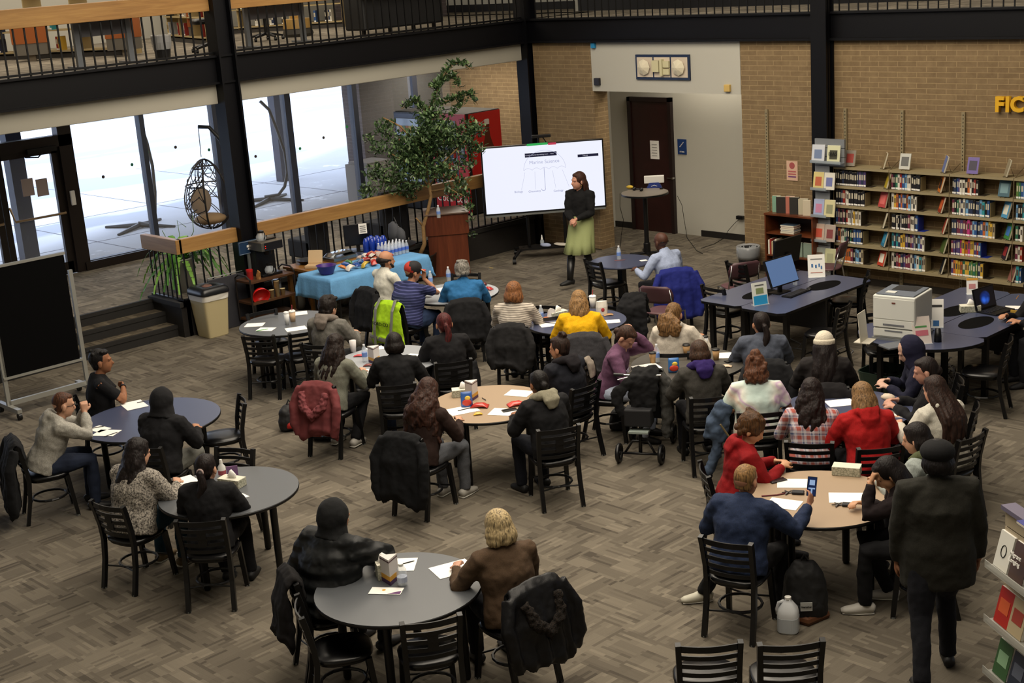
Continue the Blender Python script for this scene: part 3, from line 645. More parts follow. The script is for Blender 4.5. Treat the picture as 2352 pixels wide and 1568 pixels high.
stand_sign(2150, 752, 0.74, -15, 0.16, 0.32, PAPER, 'tall white sign directly right of the printer', [(-0.4, 0.4, 0.72, 0.8, '333333'), (-0.2, 0.2, 0.05, 0.25, '3a6fa8')])
stand_sign(2120, 790, 0.74, 5, 0.2, 0.3, mat('d8ccc4', 0.7), 'leaning pinkish sign at the front right of the printer', [(-0.35, 0.3, 0.6, 0.66, '4a8a4a'), (-0.35, 0.35, 0.3, 0.5, 'c06a78')], lean=18)
t = thing('sign_holder', 'cream slanted sign holder seen edge on, left of the printer', 'sign holder', P(1985, 783, 0.74), rz(55))
MB().bx(-0.11, 0.11, -0.004, 0.004, 0, 0.33).build('upright', mat('c9c3b4', 0.4), t, rot=(radians(-6), 0, 0)); MB().bx(-0.11, 0.11, -0.1, 0.08, 0, 0.008).build('foot', mat('c9c3b4', 0.4), t)
t = thing('stapler', 'black desk stapler standing upright at the right of the printer', 'stapler', P(2154, 785, 0.74), 0.4)
MB().tube([(0, 0, 0), (0, 0, 0.07), (0, 0.01, 0.15)], [(0.04, 0.03), (0.038, 0.028), (0.028, 0.02)], 10).build('body', BLK, t, smooth=True)
tag(MB().bx(-0.14, 0.14, -0.1, 0.1, 0, 0.02).build('tablet', mat('6d7178', 0.3, 0.3), loc=P(2055, 795, 0.741), rot=rz(20), bevel=0.004), 'flat grey device lying at the printer table edge', 'tablet')
tag(MB().bx(-0.035, 0.035, -0.07, 0.07, 0, 0.01).build('phone', mat('b9bcc0', 0.2), loc=P(2307, 731, 0.741), rot=rz(-50), bevel=0.003), 'white phone lying in front of the laptop on the right', 'phone')
tag(MB().lathe([(0.03, 0), (0.03, 0.09), (0.012, 0.115), (0.012, 0.15)], seg=12).build('sanitizer_bottle', CLEAR, loc=P(1826, 655, 0.74), smooth=True), 'small clear bottle behind the light blue monitor', 'bottle')
# tissue boxes
TIS = NT('tissue_pattern'); vv = TIS.n('TexVoronoi', TIS.tc.outputs['Object'], i_Scale=38.0, feature='DISTANCE_TO_EDGE'); TISM = TIS.out(TIS.ramp(vv, [(0.0, '7d7f6c'), (0.12, 'b9b8a6')]), 0.7)
TISW = mat('e9e7e2', 0.9)
def tissue(px, py, z, a, label, puff=True, cube=False):
    p = P(px, py, z); t = thing('tissue_box', label, 'tissue box', p, rz(a)); w, l, h = (0.055, 0.055, 0.12) if cube else (0.115, 0.06, 0.075)
    MB().bx(-w, w, -l, l, 0, h).build('box', TISM, t, bevel=0.004)
    MB().bx(-w*0.99, w*0.99, -l*0.99, l*0.99, h, h+0.002).build('top_panel', mat('d3d0c0', 0.8), t)
    if puff: MB().tube([(0, 0, h), (0.01, 0, h+0.03), (-0.01, 0.01, h+0.07)], [(0.05, 0.012), (0.045, 0.02), (0.012, 0.01)], 9).build('tissue', TISW, t, smooth=True, disp=0.02, dscale=0.03)
    return t
tissue(883, 1325, 0.74, 15, 'pale tissue box behind the folded card on the nearest grey table', cube=True)
tissue(534, 1115, 0.74, -28, 'tissue box beside the lotion bottle on the left grey table')
tissue(1064, 908, 0.74, 4, 'tissue box with a tissue pulled out on the middle tan table')
tissue(1945, 1088, 0.74, -23, 'tissue box on the tan table by the red hooded boy', puff=False)
tissue(1282, 728, 0.74, 30, 'tissue box left of the woman in yellow')
tissue(2228, 715, 0.74, -8, 'tissue box in front of the laptop desk opening')
# papers: (px, py, angle, table words)
for px, py, a, w, lab in ((910, 1297, -5, 0.30, 'under a pencil on the nearest grey table'), (1040, 1306, 25, 0.3, 'near the blonde woman on the nearest grey table'), (308, 930, -60, 0.3, 'near the back edge of the large blue table'),
    (245, 994, -15, 0.24, 'lower one in front of the man with glasses'), (228, 985, -38, 0.2, 'upper one in front of the man with glasses'), (428, 1104, -55, 0.24, 'between the two women at the left grey table'), (548, 1142, 40, 0.15, 'at the front of the left grey table'),
    (585, 746, -5, 0.24, 'farthest left on the grey table near the coffee cart'), (611, 756, -15, 0.22, 'with a green pen on the grey table near the coffee cart'), (680, 755, 18, 0.26, 'at the front of the grey table near the coffee cart'), (683, 720, 10, 0.26, 'behind the drinks on the grey table near the coffee cart'),
    (862, 800, 20, 0.2, 'behind the menu card on the pale table'), (952, 818, -30, 0.22, 'right of the woman in a black jacket on the pale table'), (838, 852, -30, 0.18, 'at the front of the pale table'), (1192, 903, -25, 0.26, 'at the back right of the middle tan table'), (1062, 942, 22, 0.3, 'under the pencil on the middle tan table'), (1158, 946, -20, 0.28, 'under the phone on the middle tan table'),
    (1263, 745, 12, 0.25, 'beside the striped sweater on the blue table'), (1405, 738, 0, 0.2, 'right of the woman in yellow on the blue table'), (1012, 665, 30, 0.25, 'between the red cap man and the teal sweater woman'), (1485, 843, 15, 0.28, 'the woman in purple is writing on'), (1515, 808, 10, 0.22, 'behind the coffee cups on the charcoal table'), (1672, 816, -8, 0.28, 'at the right of the charcoal table'),
    (1930, 925, 5, 0.26, 'left of the red hooded woman on the blue table'), (2050, 950, -20, 0.25, 'right of the red hooded woman'), (1822, 1110, -12, 0.26, 'behind the phone on the right tan table'), (1800, 1157, -30, 0.26, 'under the forearm of the man in blue'), (1945, 1143, -12, 0.28, 'beside the woman in the dark brown sweater'), (2330, 706, -20, 0.2, 'at the right edge by the pencil holding hand'), (1478, 598, 15, 0.1, 'small one under the hand of the man in the light blue shirt')):
    p = P(px, py, 0.7415); o = MB().bx(-w/2, w/2, -w*0.38, w*0.38, 0, 0.002).build('paper_sheet', PAPER, loc=p, rot=rz(a)); tag(o, 'white paper sheet ' + lab, 'paper', 'paper sheets on the tables')
def pencil(px, py, a, label, c='1a1a1c', z=0.744, l=0.16, r=0.004):
    o = MB().tube([(-l/2, 0, 0.004), (l/2-0.015, 0, 0.004), (l/2, 0, 0.004)], [r, r, 0.001], 6).build('pencil', mat(c, 0.4), loc=P(px, py, z), rot=rz(a)); return tag(o, label, 'pencil')
pencil(930, 1294, 25, 'dark pencil on the paper on the nearest grey table'); pencil(332, 922, 22, 'black pen on the paper at the back of the large blue table'); pencil(255, 998, 48, 'black pen on the lower paper before the man with glasses'); pencil(1068, 940, 28, 'dark pencil on the paper on the middle tan table'); pencil(1112, 917, -65, 'short dark pencil lying on the middle tan table', l=0.1)
pencil(1266, 742, -30, 'dark pencil on the paper beside the striped sweater'); pencil(2065, 956, -5, 'orange pencil at the right of the blue table', 'c9762c', l=0.2); pencil(602, 758, 25, 'green pen on the grey table near the coffee cart', '3fa04a'); pencil(1424, 598, -3, 'red pen on the small pedestal table', '7a2a2a'); pencil(222, 982, 20, 'black pencil beside the upper paper before the man with glasses')
def phone(px, py, a, label, z=0.742):
    t = MB().bx(-0.036, 0.036, -0.075, 0.075, 0, 0.01).build('phone', mat('101114', 0.2), loc=P(px, py, z), rot=rz(a), bevel=0.004); return tag(t, label, 'phone')
phone(1170, 942, -72, 'black phone on the paper on the middle tan table', 0.745); phone(1786, 1104, -70, 'black phone by the red hooded boy on the right tan table'); phone(1680, 829, -65, 'dark phone at the right of the charcoal table'); phone(1945, 908, -60, 'dark phone at the back of the blue table'); 
# bottles, cups, cartons
def bottle(px, py, z, label, s=1.0, cap='f0f0f0', lab='6f8fd0'):
    t = thing('water_bottle', label, 'bottle', P(px, py, z), 0, 'small plastic water bottles')
    MB().lathe([(0.03*s, 0), (0.032*s, 0.01), (0.032*s, 0.13*s), (0.024*s, 0.16*s), (0.013*s, 0.18*s), (0.013*s, 0.19*s)], seg=14).build('bottle', CLEAR, t, smooth=True)
    MB().lathe([(0.0325*s, 0.06*s), (0.0325*s, 0.11*s)], seg=14).build('label_band', mat(lab, 0.5), t)
    MB().lathe([(0.014*s, 0.19*s), (0.014*s, 0.205*s)], seg=10).build('cap', mat(cap, 0.5), t); return t
bottle(990, 655, 0.74, 'water bottle beside the red cap man'); bottle(1031, 645, 0.74, 'water bottle left of the teal sweater woman'); bottle(1244, 738, 0.74, 'water bottle beside the striped sweater woman'); bottle(839, 830, 0.74, 'water bottle on the pale table beside the menu card'); bottle(1509, 832, 0.74, 'water bottle before the purple sweatshirt woman'); bottle(1422, 596, 0.74, 'water bottle on the small pedestal table')
def cup(px, py, z, label, c='b08a5c', lid='1a1a1a', h=0.11, r=0.04, straw=None, nm='paper_cup'):
    t = thing(nm, label, 'cup', P(px, py, z)); MB().lathe([(r*0.72, 0), (r, h)], seg=16).build('cup', mat(c, 0.7), t, smooth=True)
    if lid: MB().lathe([(r*1.06, h), (r*1.04, h+0.01), (r*0.8, h+0.018), (r*0.78, h+0.02)], seg=16).build('lid', mat(lid, 0.4), t)
    if straw: MB().tube([(0, 0, h), (0.015, 0, h+0.09)], 0.004, 6).build('straw', mat(straw, 0.5), t)
    return t
cup(1500, 833, 0.74, 'kraft coffee cup with a black lid left on the charcoal table'); cup(1577, 815, 0.74, 'kraft coffee cup with a black lid at the back of the charcoal table'); cup(1645, 826, 0.74, 'kraft coffee cup with a black lid right of the purple hood')
cup(660, 745, 0.74, 'white lidded drink bottle on the grey table near the coffee cart', 'dcdcdc', 'dcdcdc', 0.15, 0.035); cup(673, 738, 0.74, 'clear iced drink cup with a red straw on the grey table', 'c9ab8c', 'e6e2da', 0.13, 0.045, 'b8303a')
cup(1362, 706, 0.74, 'drink cup with a red straw behind the woman in yellow', 'd8d4cc', 'eeeeee', 0.14, 0.045, 'c03038'); cup(812, 808, 0.74, 'white foam cup at the left of the pale table', 'd4d0d0', None, 0.14, 0.042)
cup(1620, 800, 0.74, 'white travel cup with a dark lid behind the purple hood', 'd8d8d8', '1a1a1a', 0.13, 0.035)
def tri_card(px, py, a, label, h=0.19, w=0.13):
    t = thing('menu_card', label, 'table card', P(px, py, 0.741), rz(a)); r = w/math.sqrt(3)
    tri = [(r*cos(radians(d)), r*sin(radians(d))) for d in (-90, 30, 150)]
    MB().prism(tri, 0.0, h).build('card', mat('cfc9c6', 0.6), t)
    MB().prism([(a_*1.015, b*1.015) for a_, b in tri], 0.0, h*0.16).build('purple_band', mat('4a2f55', 0.6), t)
    MB().prism([(a_*1.012, b*1.012) for a_, b in tri], h*0.16, h*0.34).build('yellow_band', mat('cf9a3a', 0.6), t)
    MB().prism([(a_*1.012, b*1.012) for a_, b in tri], h*0.88, h*0.93).build('text_line', mat('5a4044', 0.6), t)
tri_card(897, 1335, 5, 'white triangular card with yellow and purple bands on the nearest grey table', 0.2); tri_card(1085, 915, 5, 'white triangular card with yellow and purple bands on the middle tan table'); tri_card(860, 832, 5, 'white triangular card with yellow band on the pale table'); 
t = thing('lotion_bottle', 'white lotion pump bottle on the left grey table', 'bottle', P(512, 1098, 0.74)); MB().lathe([(0.032, 0), (0.035, 0.01), (0.035, 0.11), (0.014, 0.14), (0.014, 0.155)], seg=16).build('bottle', mat('dcdcd8', 0.4), t, smooth=True); MB().lathe([(0.036, 0.04), (0.036, 0.08)], seg=16).build('label_band', mat('a8505a', 0.5), t); MB().lathe([(0.016, 0.15), (0.012, 0.18)], seg=10).build('cap', WHITE, t)
tag(MB().bx(-0.05, 0.05, -0.004, 0.004, 0, 0.1).build('small_card', mat('7d5a86', 0.6), loc=P(535, 1094, 0.741), rot=rz(10)), 'small purple card behind the tissue box on the left grey table', 'card')
t = thing('sanitizer_bottle', 'clear hand sanitizer bottle beside the card on the nearest grey table', 'bottle', P(925, 1343, 0.741)); MB().lathe([(0.035, 0), (0.037, 0.01), (0.037, 0.12), (0.02, 0.15), (0.016, 0.155)], seg=16).build('bottle', CLEAR, t, smooth=True); MB().lathe([(0.038, 0.03), (0.038, 0.07)], seg=16).build('label_band', mat('b0b8cc', 0.5), t); MB().lathe([(0.018, 0.15), (0.018, 0.17)], seg=10).build('cap', WHITE, t)
t = MB().bx(-0.12, 0.12, -0.055, 0.055, 0, 0.003).build('leaflet', PAPER, loc=P(887, 1357, 0.742), rot=rz(-12)); tag(t, 'white leaflet with a purple corner on the nearest grey table', 'leaflet'); MB().prism([(0.02, -0.05), (0.115, -0.05), (0.115, 0.0), (0.09, -0.01)], 0.003, 0.004).build('purple_corner', mat('5a2a60', 0.6), t); MB().lathe([(0.014, 0), (0.014, 0.001)]).build('round_logo', mat('d8a840', 0.6), t, loc=(-0.02, 0.01, 0.003))
# snack packets: crinkled pillows
def packet(px, py, z, a, c, label, w=0.09, l=0.06, h=0.022, cat='snack bag', group=None, stripe=None):
    b = MB(); b.tube([(-w, 0, h*0.3), (-w*0.9, 0, h*0.4), (-w*0.4, 0, h), (w*0.4, 0, h), (w*0.9, 0, h*0.4), (w, 0, h*0.3)], [(l, 0.002), (l, 0.004), (l*0.92, h*0.95), (l*0.92, h*0.95), (l, 0.004), (l, 0.002)], 10, side=(0, 1, 0))
    o = b.build('snack_packet', mat(c, 0.25, spec=0.7), loc=P(px, py, z), rot=rz(a), smooth=True, disp=0.012, dscale=0.03)
    return tag(o, label, cat, group)
packet(1102, 934, 0.742, -10, 'b0281c', 'red chip bag at the front of the middle tan table'); packet(1186, 930, 0.742, 15, 'c23428', 'red chip bag by the beige hood at the middle tan table'); packet(1098, 952, 0.742, 5, 'd8b030', 'small yellow snack wrapper on the middle tan table', 0.045, 0.025, 0.012)
packet(1122, 665, 0.742, -40, 'a82424', 'red wrapper right of the teal sweater woman', 0.06, 0.04); packet(1112, 655, 0.742, 20, '5a1a1c', 'dark red wrapper right of the teal sweater woman', 0.04, 0.04); packet(1508, 805, 0.742, 10, 'b8482a', 'orange snack wrapper on the charcoal table', 0.06, 0.04, 0.012); packet(1668, 842, 0.742, -15, 'c8b49a', 'pale open wrapper at the right of the charcoal table', 0.06, 0.04, 0.012); packet(1492, 856, 0.742, 10, '4a1c1a', 'dark red snack packet at the front of the charcoal table', 0.08, 0.045); packet(845, 840, 0.742, -8, '7a3a34', 'small brown wrapper at the front of the pale table', 0.05, 0.03, 0.012); packet(1397, 723, 0.742, 5, 'a8825c', 'brown paper napkin right of the woman in yellow', 0.06, 0.05, 0.008); packet(826, 818, 0.742, -12, 'c04048', 'red and white wrapper on the pale table', 0.07, 0.03, 0.012)
def pouch(px, py, z, a, c, label, w=0.06, h=0.16):
    t = thing('juice_pouch', label, 'juice pouch', P(px, py, z), rz(a)); MB().tube([(0, 0, 0), (0, 0, h*0.25), (0, 0, h*0.8), (0, 0, h)], [(w, 0.022), (w, 0.026), (w*0.95, 0.008), (w*0.92, 0.002)], 12, side=(1, 0, 0)).build('pouch', mat(c, 0.3, spec=0.6), t, smooth=True)
    MB().ell((0, -0.02, h*0.32), (w*0.8, 0.012, h*0.22)).build('fruit_print', mat('c8402c', 0.5), t, smooth=True); MB().ell((0.01, -0.017, h*0.6), (w*0.5, 0.01, h*0.15)).build('fruit_print', mat('e8c44a', 0.5), t, smooth=True)
pouch(1073, 934, 0.741, 5, '3a64b0', 'blue juice pouch with fruit print on the middle tan table'); pouch(1548, 855, 0.741, 0, '3a74b8', 'blue juice pouch with fruit print on the charcoal table')
t = thing('takeaway_bag', 'white takeaway bag standing behind the woman in yellow', 'bag', P(1383, 722, 0.741), rz(10)); MB().tube([(0, 0, 0), (0, 0, 0.1), (0, 0, 0.17)], [(0.07, 0.05), (0.075, 0.05), (0.07, 0.03)], 8).build('bag', mat('ddd8cc', 0.8), t, disp=0.01, dscale=0.05); MB().ell((0.0, -0.05, 0.07), (0.022, 0.006, 0.025)).build('logo', mat('b0383a', 0.6), t)
t = thing('fries_carton', 'small white and orange food carton beside the tissue box on the blue table', 'food carton', P(1265, 732, 0.741), rz(-20)); MB().tube([(0, 0, 0), (0.02, 0, 0.1), (0.03, 0, 0.13)], [(0.05, 0.03), (0.05, 0.01), (0.03, 0.005)], 6).build('carton', mat('d8d4d0', 0.6), t); MB().ell((-0.05, -0.02, 0.015), (0.05, 0.02, 0.015)).build('food', mat('b8683a', 0.7), t)
# glasses, keys
def keys(px, py, label, lan=None):
    t = thing('key_bunch', label, 'keys', P(px, py, 0.742), 0.5); b = MB()
    for k in range(5): b.tube([(0, 0, 0.006+k*0.002), (0.05*cos(k*1.1), 0.05*sin(k*1.1), 0.006)], [(0.012, 0.003), (0.006, 0.003)], 6, side=(1, 0.3, 0))
    b.build('keys', mat('4a4644', 0.4, 0.5), t); MB().bx(0.03, 0.13, -0.03, 0.03, 0, 0.022).build('key_pouch', mat('15161c', 0.6), t, bevel=0.008)
    if lan: MB().tube(lan, 0.006, 5).build('lanyard', mat('6a2a30', 0.7), t)
keys(1925, 1160, 'black key pouch and keys on the right tan table'); keys(1810, 1132, 'keys on a red lanyard on the right tan table', [(0, 0, 0.005), (-0.08, -0.06, 0.005), (-0.2, -0.1, 0.005)]); keys(1915, 970, 'small dark keys near the plaid shirt woman on the blue table')
# ================================================================ bookshelf with its books
SHM = mat('8f8262', 0.6); SHE = mat('5d4e36', 0.6)
SZ = [1.795, 1.515, 1.23, 0.943, 0.665, 0.372]
BAYX = [YP(px, 400, 17.5).x for px in (1915, 2043, 2182, 2330)] + [YP(2330, 430, 17.5).x+0.93]
bay_words = ['left bay', 'second bay', 'third bay', 'bay cut off at the right edge']
shelf_words = ['top', 'second', 'third', 'fourth', 'lowest']
for b in range(4):
    x0, x1 = BAYX[b], BAYX[b+1]; c = (x0+x1)/2
    t = thing('wall_bookshelf', 'tan metal wall bookshelf, ' + bay_words[b], 'bookshelf', (c, 17.63, 0), 0, 'tan metal wall bookshelves')
    for z in SZ: MB().bx(x0-c+0.005, x1-c-0.005, -0.14, 0.14, z-0.03, z).bx(x0-c+0.005, x1-c-0.005, -0.145, -0.135, z-0.035, z+0.0).build('shelf', SHM, t)
    for sx in (x0-c+0.003, x1-c-0.003):
        q = MB()
        for z in SZ: q.tube([(sx, 0.14, z+0.1), (sx, -0.1, z+0.005), (sx, -0.14, z-0.03)], (0.004), 4)
        q.bx(sx-0.003, sx+0.003, -0.142, -0.132, SZ[-1], SZ[0]+0.0)
        q.build('bracket', SHE, t)
PAL = dict(k='16151a', w='cfcabc', r='8e2a22', b='2b4f86', g='2f6a4e', t='2e8a94', o='b8602a', y='c9a23a', p='4a3a6a', m='6a2a40', n='26304a', c='a89a7a', l='6fa0c8', s='8a8a8a', e='5a7a3a', h='b8387a')
ROWS = [['kkknkkkkkknpnp', 'mkgwrblwwkkkk', 'knbpwwkowkrk', 'egbl'],
        ['kknrwwkkkkkkk', 'wyobobnolwkw', 'mkgwnwlnnknnltkb', 'lkkt'],
        ['bmkmkrwswywcw', 'kkwkskkkmwwnb', 'nnmmpmmhmlbnbolyyc', 'gkw'],
        ['powwgnkgkbbbk', 'tntnyypkmpsklpw', 'mppphyohyyprb', 'mwr'],
        ['rwsyooomkllnc', 'wkmrnpmmwnlwtsc', 'poyyogyygegeny', 'mtb']]
HO = {}
def bookmesh(c, w, h, d, white_tag=True):
    key = (c, round(w, 3), round(h, 2))
    if key in HO: return HO[key]
    b = MB(); b.cur = 0; b.bx(-w/2, w/2, -d/2, d/2, 0, h); b.cur = 1; b.bx(-w/2+0.003, w/2-0.003, -d/2+0.004, d/2+0.001, 0.003, h+0.001)
    b.cur = 2
    if white_tag: b.bx(-w/2+0.001, w/2-0.001, -d/2-0.001, -d/2+0.002, 0.008, 0.032)
    b.cur = 3; b.bx(-w/2+0.006, w/2-0.006, -d/2-0.001, -d/2+0.001, h*0.45, h*0.8)
    return HO.setdefault(key, (b, [mat(c, 0.5), mat('c8bfa4', 0.8), WHITE, mat('b8b09a' if sum(lin(c)[:3]) < 0.5 else '4a4038', 0.6)]))
CN = dict(k='black', w='white', r='red', b='blue', g='green', t='teal', o='orange', y='yellow', p='purple', m='maroon', n='navy', c='cream', l='light blue', s='grey', e='olive', h='pink')
BM = {}
rnd = random.Random(3)

bay_words[3] = 'bay cut off at right'
for s in range(5):
    for b in range(4):
        x = BAYX[b]+0.02; z = SZ[s+1]
        for i, ch in enumerate(ROWS[s][b]):
            w = rnd.choice((0.026, 0.032, 0.038)); h = rnd.choice((0.205, 0.22, 0.232)); key = (ch, w, h)
            if key not in BM:
                mb, ms = bookmesh(PAL[ch], w, h, 0.15); o = mb.build('book', ms); BM[key] = o.data
            else:
                o = bpy.data.objects.new('book', BM[key]); COL.objects.link(o)
            o.location = (x+w/2, 17.60+rnd.uniform(-0.01, 0.01), z); x += w+0.002
            tag(o, '%s book, %s from the left on the %s shelf, %s' % (CN[ch], ORD[i], shelf_words[s], bay_words[b]), 'book', '%s books on the %s shelf of the %s' % (CN[ch], shelf_words[s], bay_words[b]))
        # bookend
        if b < 3:
            c = '1c2f8a' if (s, b) in ((2, 1), (3, 2)) else ('8a7c5a' if (s+b) % 2 else '3a3226')
            o = MB().bx(-0.002, 0.002, -0.07, 0.07, 0, 0.2).bx(-0.002, 0.09, -0.07, 0.07, 0, 0.003).build('bookend', mat(c, 0.5), loc=(x+0.006, 17.6, z)); tag(o, ('blue' if c[0] == '1' else 'metal') + ' bookend on the %s shelf of the %s' % (shelf_words[s], bay_words[b]), 'bookend')
# face-out books leaning on wire easels: (px of base middle, py, z row index, colour, words, turn)
def faceout(px, py, z, c, label, turn, w=0.16, h=0.235, y=17.54, c2=None, tk=0.025, easel=True):
    p = YP(px, py, y); t = thing('display_book', label, 'book', (p.x, y, z), radians(turn)); R = (radians(-16), 0, 0)
    MB().bx(-w/2, w/2, -tk/2, tk/2, 0.012, h).build('cover', mat(c, 0.4), t, rot=R)
    MB().bx(-w/2+0.004, w/2+0.001, -tk/2+0.004, tk/2-0.004, 0.014, h+0.001).build('pages', mat('cfc6ac', 0.8), t, rot=R)
    if c2: MB().bx(-w*0.34, w*0.34, -tk/2-0.002, -tk/2, h*0.25, h*0.8).build('cover_picture', mat(c2, 0.5), t, rot=R)
    if easel: MB().tube([(-0.03, -0.03, 0.003), (-0.03, 0.01, 0.012), (0, 0.06, h*0.6), (0, 0.11, 0.003)], 0.003, 5).tube([(0.03, -0.03, 0.003), (0.03, 0.01, 0.012), (0, 0.06, h*0.6)], 0.003, 5).build('easel', BLK, t)
    return t
fo = [(1951, 372, 0, '8c8478', 'grey book with red picture on top of the left bay', 5, 'a04038'), (2027, 380, 0, '7d6a4c', 'brown book angled on top of the left bay', -52, None), (2077, 382, 0, 'b8b8b0', 'white and grey book on top of the second bay', 5, '5a5a58'), (2166, 390, 0, '5a6a9a', 'blue grey book angled on top of the second bay', -52, None), (2233, 392, 0, '6a5a9a', 'purple book with dark picture on top of the third bay', 3, '3a3444'), (2309, 398, 0, '8a8068', 'cream book angled on top of the third bay', -55, None),
      (2034, 424, 1, 'b09a30', 'yellow book angled on the top shelf of the left bay', -50, None), (2157, 432, 1, 'b86a2a', 'orange and black book angled on the top shelf of the second bay', -50, '2a1c14'), (2305, 444, 1, '3a5a66', 'dark teal book facing out on the top shelf of the third bay', 0, '6a8a90'),
      (2025, 470, 2, 'a83a34', 'red book facing out on the second shelf of the left bay', -22, 'c8605a'), (2158, 480, 2, '8a3420', 'rust book angled on the second shelf of the second bay', -48, 'c05a2a'), (2307, 492, 2, '4a8ab0', 'blue and white book angled on the second shelf of the third bay', -35, 'd0cdbc'),
      (2028, 512, 3, '8a8474', 'pale book angled on the third shelf of the left bay', -60, None), (2165, 525, 3, 'a04030', 'red book angled on the third shelf of the second bay', -58, None), (2312, 540, 3, '3f7a3c', 'green and blue book angled on the third shelf of the third bay', -40, '3a6aa8'),
      (2027, 560, 4, '2d7396', 'teal blue book angled on the fourth shelf of the left bay', -45, '3f90b4'), (2163, 573, 4, '4a5a2c', 'dark green book angled on the fourth shelf of the second bay', -45, None), (2305, 588, 4, '2a2028', 'black and red book angled on the fourth shelf of the third bay', -45, '8a2a2a'),
      (2022, 600, 5, 'b8402a', 'bright red book leaning on the lowest shelf of the left bay', -28, 'e0d8c8'), (2160, 617, 5, '20242c', 'black book angled on the lowest shelf of the second bay', -55, None), (2320, 630, 5, '8a5a50', 'brownish book angled on the lowest shelf of the third bay', -45, None)]
for px, py, r, c, lab, turn, c2 in fo: faceout(px, py, SZ[r], c, lab, turn, c2=c2)
# ---------------------------------------------------------------- slatwall display rack beside the shelves
xr = YP(1905, 330, 17.42).x
t = thing('display_rack', 'grey slatted display rack of face-out books beside the left bookshelf bay', 'display rack', (xr, 17.44, 0))
XB = -11.48-xr
for k in range(16): MB().bx(-0.25, 0.25 if 0.1+k*0.132 > 1.78 else XB, -0.02, 0.02, 0.1+k*0.132, 0.1+k*0.132+0.122).build('slat', mat('84878a', 0.4, 0.3), t)
MB().bx(-0.24, 0.24, -0.008, 0.018, 1.8, 2.2).bx(-0.24, XB, -0.008, 0.018, 0.1, 1.8).build('backing', mat('3a3c3e', 0.6), t)
RZ = [1.87, 1.47, 1.07, 0.7, 0.34]
for z in RZ[:5]: MB().bx(-0.27, 0.25 if z > 1.8 else XB, -0.12, -0.02, z-0.012, z).bx(-0.27, 0.25 if z > 1.8 else XB, -0.125, -0.12, z-0.012, z+0.03).build('acrylic_shelf', mat('9aa4ac', 0.15, alpha=0.6), t)
rb = [(('c0c4cc', '6a7a9a'), ('c8c8a4', '3a3a2a')), (('c8b878', 'b05a3a'), ('d0ccc0', '6a70a0')), (('9aa4c4', 'b87a9a'), ('c8c094', '8a8a6a')), (('b8a090', 'b84a34'), ('a8988c', '7a3a3a')), (('8a9088', '5a4a3a'), ('b4b48c', '9a9a7a'))]
for i, z in enumerate(RZ):
    for j, (c, c2) in enumerate(rb[i]):
        lab = ('left' if j == 0 else 'right') + ' face-out book in the %s row of the slatted rack' % ('topmost', 'second', 'third', 'fourth', 'lowest')[i]
        t = thing('display_book', lab, 'book', (xr-0.16+j*(0.26 if i == 0 else 0.185), 17.36, z), 0.12); R = (radians(-10), 0, 0); w = 0.2 if i == 0 else 0.165
        MB().bx(-w/2, w/2, -0.01, 0.01, 0, 0.25).build('cover', mat(c, 0.5), t, rot=R); MB().bx(-w*0.3, w*0.3, -0.012, -0.01, 0.05, 0.18).build('cover_picture', mat(c2, 0.6), t, rot=R)
        MB().bx(-w/2+0.003, w/2+0.001, -0.007, 0.007, 0.002, 0.251).build('pages', PAPER, t, rot=R)
        if (i, j) == (0, 1): text('BIAS', 0.07, (0, -0.013, 0.13), (pi/2-radians(10), 0, 0), BLK, t)
# ---------------------------------------------------------------- small cherry bookcase
bx0, bx1 = YP(1749, 492, 17.3).x, YP(1869, 497, 17.3).x
c = (bx0+bx1)/2; hw = 0.42
t = thing('small_bookcase', 'cherry wood bookcase with three shelves of books against the brick wall', 'bookcase', (c+0.03, 17.45, 0))
for sx in (-hw, hw): MB().bx(sx-0.012, sx+0.012, -0.17, 0.17, 0, 1.05).build('side_panel', CHERRY, t)
for z in (0.06, 0.42, 0.76): MB().bx(-hw, hw, -0.165, 0.165, z-0.02, z).build('shelf', CHERRY, t)
MB().bx(-hw-0.015, hw+0.015, -0.18, 0.18, 1.03, 1.055).build('top', CHERRY, t); MB().bx(-hw, hw, 0.155, 0.17, 0, 1.04).build('back_panel', mat('2a140a', 0.6), t)
def loose_book(x, y, z, w, h, d, c, label, r=0, flat=False, group=None):
    key = (c, w, h, d, flat); b = MB(); b.cur = 0
    if flat: b.bx(-w/2, w/2, -d/2, d/2, 0, h); b.cur = 1; b.bx(-w/2+0.002, w/2+0.001, -d/2-0.001, d/2-0.002, 0.003, h-0.003)
    else: b.bx(-w/2, w/2, -d/2, d/2, 0, h); b.cur = 1; b.bx(-w/2+0.003, w/2-0.003, -d/2+0.003, d/2+0.001, 0.002, h+0.001)
    o = b.build('book', [mat(c, 0.5), mat('d0c8b4', 0.8)], loc=(x, y, z), rot=r); return tag(o, label, 'book', group)
cx = c+0.03
for i, (dx, w, c_, lab, fh) in enumerate(((-0.3, 0.13, '7aa08a', 'pale green', 0.25), (-0.19, 0.15, '2a2420', 'black', 0.25), (-0.05, 0.14, 'b06a5a', 'salmon', 0.26), (0.05, 0.15, '2c2a26', 'dark lettered', 0.26), (0.18, 0.15, 'b4ac94', 'beige', 0.24), (0.27, 0.12, 'c4b8a0', 'cream', 0.23))):
    loose_book(cx+dx, 17.42-0.04*(i % 2), 1.056, w, fh, 0.035, c_, '%s book standing on top of the cherry bookcase' % lab, 0.3)
for k in range(5): loose_book(cx-0.05+0.01*(k % 2), 17.4, 0.762+k*0.026, 0.24, 0.025, 0.17, ('c8c0b0', '3a5a8a', 'd0ccc0', '8a3a34', '46586a')[k], '%s book in the flat stack on the upper shelf of the cherry bookcase' % ('cream', 'blue', 'white', 'red', 'slate')[k], flat=True)
x = cx-hw+0.03
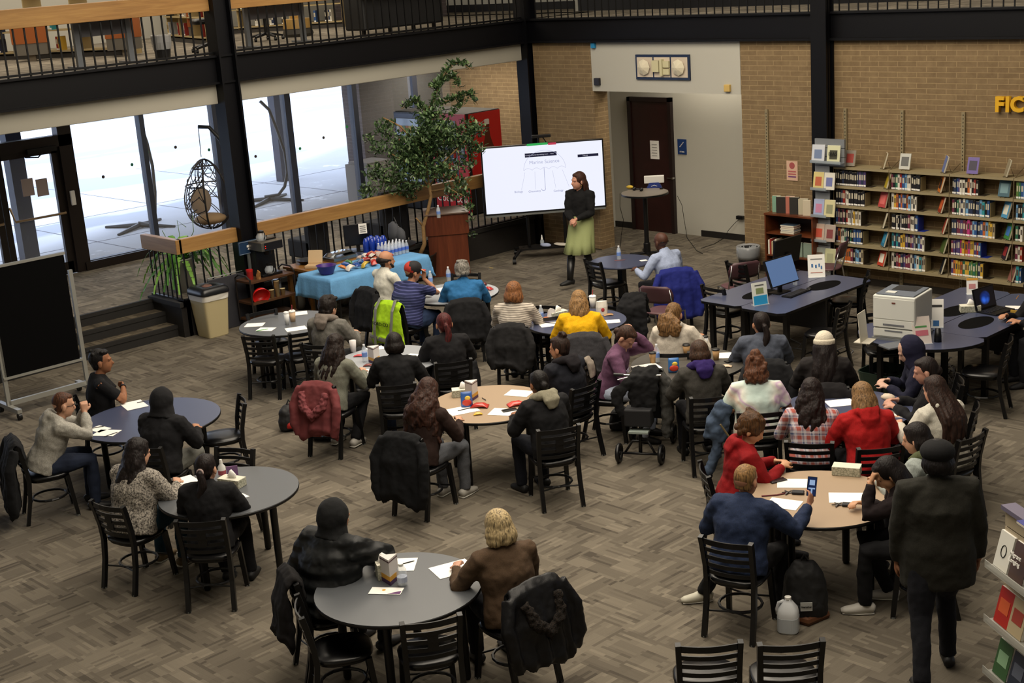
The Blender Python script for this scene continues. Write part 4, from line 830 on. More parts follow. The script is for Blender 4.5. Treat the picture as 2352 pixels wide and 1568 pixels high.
for k, ch in enumerate('wrckwrcwsww'):
    loose_book(x+0.016, 17.38, 0.422, 0.028, (0.22, 0.24, 0.2)[k % 3], 0.16, PAL[ch], '%s book, %s from the left on the middle shelf of the cherry bookcase' % (CN[ch], ORD[k]), group='%s books on the middle shelf of the cherry bookcase' % CN[ch]); x += 0.031
for k in range(2): loose_book(cx+0.12+k*0.17, 17.36, 0.422, 0.15, 0.22, 0.02, '7a8a7c', '%s sage green face-out book on the middle shelf of the cherry bookcase' % ('left', 'right')[k])
loose_book(cx-0.2, 17.36, 0.062, 0.2, 0.26, 0.03, 'c4bcae', 'pale large book on the bottom shelf of the cherry bookcase')
# ---------------------------------------------------------------- display rack cut off at the lower right corner
RA = radians(-33); c = V((-3.51, 7.643, 0)); t = thing('display_rack', 'tan slatted display stand cut off by the lower right picture edge', 'display rack', c, RA)
SL = mat('a89a80', 0.5)
for k in range(11): MB().bx(-0.45, 0.45, -0.03, 0.03, 0.1+k*0.13, 0.1+k*0.13+0.12).build('slat', SL, t)
MB().bx(-0.44, 0.44, -0.02, 0.028, 0.05, 1.5).build('backing', mat('4a4236', 0.6), t); MB().bx(-0.47, 0.47, -0.05, 0.05, 1.5, 1.53).build('top_cap', mat('6a6478', 0.5), t)
MB().bx(-0.47, 0.47, -0.3, 0.3, 0, 0.08).build('base', mat('2c4a7c', 0.5), t)
for z in (1.13, 0.75, 0.38): MB().bx(-0.47, 0.45, -0.15, -0.03, z-0.012, z).bx(-0.47, 0.45, -0.155, -0.15, z-0.012, z+0.04).build('acrylic_shelf', mat('b4b4ac', 0.15, alpha=0.55), t)
Rk = M.Rotation(RA, 4, 'Z')
for (u, z, c_, c2, lab) in ((-0.38, 1.13, 'd4d2c8', '2a2a2a', 'white book with a knotted line drawing'), (-0.2, 1.13, '4a3630', 'b8b0a8', 'dark brown book with white lettering'), (0.0, 1.13, '2c3440', 'a0622c', 'dark blue and orange book'), (-0.36, 0.75, 'a8241a', 'c8582a', 'red book'), (-0.2, 0.75, 'b0a080', '9a3a2c', 'beige book with red letters'), (-0.36, 0.38, '3a5c38', '8ab08a', 'green book'), (-0.18, 0.38, '2a3040', '5a6070', 'dark navy book')):
    q = c + (Rk @ V((u, -0.09, 0))); t = thing('display_book', lab + ' on the lower right display stand', 'book', (q.x, q.y, z), RA); R = (radians(-14), 0, 0)
    MB().bx(-0.08, 0.08, -0.014, 0.014, 0, 0.24).build('cover', mat(c_, 0.4), t, rot=R); MB().bx(-0.077, 0.081, -0.01, 0.01, 0.003, 0.242).build('pages', PAPER, t, rot=R)
    if 'knotted' in lab: MB().tube([(0.028*sin(k*0.6)*(1 if k < 11 else -1), -0.016, 0.12+0.04*cos(k*0.6)) for k in range(20)], 0.003, 5).build('cover_drawing', BLK, t, rot=R)
    elif 'white lettering' in lab: text('Migrant\nLonging', 0.04, (0, -0.016, 0.15), (pi/2-radians(14), 0, 0), PAPER, t)
    else: MB().bx(-0.055, 0.055, -0.0165, -0.014, 0.08, 0.17).build('cover_picture', mat(c2, 0.5), t, rot=R)
q = c + (Rk @ V((-0.02, -0.02, 0))); loose_book(q.x, q.y, 1.531, 0.3, 0.02, 0.2, '3a3f86', 'blue book lying on top of the lower right display stand', RA, True)
# ================================================================ screen and its rolling stand
vf = V((-sin(YAW), cos(YAW), 0))       # horizontal direction towards the far corner
def CPT(px, py, O):
    d = ray(px, py); return CP + d*((V(O)-CP).dot(vf)/d.dot(vf))
G = P(1243, 590, 0); dep = (G-CP).dot(cF); tw = 277/FPX*dep; q = CPT(1249, 407, G)
t = thing('presentation_screen', 'large wide screen on a rolling stand showing an umbrella drawing', 'screen', (q.x, q.y, 0), rz(2)); zc = q.z; th = tw*9/16
MB().box((0, 0, zc), (tw, 0.06, th)).build('casing', BLK, t, bevel=0.008)
SW = mat('eef1ff', 0.3, emit=0.98, name='white_screen'); lay = -0.031
sc_ = MB().bx(-tw/2+0.025, tw/2-0.025, lay-0.002, lay, zc-th/2+0.03, zc+th/2-0.025).build('screen', SW, t)
MB().bx(-tw/2+0.02, tw/2-0.02, -0.05, -0.0, zc-th/2-0.03, zc-th/2).build('soundbar', GREYM, t)
def sx(px): return (px-1249)/277*tw
def sz(px, py): return zc-((py-407)+(px-1249)*0.07)/277*tw
def em(c, e=0.7): return mat(c, 0.4, emit=e)
MB().bx(sx(1215), sx(1262), lay-0.004, lay-0.002, sz(1240, 334), sz(1240, 329)).build('green_banner', em('35c060'), t)
MB().bx(sx(1263), sx(1281), lay-0.004, lay-0.002, sz(1270, 333), sz(1270, 328)).build('red_banner', em('d8405c'), t)
b1 = MB().bx(sx(1209), sx(1281), lay-0.004, lay-0.002, sz(1245, 359), sz(1245, 350)).build('notice_bar', em('1c2050', 0.3), t); b2 = MB().bx(sx(1328), sx(1375), lay-0.004, lay-0.002, sz(1350, 360), sz(1350, 354)).build('name_bar', em('1c2050', 0.3), t)
LT = em('b8bde0', 0.8)
text('Marine Science', 0.085, (sx(1252), lay-0.004, sz(1252, 371)), (pi/2, 0, 0), LT, t, extr=0.0005)
text('Biology', 0.05, (sx(1190), lay-0.004, sz(1190, 439)), (pi/2, 0, 0), em('9aa0d0', 0.75), t, extr=0.0005); text('Chemistry', 0.05, (sx(1226), lay-0.004, sz(1226, 438)), (pi/2, 0, 0), em('9aa0d0', 0.75), t, extr=0.0005); text('Geology', 0.05, (sx(1280), lay-0.004, sz(1280, 437)), (pi/2, 0, 0), em('9aa0d0', 0.75), t, extr=0.0005)
text('2 people entered the waiting room     View     x', 0.028, (sx(1245), lay-0.006, sz(1245, 354.5)), (pi/2, 0, 0), em('d8d8e8', 0.8), t, extr=0.0005); text('Talking:', 0.03, (sx(1345), lay-0.006, sz(1345, 357)), (pi/2, 0, 0), em('d8d8e8', 0.8), t, extr=0.0005)
um = MB(); cx_, cz_ = sx(1252), sz(1252, 388); R_ = 0.36*1.0
um.tube([(cx_+R_*cos(a_), lay-0.004, cz_+0.9*R_*sin(a_)) for a_ in [k*pi/24 for k in range(25)]], 0.003, 4)
for k in range(5): um.tube([(cx_-R_+R_*0.4*k+R_*0.4*j/6, lay-0.004, cz_+0.035*sin(pi*j/6)) for j in range(7)], 0.0025, 4)
um.tube([(cx_-0.01, lay-0.004, cz_+0.03), (cx_-0.01, lay-0.004, cz_-0.32)] + [(cx_-0.04+0.035*cos(a_), lay-0.004, cz_-0.33-0.035*sin(a_)) for a_ in [k*pi/6 for k in range(7)]], 0.006, 4)
for xa, xb in ((-0.34, -0.42), (-0.17, -0.18), (0.13, 0.17), (0.3, 0.4)): um.tube([(cx_+xa, lay-0.004, cz_-0.03), (cx_+xb, lay-0.004, cz_-0.33)], 0.0025, 4)
um.build('umbrella_drawing', LT, t)
MB().tube([(-0.32, 0.05, zc), (-0.32, 0.05, 0.2)], 0.03, 8).tube([(0.32, 0.05, zc), (0.32, 0.05, 0.2)], 0.03, 8).build('stand_post', BLKM, t)
MB().bx(-0.5, 0.5, -0.12, 0.18, 0.16, 0.19).build('stand_shelf', BLKM, t)
for s_ in (-1, 1):
    MB().tube([(s_*0.42, 0.05, 0.17), (s_*0.5, -0.1, 0.16), (s_*0.62, -0.42, 0.1)], 0.028, 8).tube([(s_*0.42, 0.05, 0.17), (s_*0.55, 0.4, 0.1)], 0.028, 8).build('stand_foot', BLKM, t)
    for yy, xx in ((-0.42, 0.62), (0.4, 0.55)): MB().cyl((s_*xx-0.03, yy, 0.045), (s_*xx+0.03, yy, 0.045), 0.045).build('caster', BLK, t)
MB().bx(-0.16, 0.16, -0.04, 0.04, zc+th/2+0.09, zc+th/2+0.14).tube([(-0.05, 0, zc+th/2), (-0.05, 0, zc+th/2+0.1)], 0.015).tube([(0.08, 0, zc+th/2), (0.02, 0, zc+th/2+0.1)], 0.01).build('video_camera_bar', BLK, t, bevel=0.01)
def TL(x, y, z): return t.matrix_basis @ V((x, y, z)) if False else V((t.location.x, t.location.y, 0)) + M.Rotation(rz(2), 3, 'Z') @ V((x, y, z))
o = MB().lathe([(0.035, 0), (0.035, 0.1), (0.015, 0.13), (0.012, 0.19)], seg=12).build('spray_bottle', CLEAR, loc=TL(-0.1, 0, 0.19), smooth=True); tag(o, 'clear bottle with white top on the screen stand shelf', 'bottle'); MB().lathe([(0.02, 0.12), (0.012, 0.17), (0.006, 0.2)], seg=10).build('nozzle', WHITE, o)
tag(MB().ell((0, 0, 0.03), (0.11, 0.07, 0.035)).build('cleaning_cloth', mat('9aa4c0', 0.9), loc=TL(-0.05, -0.07, 0.19), disp=0.03, dscale=0.05, smooth=True), 'crumpled pale blue cloth on the screen stand shelf', 'cloth')
tag(MB().ell((0, 0, 0.02), (0.16, 0.08, 0.02)).build('cloth_bag', mat('c4bdb0', 0.9), loc=TL(0.22, -0.05, 0.19), disp=0.02, dscale=0.06, smooth=True), 'cream cloth with a black mark on the screen stand shelf', 'cloth')
# ---------------------------------------------------------------- podium
p = P(1035, 628, 0); pw = 98/FPX*(p-CP).dot(cF)
t = thing('podium', 'dark red brown wooden podium in front of the ficus', 'podium', (p.x, p.y, 0), rz(4))
MB().bx(-pw/2+0.03, pw/2-0.03, -0.2, 0.2, 0, 0.72).build('body', WALNUT, t, bevel=0.005); MB().bx(-pw/2, pw/2, -0.22, 0.24, 0.70, 1.06).build('reading_box', WALNUT, t, bevel=0.005)
MB().box((0, 0, 1.075), (pw+0.03, 0.5, 0.02), rot=M.Rotation(radians(4), 3, 'X')).build('top_board', mat('6d5a50', 0.4), t)
o = bottle(1010, 496, 1.09, 'water bottle standing on the wooden podium'); o.location = P(1008, 500, 1.085)
# ---------------------------------------------------------------- ficus
def leaves(name, pts, n, spread, size, cols, parent, rn, droop=0.3):
    b = MB()
    wts = [max(r_**2.3, 0.0022) for _, r_ in pts]; seq = rn.choices(pts, weights=wts, k=n)
    for k in range(n):
        c, r = seq[k]; th = rn.uniform(0, 2*pi); u = rn.uniform(-1, 1); rr = r*rn.uniform(0.05, 1.15)**0.6
        q = V(c)+V((rr*math.sqrt(1-u*u)*cos(th), rr*math.sqrt(1-u*u)*sin(th), rr*u*0.85))
        R = M.Rotation(rn.uniform(0, 6.3), 3, 'Z') @ M.Rotation(rn.uniform(0.1, 1.3), 3, 'X') @ M.Rotation(rn.uniform(-.6, .6), 3, 'Y'); s_ = size*rn.uniform(0.7, 1.3)
        b.cur = rn.randrange(len(cols)); b.add([q+R @ V(v)*s_ for v in ((0, 0, 0), (0.28, 0.35, 0.05), (0.22, 0.75, 0.0), (0, 1.15, -0.12), (-0.22, 0.75, 0.0), (-0.28, 0.35, 0.05), (0, 0.5, -0.06))], [(0, 1, 6), (1, 2, 6), (2, 3, 6), (3, 4, 6), (4, 5, 6), (5, 0, 6)])
    return b.build(name, [mat(c, 0.4, spec=0.5) for c in cols], parent)
rn = random.Random(11); O = P(966, 640, 0)
t = thing('potted_ficus', 'tall indoor ficus tree in a black pot behind the podium', 'tree', (O.x, O.y, 0))
MB().lathe([(0.2, 0), (0.27, 0.1), (0.3, 0.4), (0.31, 0.42), (0.28, 0.42), (0.27, 0.36), (0.0, 0.35)], seg=28).build('pot', mat('14110f', 0.3), t, smooth=True)
MB().lathe([(0.27, 0.36), (0.1, 0.385), (0, 0.385)], seg=16).build('soil', mat('2a1f16', 1), t)
def LP(px, py, dv=0.0): q = CPT(px, py, O)+vf*dv; return q-V((O.x, O.y, 0))
BARK = mat('8a6c44', 0.85, noise=0.25, nscale=20)
MB().tube([V((0, 0, 0.35)), LP(975, 560), LP(972, 520), LP(984, 480), LP(990, 450), LP(986, 420)], [0.04, 0.035, 0.033, 0.03, 0.028, 0.024], 8).build('trunk', BARK, t, smooth=True)
for k, pth in enumerate((((986, 430), (950, 380), (900, 350)), ((986, 430), (975, 350), (985, 250), (1010, 190), (1040, 150)), ((986, 430), (1020, 370), (1070, 320)), ((986, 430), (930, 420), (870, 420)), ((975, 350), (920, 290), (880, 270)), ((988, 440), (1030, 430), (1065, 445)), ((972, 520), (960, 505), (955, 500)))):
    MB().tube([LP(x, y, (-0.15, 0.1, -0.1, 0.12, 0.0, -0.2, 0)[k]*i/2) for i, (x, y) in enumerate(pth)], [0.018-0.004*min(i, 3) for i in range(len(pth))], 6).build('branch', BARK, t, smooth=True)
pts = [(LP(x, y, dv), r) for x, y, r, dv in ((965, 330, 0.34, 0), (1010, 320, 0.36, 0.1), (930, 370, 0.3, -0.1), (1060, 325, 0.28, 0), (885, 300, 0.2, 0.1), (870, 340, 0.16, -.1), (900, 420, 0.25, 0), (865, 400, 0.2, 0.1), (960, 400, 0.32, 0), (1020, 390, 0.26, -.1), (985, 270, 0.26, 0), (940, 440, 0.2, .1), (845, 440, 0.16, 0), (1098, 300, 0.15, 0), (1070, 380, 0.16, 0), (1082, 505, 0.07, 0), (1085, 540, 0.05, 0), (1065, 450, 0.12, 0), (1080, 300, 0.2, .1), (1095, 345, 0.14, 0), (1045, 440, 0.17, -.1), (1075, 475, 0.11, 0), (1060, 420, 0.13, 0), (1000, 300, 0.3, -.2), (845, 320, 0.1, 0), (970, 360, 0.35, .2), (920, 335, 0.25, 0))]
for arc in ([(985, 275), (998, 225), (1014, 180), (1035, 148), (1062, 145), (1082, 160)], [(1000, 200), (1040, 170), (1058, 205)], [(1005, 240), (1045, 225), (1080, 215), (1097, 240)], [(1040, 262), (1070, 225)], [(985, 262), (955, 228), (922, 250)], [(1010, 190), (985, 200)]):
    for (xa, ya), (xb, yb) in zip(arc, arc[1:]):
        m_ = int(math.hypot(xb-xa, yb-ya)/9)+1
        pts += [(LP(xa+(xb-xa)*j/m_, ya+(yb-ya)*j/m_, 0.05*((j % 3)-1)), 0.065) for j in range(m_)]
    MB().tube([LP(x, y) for x, y in arc], 0.006, 5).build('branch', BARK, t)
lf_ = leaves('foliage', pts, 8200, 0, 0.066, ('30462a', '415a34', '547044', '748c5c', '3a5230'), t, rn)
# ---------------------------------------------------------------- vending machines
def vending(x0, x1, label, red):
    t = thing('vending_machine', label, 'vending machine', ((x0+x1)/2, 17.6, ZP)); w = (x1-x0)/2; h = 1.86
    cb_ = mat('a81820' if red else '15171d', 0.35)
    MB().bx(-w, w, -0.43, 0.43, 0.03, h).build('cabinet', mat('101013' if red else '1a1c22', 0.4), t)
    MB().bx(-w+0.01, w-0.01, -0.42, 0.42, h, h+0.01).build('top_panel', mat('2a2927', 0.8, spec=0.2), t)
    MB().bx(-w, w, -0.455, -0.43, 0.05, h).build('door', cb_, t)
    gx1 = w-0.26
    MB().bx(-w+0.06, gx1, -0.462, -0.455, 0.55, h-0.12).build('window', mat('2a3440' if red else '9ab0cc', 0.08, spec=0.9), t)
    fr_ = MB(); [fr_.bx(-w+0.07, gx1-0.01, -0.466, -0.462, 0.62+k*0.21, 0.635+k*0.21) for k in range(5)]; fr_.build('product_shelf', mat('9aa4ac', 0.3, 0.4), t)
    rr = random.Random(5 if red else 6)
    for r_ in range(5):
        for k in range(7): 
            bw = (gx1-0.02+w-0.08)/7; x_ = -w+0.075+k*bw; c_ = rr.choice(['8a2018', 'b8b4ac', '3a2018', '4a5a3a', '2a4a8a', 'a85a2a'] if red else ['c9a23a', '8a2018', 'c8c4bc', '3a6aa8', '5a7a3a', 'b86a2a'])
            MB().lathe([(0.028, 0), (0.03, 0.1), (0.012, 0.13), (0.012, 0.145)], seg=8).build('product', mat(c_, 0.4), t, loc=(x_+bw/2, -0.463, 0.637+r_*0.21)) if red else MB().bx(x_+0.008, x_+bw-0.008, -0.47, -0.462, 0.637+r_*0.21, 0.637+r_*0.21+0.13).build('product', mat(c_, 0.4), t)
    MB().bx(w-0.2, w-0.05, -0.465, -0.455, 0.95, 1.5).build('keypad_panel', mat('15181f', 0.3), t)
    kp = MB(); [kp.bx(w-0.165+i*0.03, w-0.145+i*0.03, -0.469, -0.465, 1.15+j*0.035, 1.175+j*0.035) for i in range(3) for j in range(4)]; kp.bx(w-0.17, w-0.08, -0.469, -0.465, 1.38, 1.43); kp.build('keypad', mat('a8b4c0', 0.4), t)
    MB().bx(-w+0.1, w-0.3, -0.464, -0.455, 0.18 if not red else 0.1, 0.4).build('delivery_flap', mat('0c0c0e' if not red else 'b01c24', 0.3), t)
    if red:
        text('Coca-Cola', 0.2, (0, -0.468, 0.3), (pi/2, 0, 0), WHITE, t, extr=0.001)
        MB().bx(w, w+0.006, -0.36, 0.43, 0.5, h-0.005).build('side_panel', mat('a01414', 0.4), t)
        MB().lathe([(0.12, 0), (0.14, 0.2), (0.13, 0.42), (0.15, 0.55), (0.07, 0.78), (0.05, 0.95), (0.06, 0.97), (0.06, 1.03)], seg=20).build('bottle_picture', mat('4a1a10', 0.25), t, loc=(w+0.006, 0.08, 0.62)).scale = (0.02, 1, 1)
        MB().lathe([(0.063, 0), (0.063, 0.09), (0.04, 0.1)], seg=14).build('bottle_cap_picture', mat('b8b0a8', 0.3), t, loc=(w+0.008, 0.08, 1.62)).scale = (0.02, 1, 1)
    else:
        MB().bx(-w+0.02, w-0.02, -0.47, -0.455, h-0.1, h-0.02).build('header_panel', mat('2a3550', 0.3), t); MB().bx(-w+0.3, w-0.35, -0.47, -0.463, 0.42, 0.5).build('push_flap', mat('c0c8d0', 0.3), t)
vending(-19.95, -19.0, 'red drinks vending machine with a bottle pictured on its side', True)
vending(-21.0, -20.05, 'dark snack vending machine with a glass front, left of the red one', False)
# ---------------------------------------------------------------- fern planter behind the rail
O = P(424, 668, ZP); t = thing('fern_planter', 'fern in a tall grey pot behind the lower oak railing', 'potted plant', O)
MB().lathe([(0.15, 0), (0.2, 0.5), (0.215, 0.52), (0.19, 0.52), (0.18, 0.47), (0, 0.46)], seg=24).build('pot', mat('a09f99', 0.7), t, smooth=True)
b = MB(); rn = random.Random(4)
for k in range(46):
    th = rn.uniform(0, 6.28); L_ = rn.uniform(0.4, 0.75); d = V((cos(th), sin(th), 0)); upk = rn.uniform(0.1, 0.5); b.cur = rn.randrange(3)
    ax = [V((0, 0, 0.48)) + d*(L_*f_) + V((0, 0, upk*sin(f_*2.2)-0.6*f_*f_*L_*1.3)) for f_ in [j/9 for j in range(10)]]; sd = V((-sin(th), cos(th), 0))
    for j in range(1, 9):
        lw = 0.05*(1-abs(j-3)/8)
        for e in (-1, 1): b.add([ax[j], ax[j]+sd*e*lw+d*0.02-V((0, 0, 0.01)), ax[j+1]+sd*e*lw*0.8, ax[j+1]], [(0, 1, 2, 3)])
b.build('fronds', [mat(c, 0.5) for c in ('5f9a3a', '4a8430', '84ba4c')], t)
MB().tube([(0, 0, 0.5), (-0.1, 0.1, 0.85), (-0.2, 0.15, 1.05), (-0.05, 0.2, 0.95)], 0.006, 5).tube([(0, 0, 0.5), (0.15, 0.2, 0.9), (0.14, 0.22, 1.15)], 0.006, 5).tube([(0, 0, 0.5), (-0.3, 0.0, 0.75), (-0.42, 0.0, 0.9)], 0.006, 5).build('tall_stems', mat('5f7a4c', 0.6), t)
O = P(62, 860, 0)+V((-0.9, 0.1, 0)); t = thing('fern_planter', 'fern in a dark planter behind the chalkboard', 'potted plant', (O.x, O.y, 0))
MB().bx(-0.3, 0.3, -0.35, 0.35, 0, 0.45).build('planter_box', STEM, t); b = MB()
for k in range(20):
    th = rn.uniform(0, 6.28); d = V((cos(th), sin(th), 0)); sd = V((-sin(th), cos(th), 0)); ax = [V((0, 0, 0.45)) + d*(0.5*f_) + V((0, 0, 0.25*sin(f_*2.6)-0.3*f_*f_)) for f_ in [j/7 for j in range(8)]]
    for j in range(1, 7):
        for e in (-1, 1): b.add([ax[j], ax[j]+sd*e*0.035, ax[j+1]+sd*e*0.03, ax[j+1]], [(0, 1, 2, 3)])
b.build('fronds', mat('33502a', 0.6), t)
# ---------------------------------------------------------------- hanging chairs outdoors
def stand(label, base, pts, basket=None):
    O = P(base[0], base[1], 0.42); t = thing('hanging_chair_stand', label, 'garden chair', O); f = lambda x, y: CPT(x, y, O)-O; ST = mat('05070a', 0.5)
    MB().tube([f(*q) for q in pts], 0.034, 8).build('curved_pole', ST, t, smooth=True)
    for a_ in range(4): MB().tube([(0, 0, 0.06), (0.78*cos(a_*pi/2+0.5), 0.78*sin(a_*pi/2+0.5), 0.02)], [0.05, 0.028], 6).build('foot', ST, t)
    if basket:
        c, top_, rx, rz_ = basket; C_ = f(*c); K = f(*top_)
        MB().tube([f(*pts[-1]), K], 0.008, 5).build('chain', GREYM, t)
        ax = (K-C_); ax = V((0, 0, 1)); b = MB(); rn = random.Random(2)
        def eg(u, th): # egg surface point
            r = sin(u)*(1-0.25*cos(u)); return C_+V((rx*r*cos(th), rx*r*sin(th), rz_*cos(u)))
        for k in range(120):
            u, th = rn.uniform(0.15, 2.9), rn.uniform(0.6, 5.4); du, dt = rn.uniform(-.22, .22), rn.uniform(-.28, .28); pts_ = []
            for j in range(9):
                uu = min(3.0, max(0.1, u+du*j*0.6)); tt = th+dt*j*0.6; tt = min(5.6, max(0.7, tt)); pts_.append(eg(uu, tt))
            b.tube(pts_, 0.008, 4)
        b.tube([eg(u*0.19+0.05, 0.6) for u in range(17)], 0.018, 6).tube([eg(u*0.19+0.05, 5.6) for u in range(17)], 0.018, 6).tube([eg(1.3, 0.6+0.25*k) for k in range(21)], 0.014, 6).tube([eg(0.7, 0.6+0.25*k) for k in range(21)], 0.014, 6)
        b.build('wicker_basket', mat('1b1512', 0.6), t, smooth=True); MB().ell(C_+V((0, 0, -rz_*0.72)), (rx*0.72, rx*0.72, 0.1)).ell(C_+V((-rx*0.6, 0, -rz_*0.25)), (0.09, rx*0.55, rz_*0.4)).build('cushion', mat('9a7f5e', 0.9), t, smooth=True)
stand('empty black hanging chair stand outside, right of the tall dark column', (620, 463), [(608, 452), (640, 447), (654, 428), (660, 395), (654, 350), (637, 300), (618, 252), (597, 232)])
stand('empty black hanging chair stand outside, behind the second window post', (322, 523), [(318, 512), (345, 515), (356, 490), (356, 440), (350, 380), (338, 330), (325, 290)])
stand('wicker egg chair with tan cushion hanging outside, left of the tall column', (560, 560), [(548, 550), (572, 545), (585, 520), (560, 450), (530, 380), (505, 320), (480, 292), (455, 291)], ((476, 445), (462, 360), 0.40, 0.62))
# ---------------------------------------------------------------- chalkboard on casters
A = P(205, 905, 0); B_ = P(25, 955, 0); mid = (A+B_)/2; hx_ = (A-B_).length/2; ang = math.atan2((A-B_).y, (A-B_).x)
t = thing('chalkboard', 'black chalkboard on a silver rolling frame at the left edge', 'chalkboard', (mid.x, mid.y, 0), ang); SIL = mat('a8a8a2', 0.35, 0.5)
MB().bx(-hx_+0.0, hx_-0.06, -0.02, 0.02, 0.50, 1.87).build('board', mat('040405', 0.9, spec=0.1), t)
MB().bx(-hx_-0.02, hx_-0.04, -0.025, 0.025, 1.86, 1.89).bx(-hx_-0.02, hx_-0.02, -0.035, 0.03, 0.47, 0.5).build('board_frame', SIL, t)
for e in (-1, 1):
    MB().bx(e*hx_-0.025, e*hx_+0.025, -0.02, 0.02, 0.1, 1.65).build('side_post', SIL, t); MB().bx(e*hx_-0.03, e*hx_+0.03, -0.3, 0.3, 0.09, 0.14).build('foot', SIL, t)
    for yy in (-0.27, 0.27): MB().cyl((e*hx_-0.02, yy, 0.045), (e*hx_+0.02, yy, 0.045), 0.045).build('caster', BLK, t)
MB().bx(-hx_, hx_, -0.02, 0.02, 0.13, 0.19).build('cross_bar', SIL, t)
# ---------------------------------------------------------------- waste bin and folded table by the steps
t = thing('waste_bin', 'cream waste bin with a black lid and white liner beside the steps', 'waste bin', (-17.62, 10.6, 0))
MB().lathe([(0.165, 0), (0.17, 0.01), (0.22, 0.64), (0.22, 0.65)], seg=32, sq=9).build('bin_body', mat('b5a780', 0.6), t)
MB().lathe([(0.222, 0.56), (0.226, 0.6), (0.232, 0.655)], seg=32, sq=7).build('liner', mat('d8d4cc', 0.5), t, disp=0.02, dscale=0.06)
MB().lathe([(0.24, 0.645), (0.245, 0.66), (0.235, 0.71), (0.2, 0.75), (0.1, 0.75), (0.085, 0.72), (0, 0.7)], seg=32, sq=7).build('lid', mat('15161a', 0.35), t, smooth=True)
MB().ell((-0.02, 0, 0.735), (0.08, 0.08, 0.02)).build('rubbish', mat('6a4a40', 0.8), t, disp=0.03, dscale=0.03, smooth=True)
y0, y1 = XP(505, 740, -17.75).y, XP(572, 690, -17.75).y
t = thing('folded_table', 'dark folded table leaning on the knee wall behind the waste bin', 'table', (-17.72, (y0+y1)/2, 0)); R = (0, radians(-6), 0)
MB().bx(-0.03, 0.0, -0.36, 0.36, 0.0, 0.78).build('tabletop', mat('2a2a30', 0.6), t, rot=R, bevel=0.01); MB().tube([(-0.04, -0.3, 0.02), (-0.04, -0.33, 0.8), (-0.04, 0.3, 0.8), (-0.04, 0.33, 0.02)], 0.012).build('folded_legs', GREYM, t, rot=R)
# ---------------------------------------------------------------- coffee cart
xf = -17.3; y0, y1 = XP(580, 690, xf).y, XP(680, 663, xf).y; cyy = (y0+y1)/2; L2 = (y1-y0)/2
t = thing('coffee_cart', 'brown rolling cart with the coffee machine on top, by the column', 'cart', (xf-0.2, cyy, 0)); CB = mat('4a2f1a', 0.5)
for z in (0.12, 0.38, 0.7): MB().bx(-0.2, 0.2, -L2, L2, z-0.015, z+0.015).build('cart_shelf', CB, t)
for e in (-1, 1): MB().tube([(0.19, e*L2, 0.1), (0.19, e*L2, 0.75), (0.1, e*L2, 0.8), (-0.1, e*L2, 0.8), (-0.19, e*L2, 0.75), (-0.19, e*L2, 0.1)], 0.014, 8).build('cart_frame', mat('1a1412', 0.5), t)
for sx_ in (-1, 1):
    for sy_ in (-1, 1): MB().cyl((sx_*0.16-0.015, sy_*(L2-0.05), 0.05), (sx_*0.16+0.015, sy_*(L2-0.05), 0.05), 0.05).build('caster', BLK, t)
def CL_(dx, dy, z): return (xf-0.2+dx, cyy+dy, z)
t = thing('coffee_machine', 'black and steel coffee machine with a glass pot on the cart', 'coffee machine', CL_(0, 0.08, 0.715), pi/2)
MB().bx(-0.18, 0.18, -0.1, 0.2, 0, 0.04).bx(-0.17, 0.17, 0.04, 0.2, 0.03, 0.42).build('body', BLK, t, bevel=0.008); MB().bx(-0.19, 0.19, -0.17, 0.2, 0.4, 0.53).build('steel_head', mat('77726a', 0.3, 0.7), t, bevel=0.006)
MB().bx(-0.14, 0.18, -0.176, -0.17, 0.41, 0.52).build('front_panel', mat('15151a', 0.3), t); MB().bx(-0.13, -0.12, -0.18, -0.176, 0.44, 0.45).bx(-0.13, -0.12, -0.18, -0.176, 0.47, 0.48).build('red_lights', mat('ff2010', 0.5, emit=2), t); MB().lathe([(0.06, 0.33), (0.08, 0.4)], (-0.02, -0.07, 0), 16).build('filter_basket', BLK, t)
def pot(name, loc, label):
    o = MB().lathe([(0.055, 0), (0.075, 0.03), (0.078, 0.07), (0.045, 0.12), (0.045, 0.135)], seg=20).build(name, mat('d0d8e0', 0.05, alpha=0.45, spec=0.9), loc=loc, smooth=True); tag(o, label, 'coffee pot'); MB().lathe([(0.048, 0.125), (0.05, 0.15), (0.02, 0.16)], seg=14).tube([(0.05, 0, 0.13), (0.1, 0, 0.13), (0.11, 0, 0.08), (0.075, 0, 0.03)], 0.008).build('lid_and_handle', BLK, o)
pot('coffee_pot', CL_(0.09, 0.04, 0.755), 'glass coffee pot on the machine hot plate'); pot('coffee_pot', CL_(0.02, 0.0, 1.25), 'glass coffee pot standing on top of the coffee machine')
tag(MB().bx(-0.05, 0.05, -0.09, 0.09, 0, 0.015).build('tablet', BLK, loc=CL_(-0.02, 0.17, 1.25)), 'small dark tablet lying on the coffee machine', 'tablet')
o = MB().lathe([(0.05, 0), (0.05, 0.12)], seg=18).build('coffee_can', mat('8a1a18', 0.4), loc=CL_(0.0, -0.26, 0.715)); MB().lathe([(0.052, 0.12), (0.052, 0.15)], seg=18).build('lid', mat('b01818', 0.4), o); tag(o, 'red coffee canister on the cart left of the machine', 'canister')
tag(MB().tube([(0, 0, 0), (0, 0, 0.05), (0.03, 0, 0.12)], [(0.045, 0.03), (0.045, 0.03), (0.04, 0.008)], 8).build('filter_bag', mat('9a6c3a', 0.9), loc=CL_(0.1, -0.18, 0.715), disp=0.02, dscale=0.04), 'crumpled brown paper bag on the cart', 'paper bag')
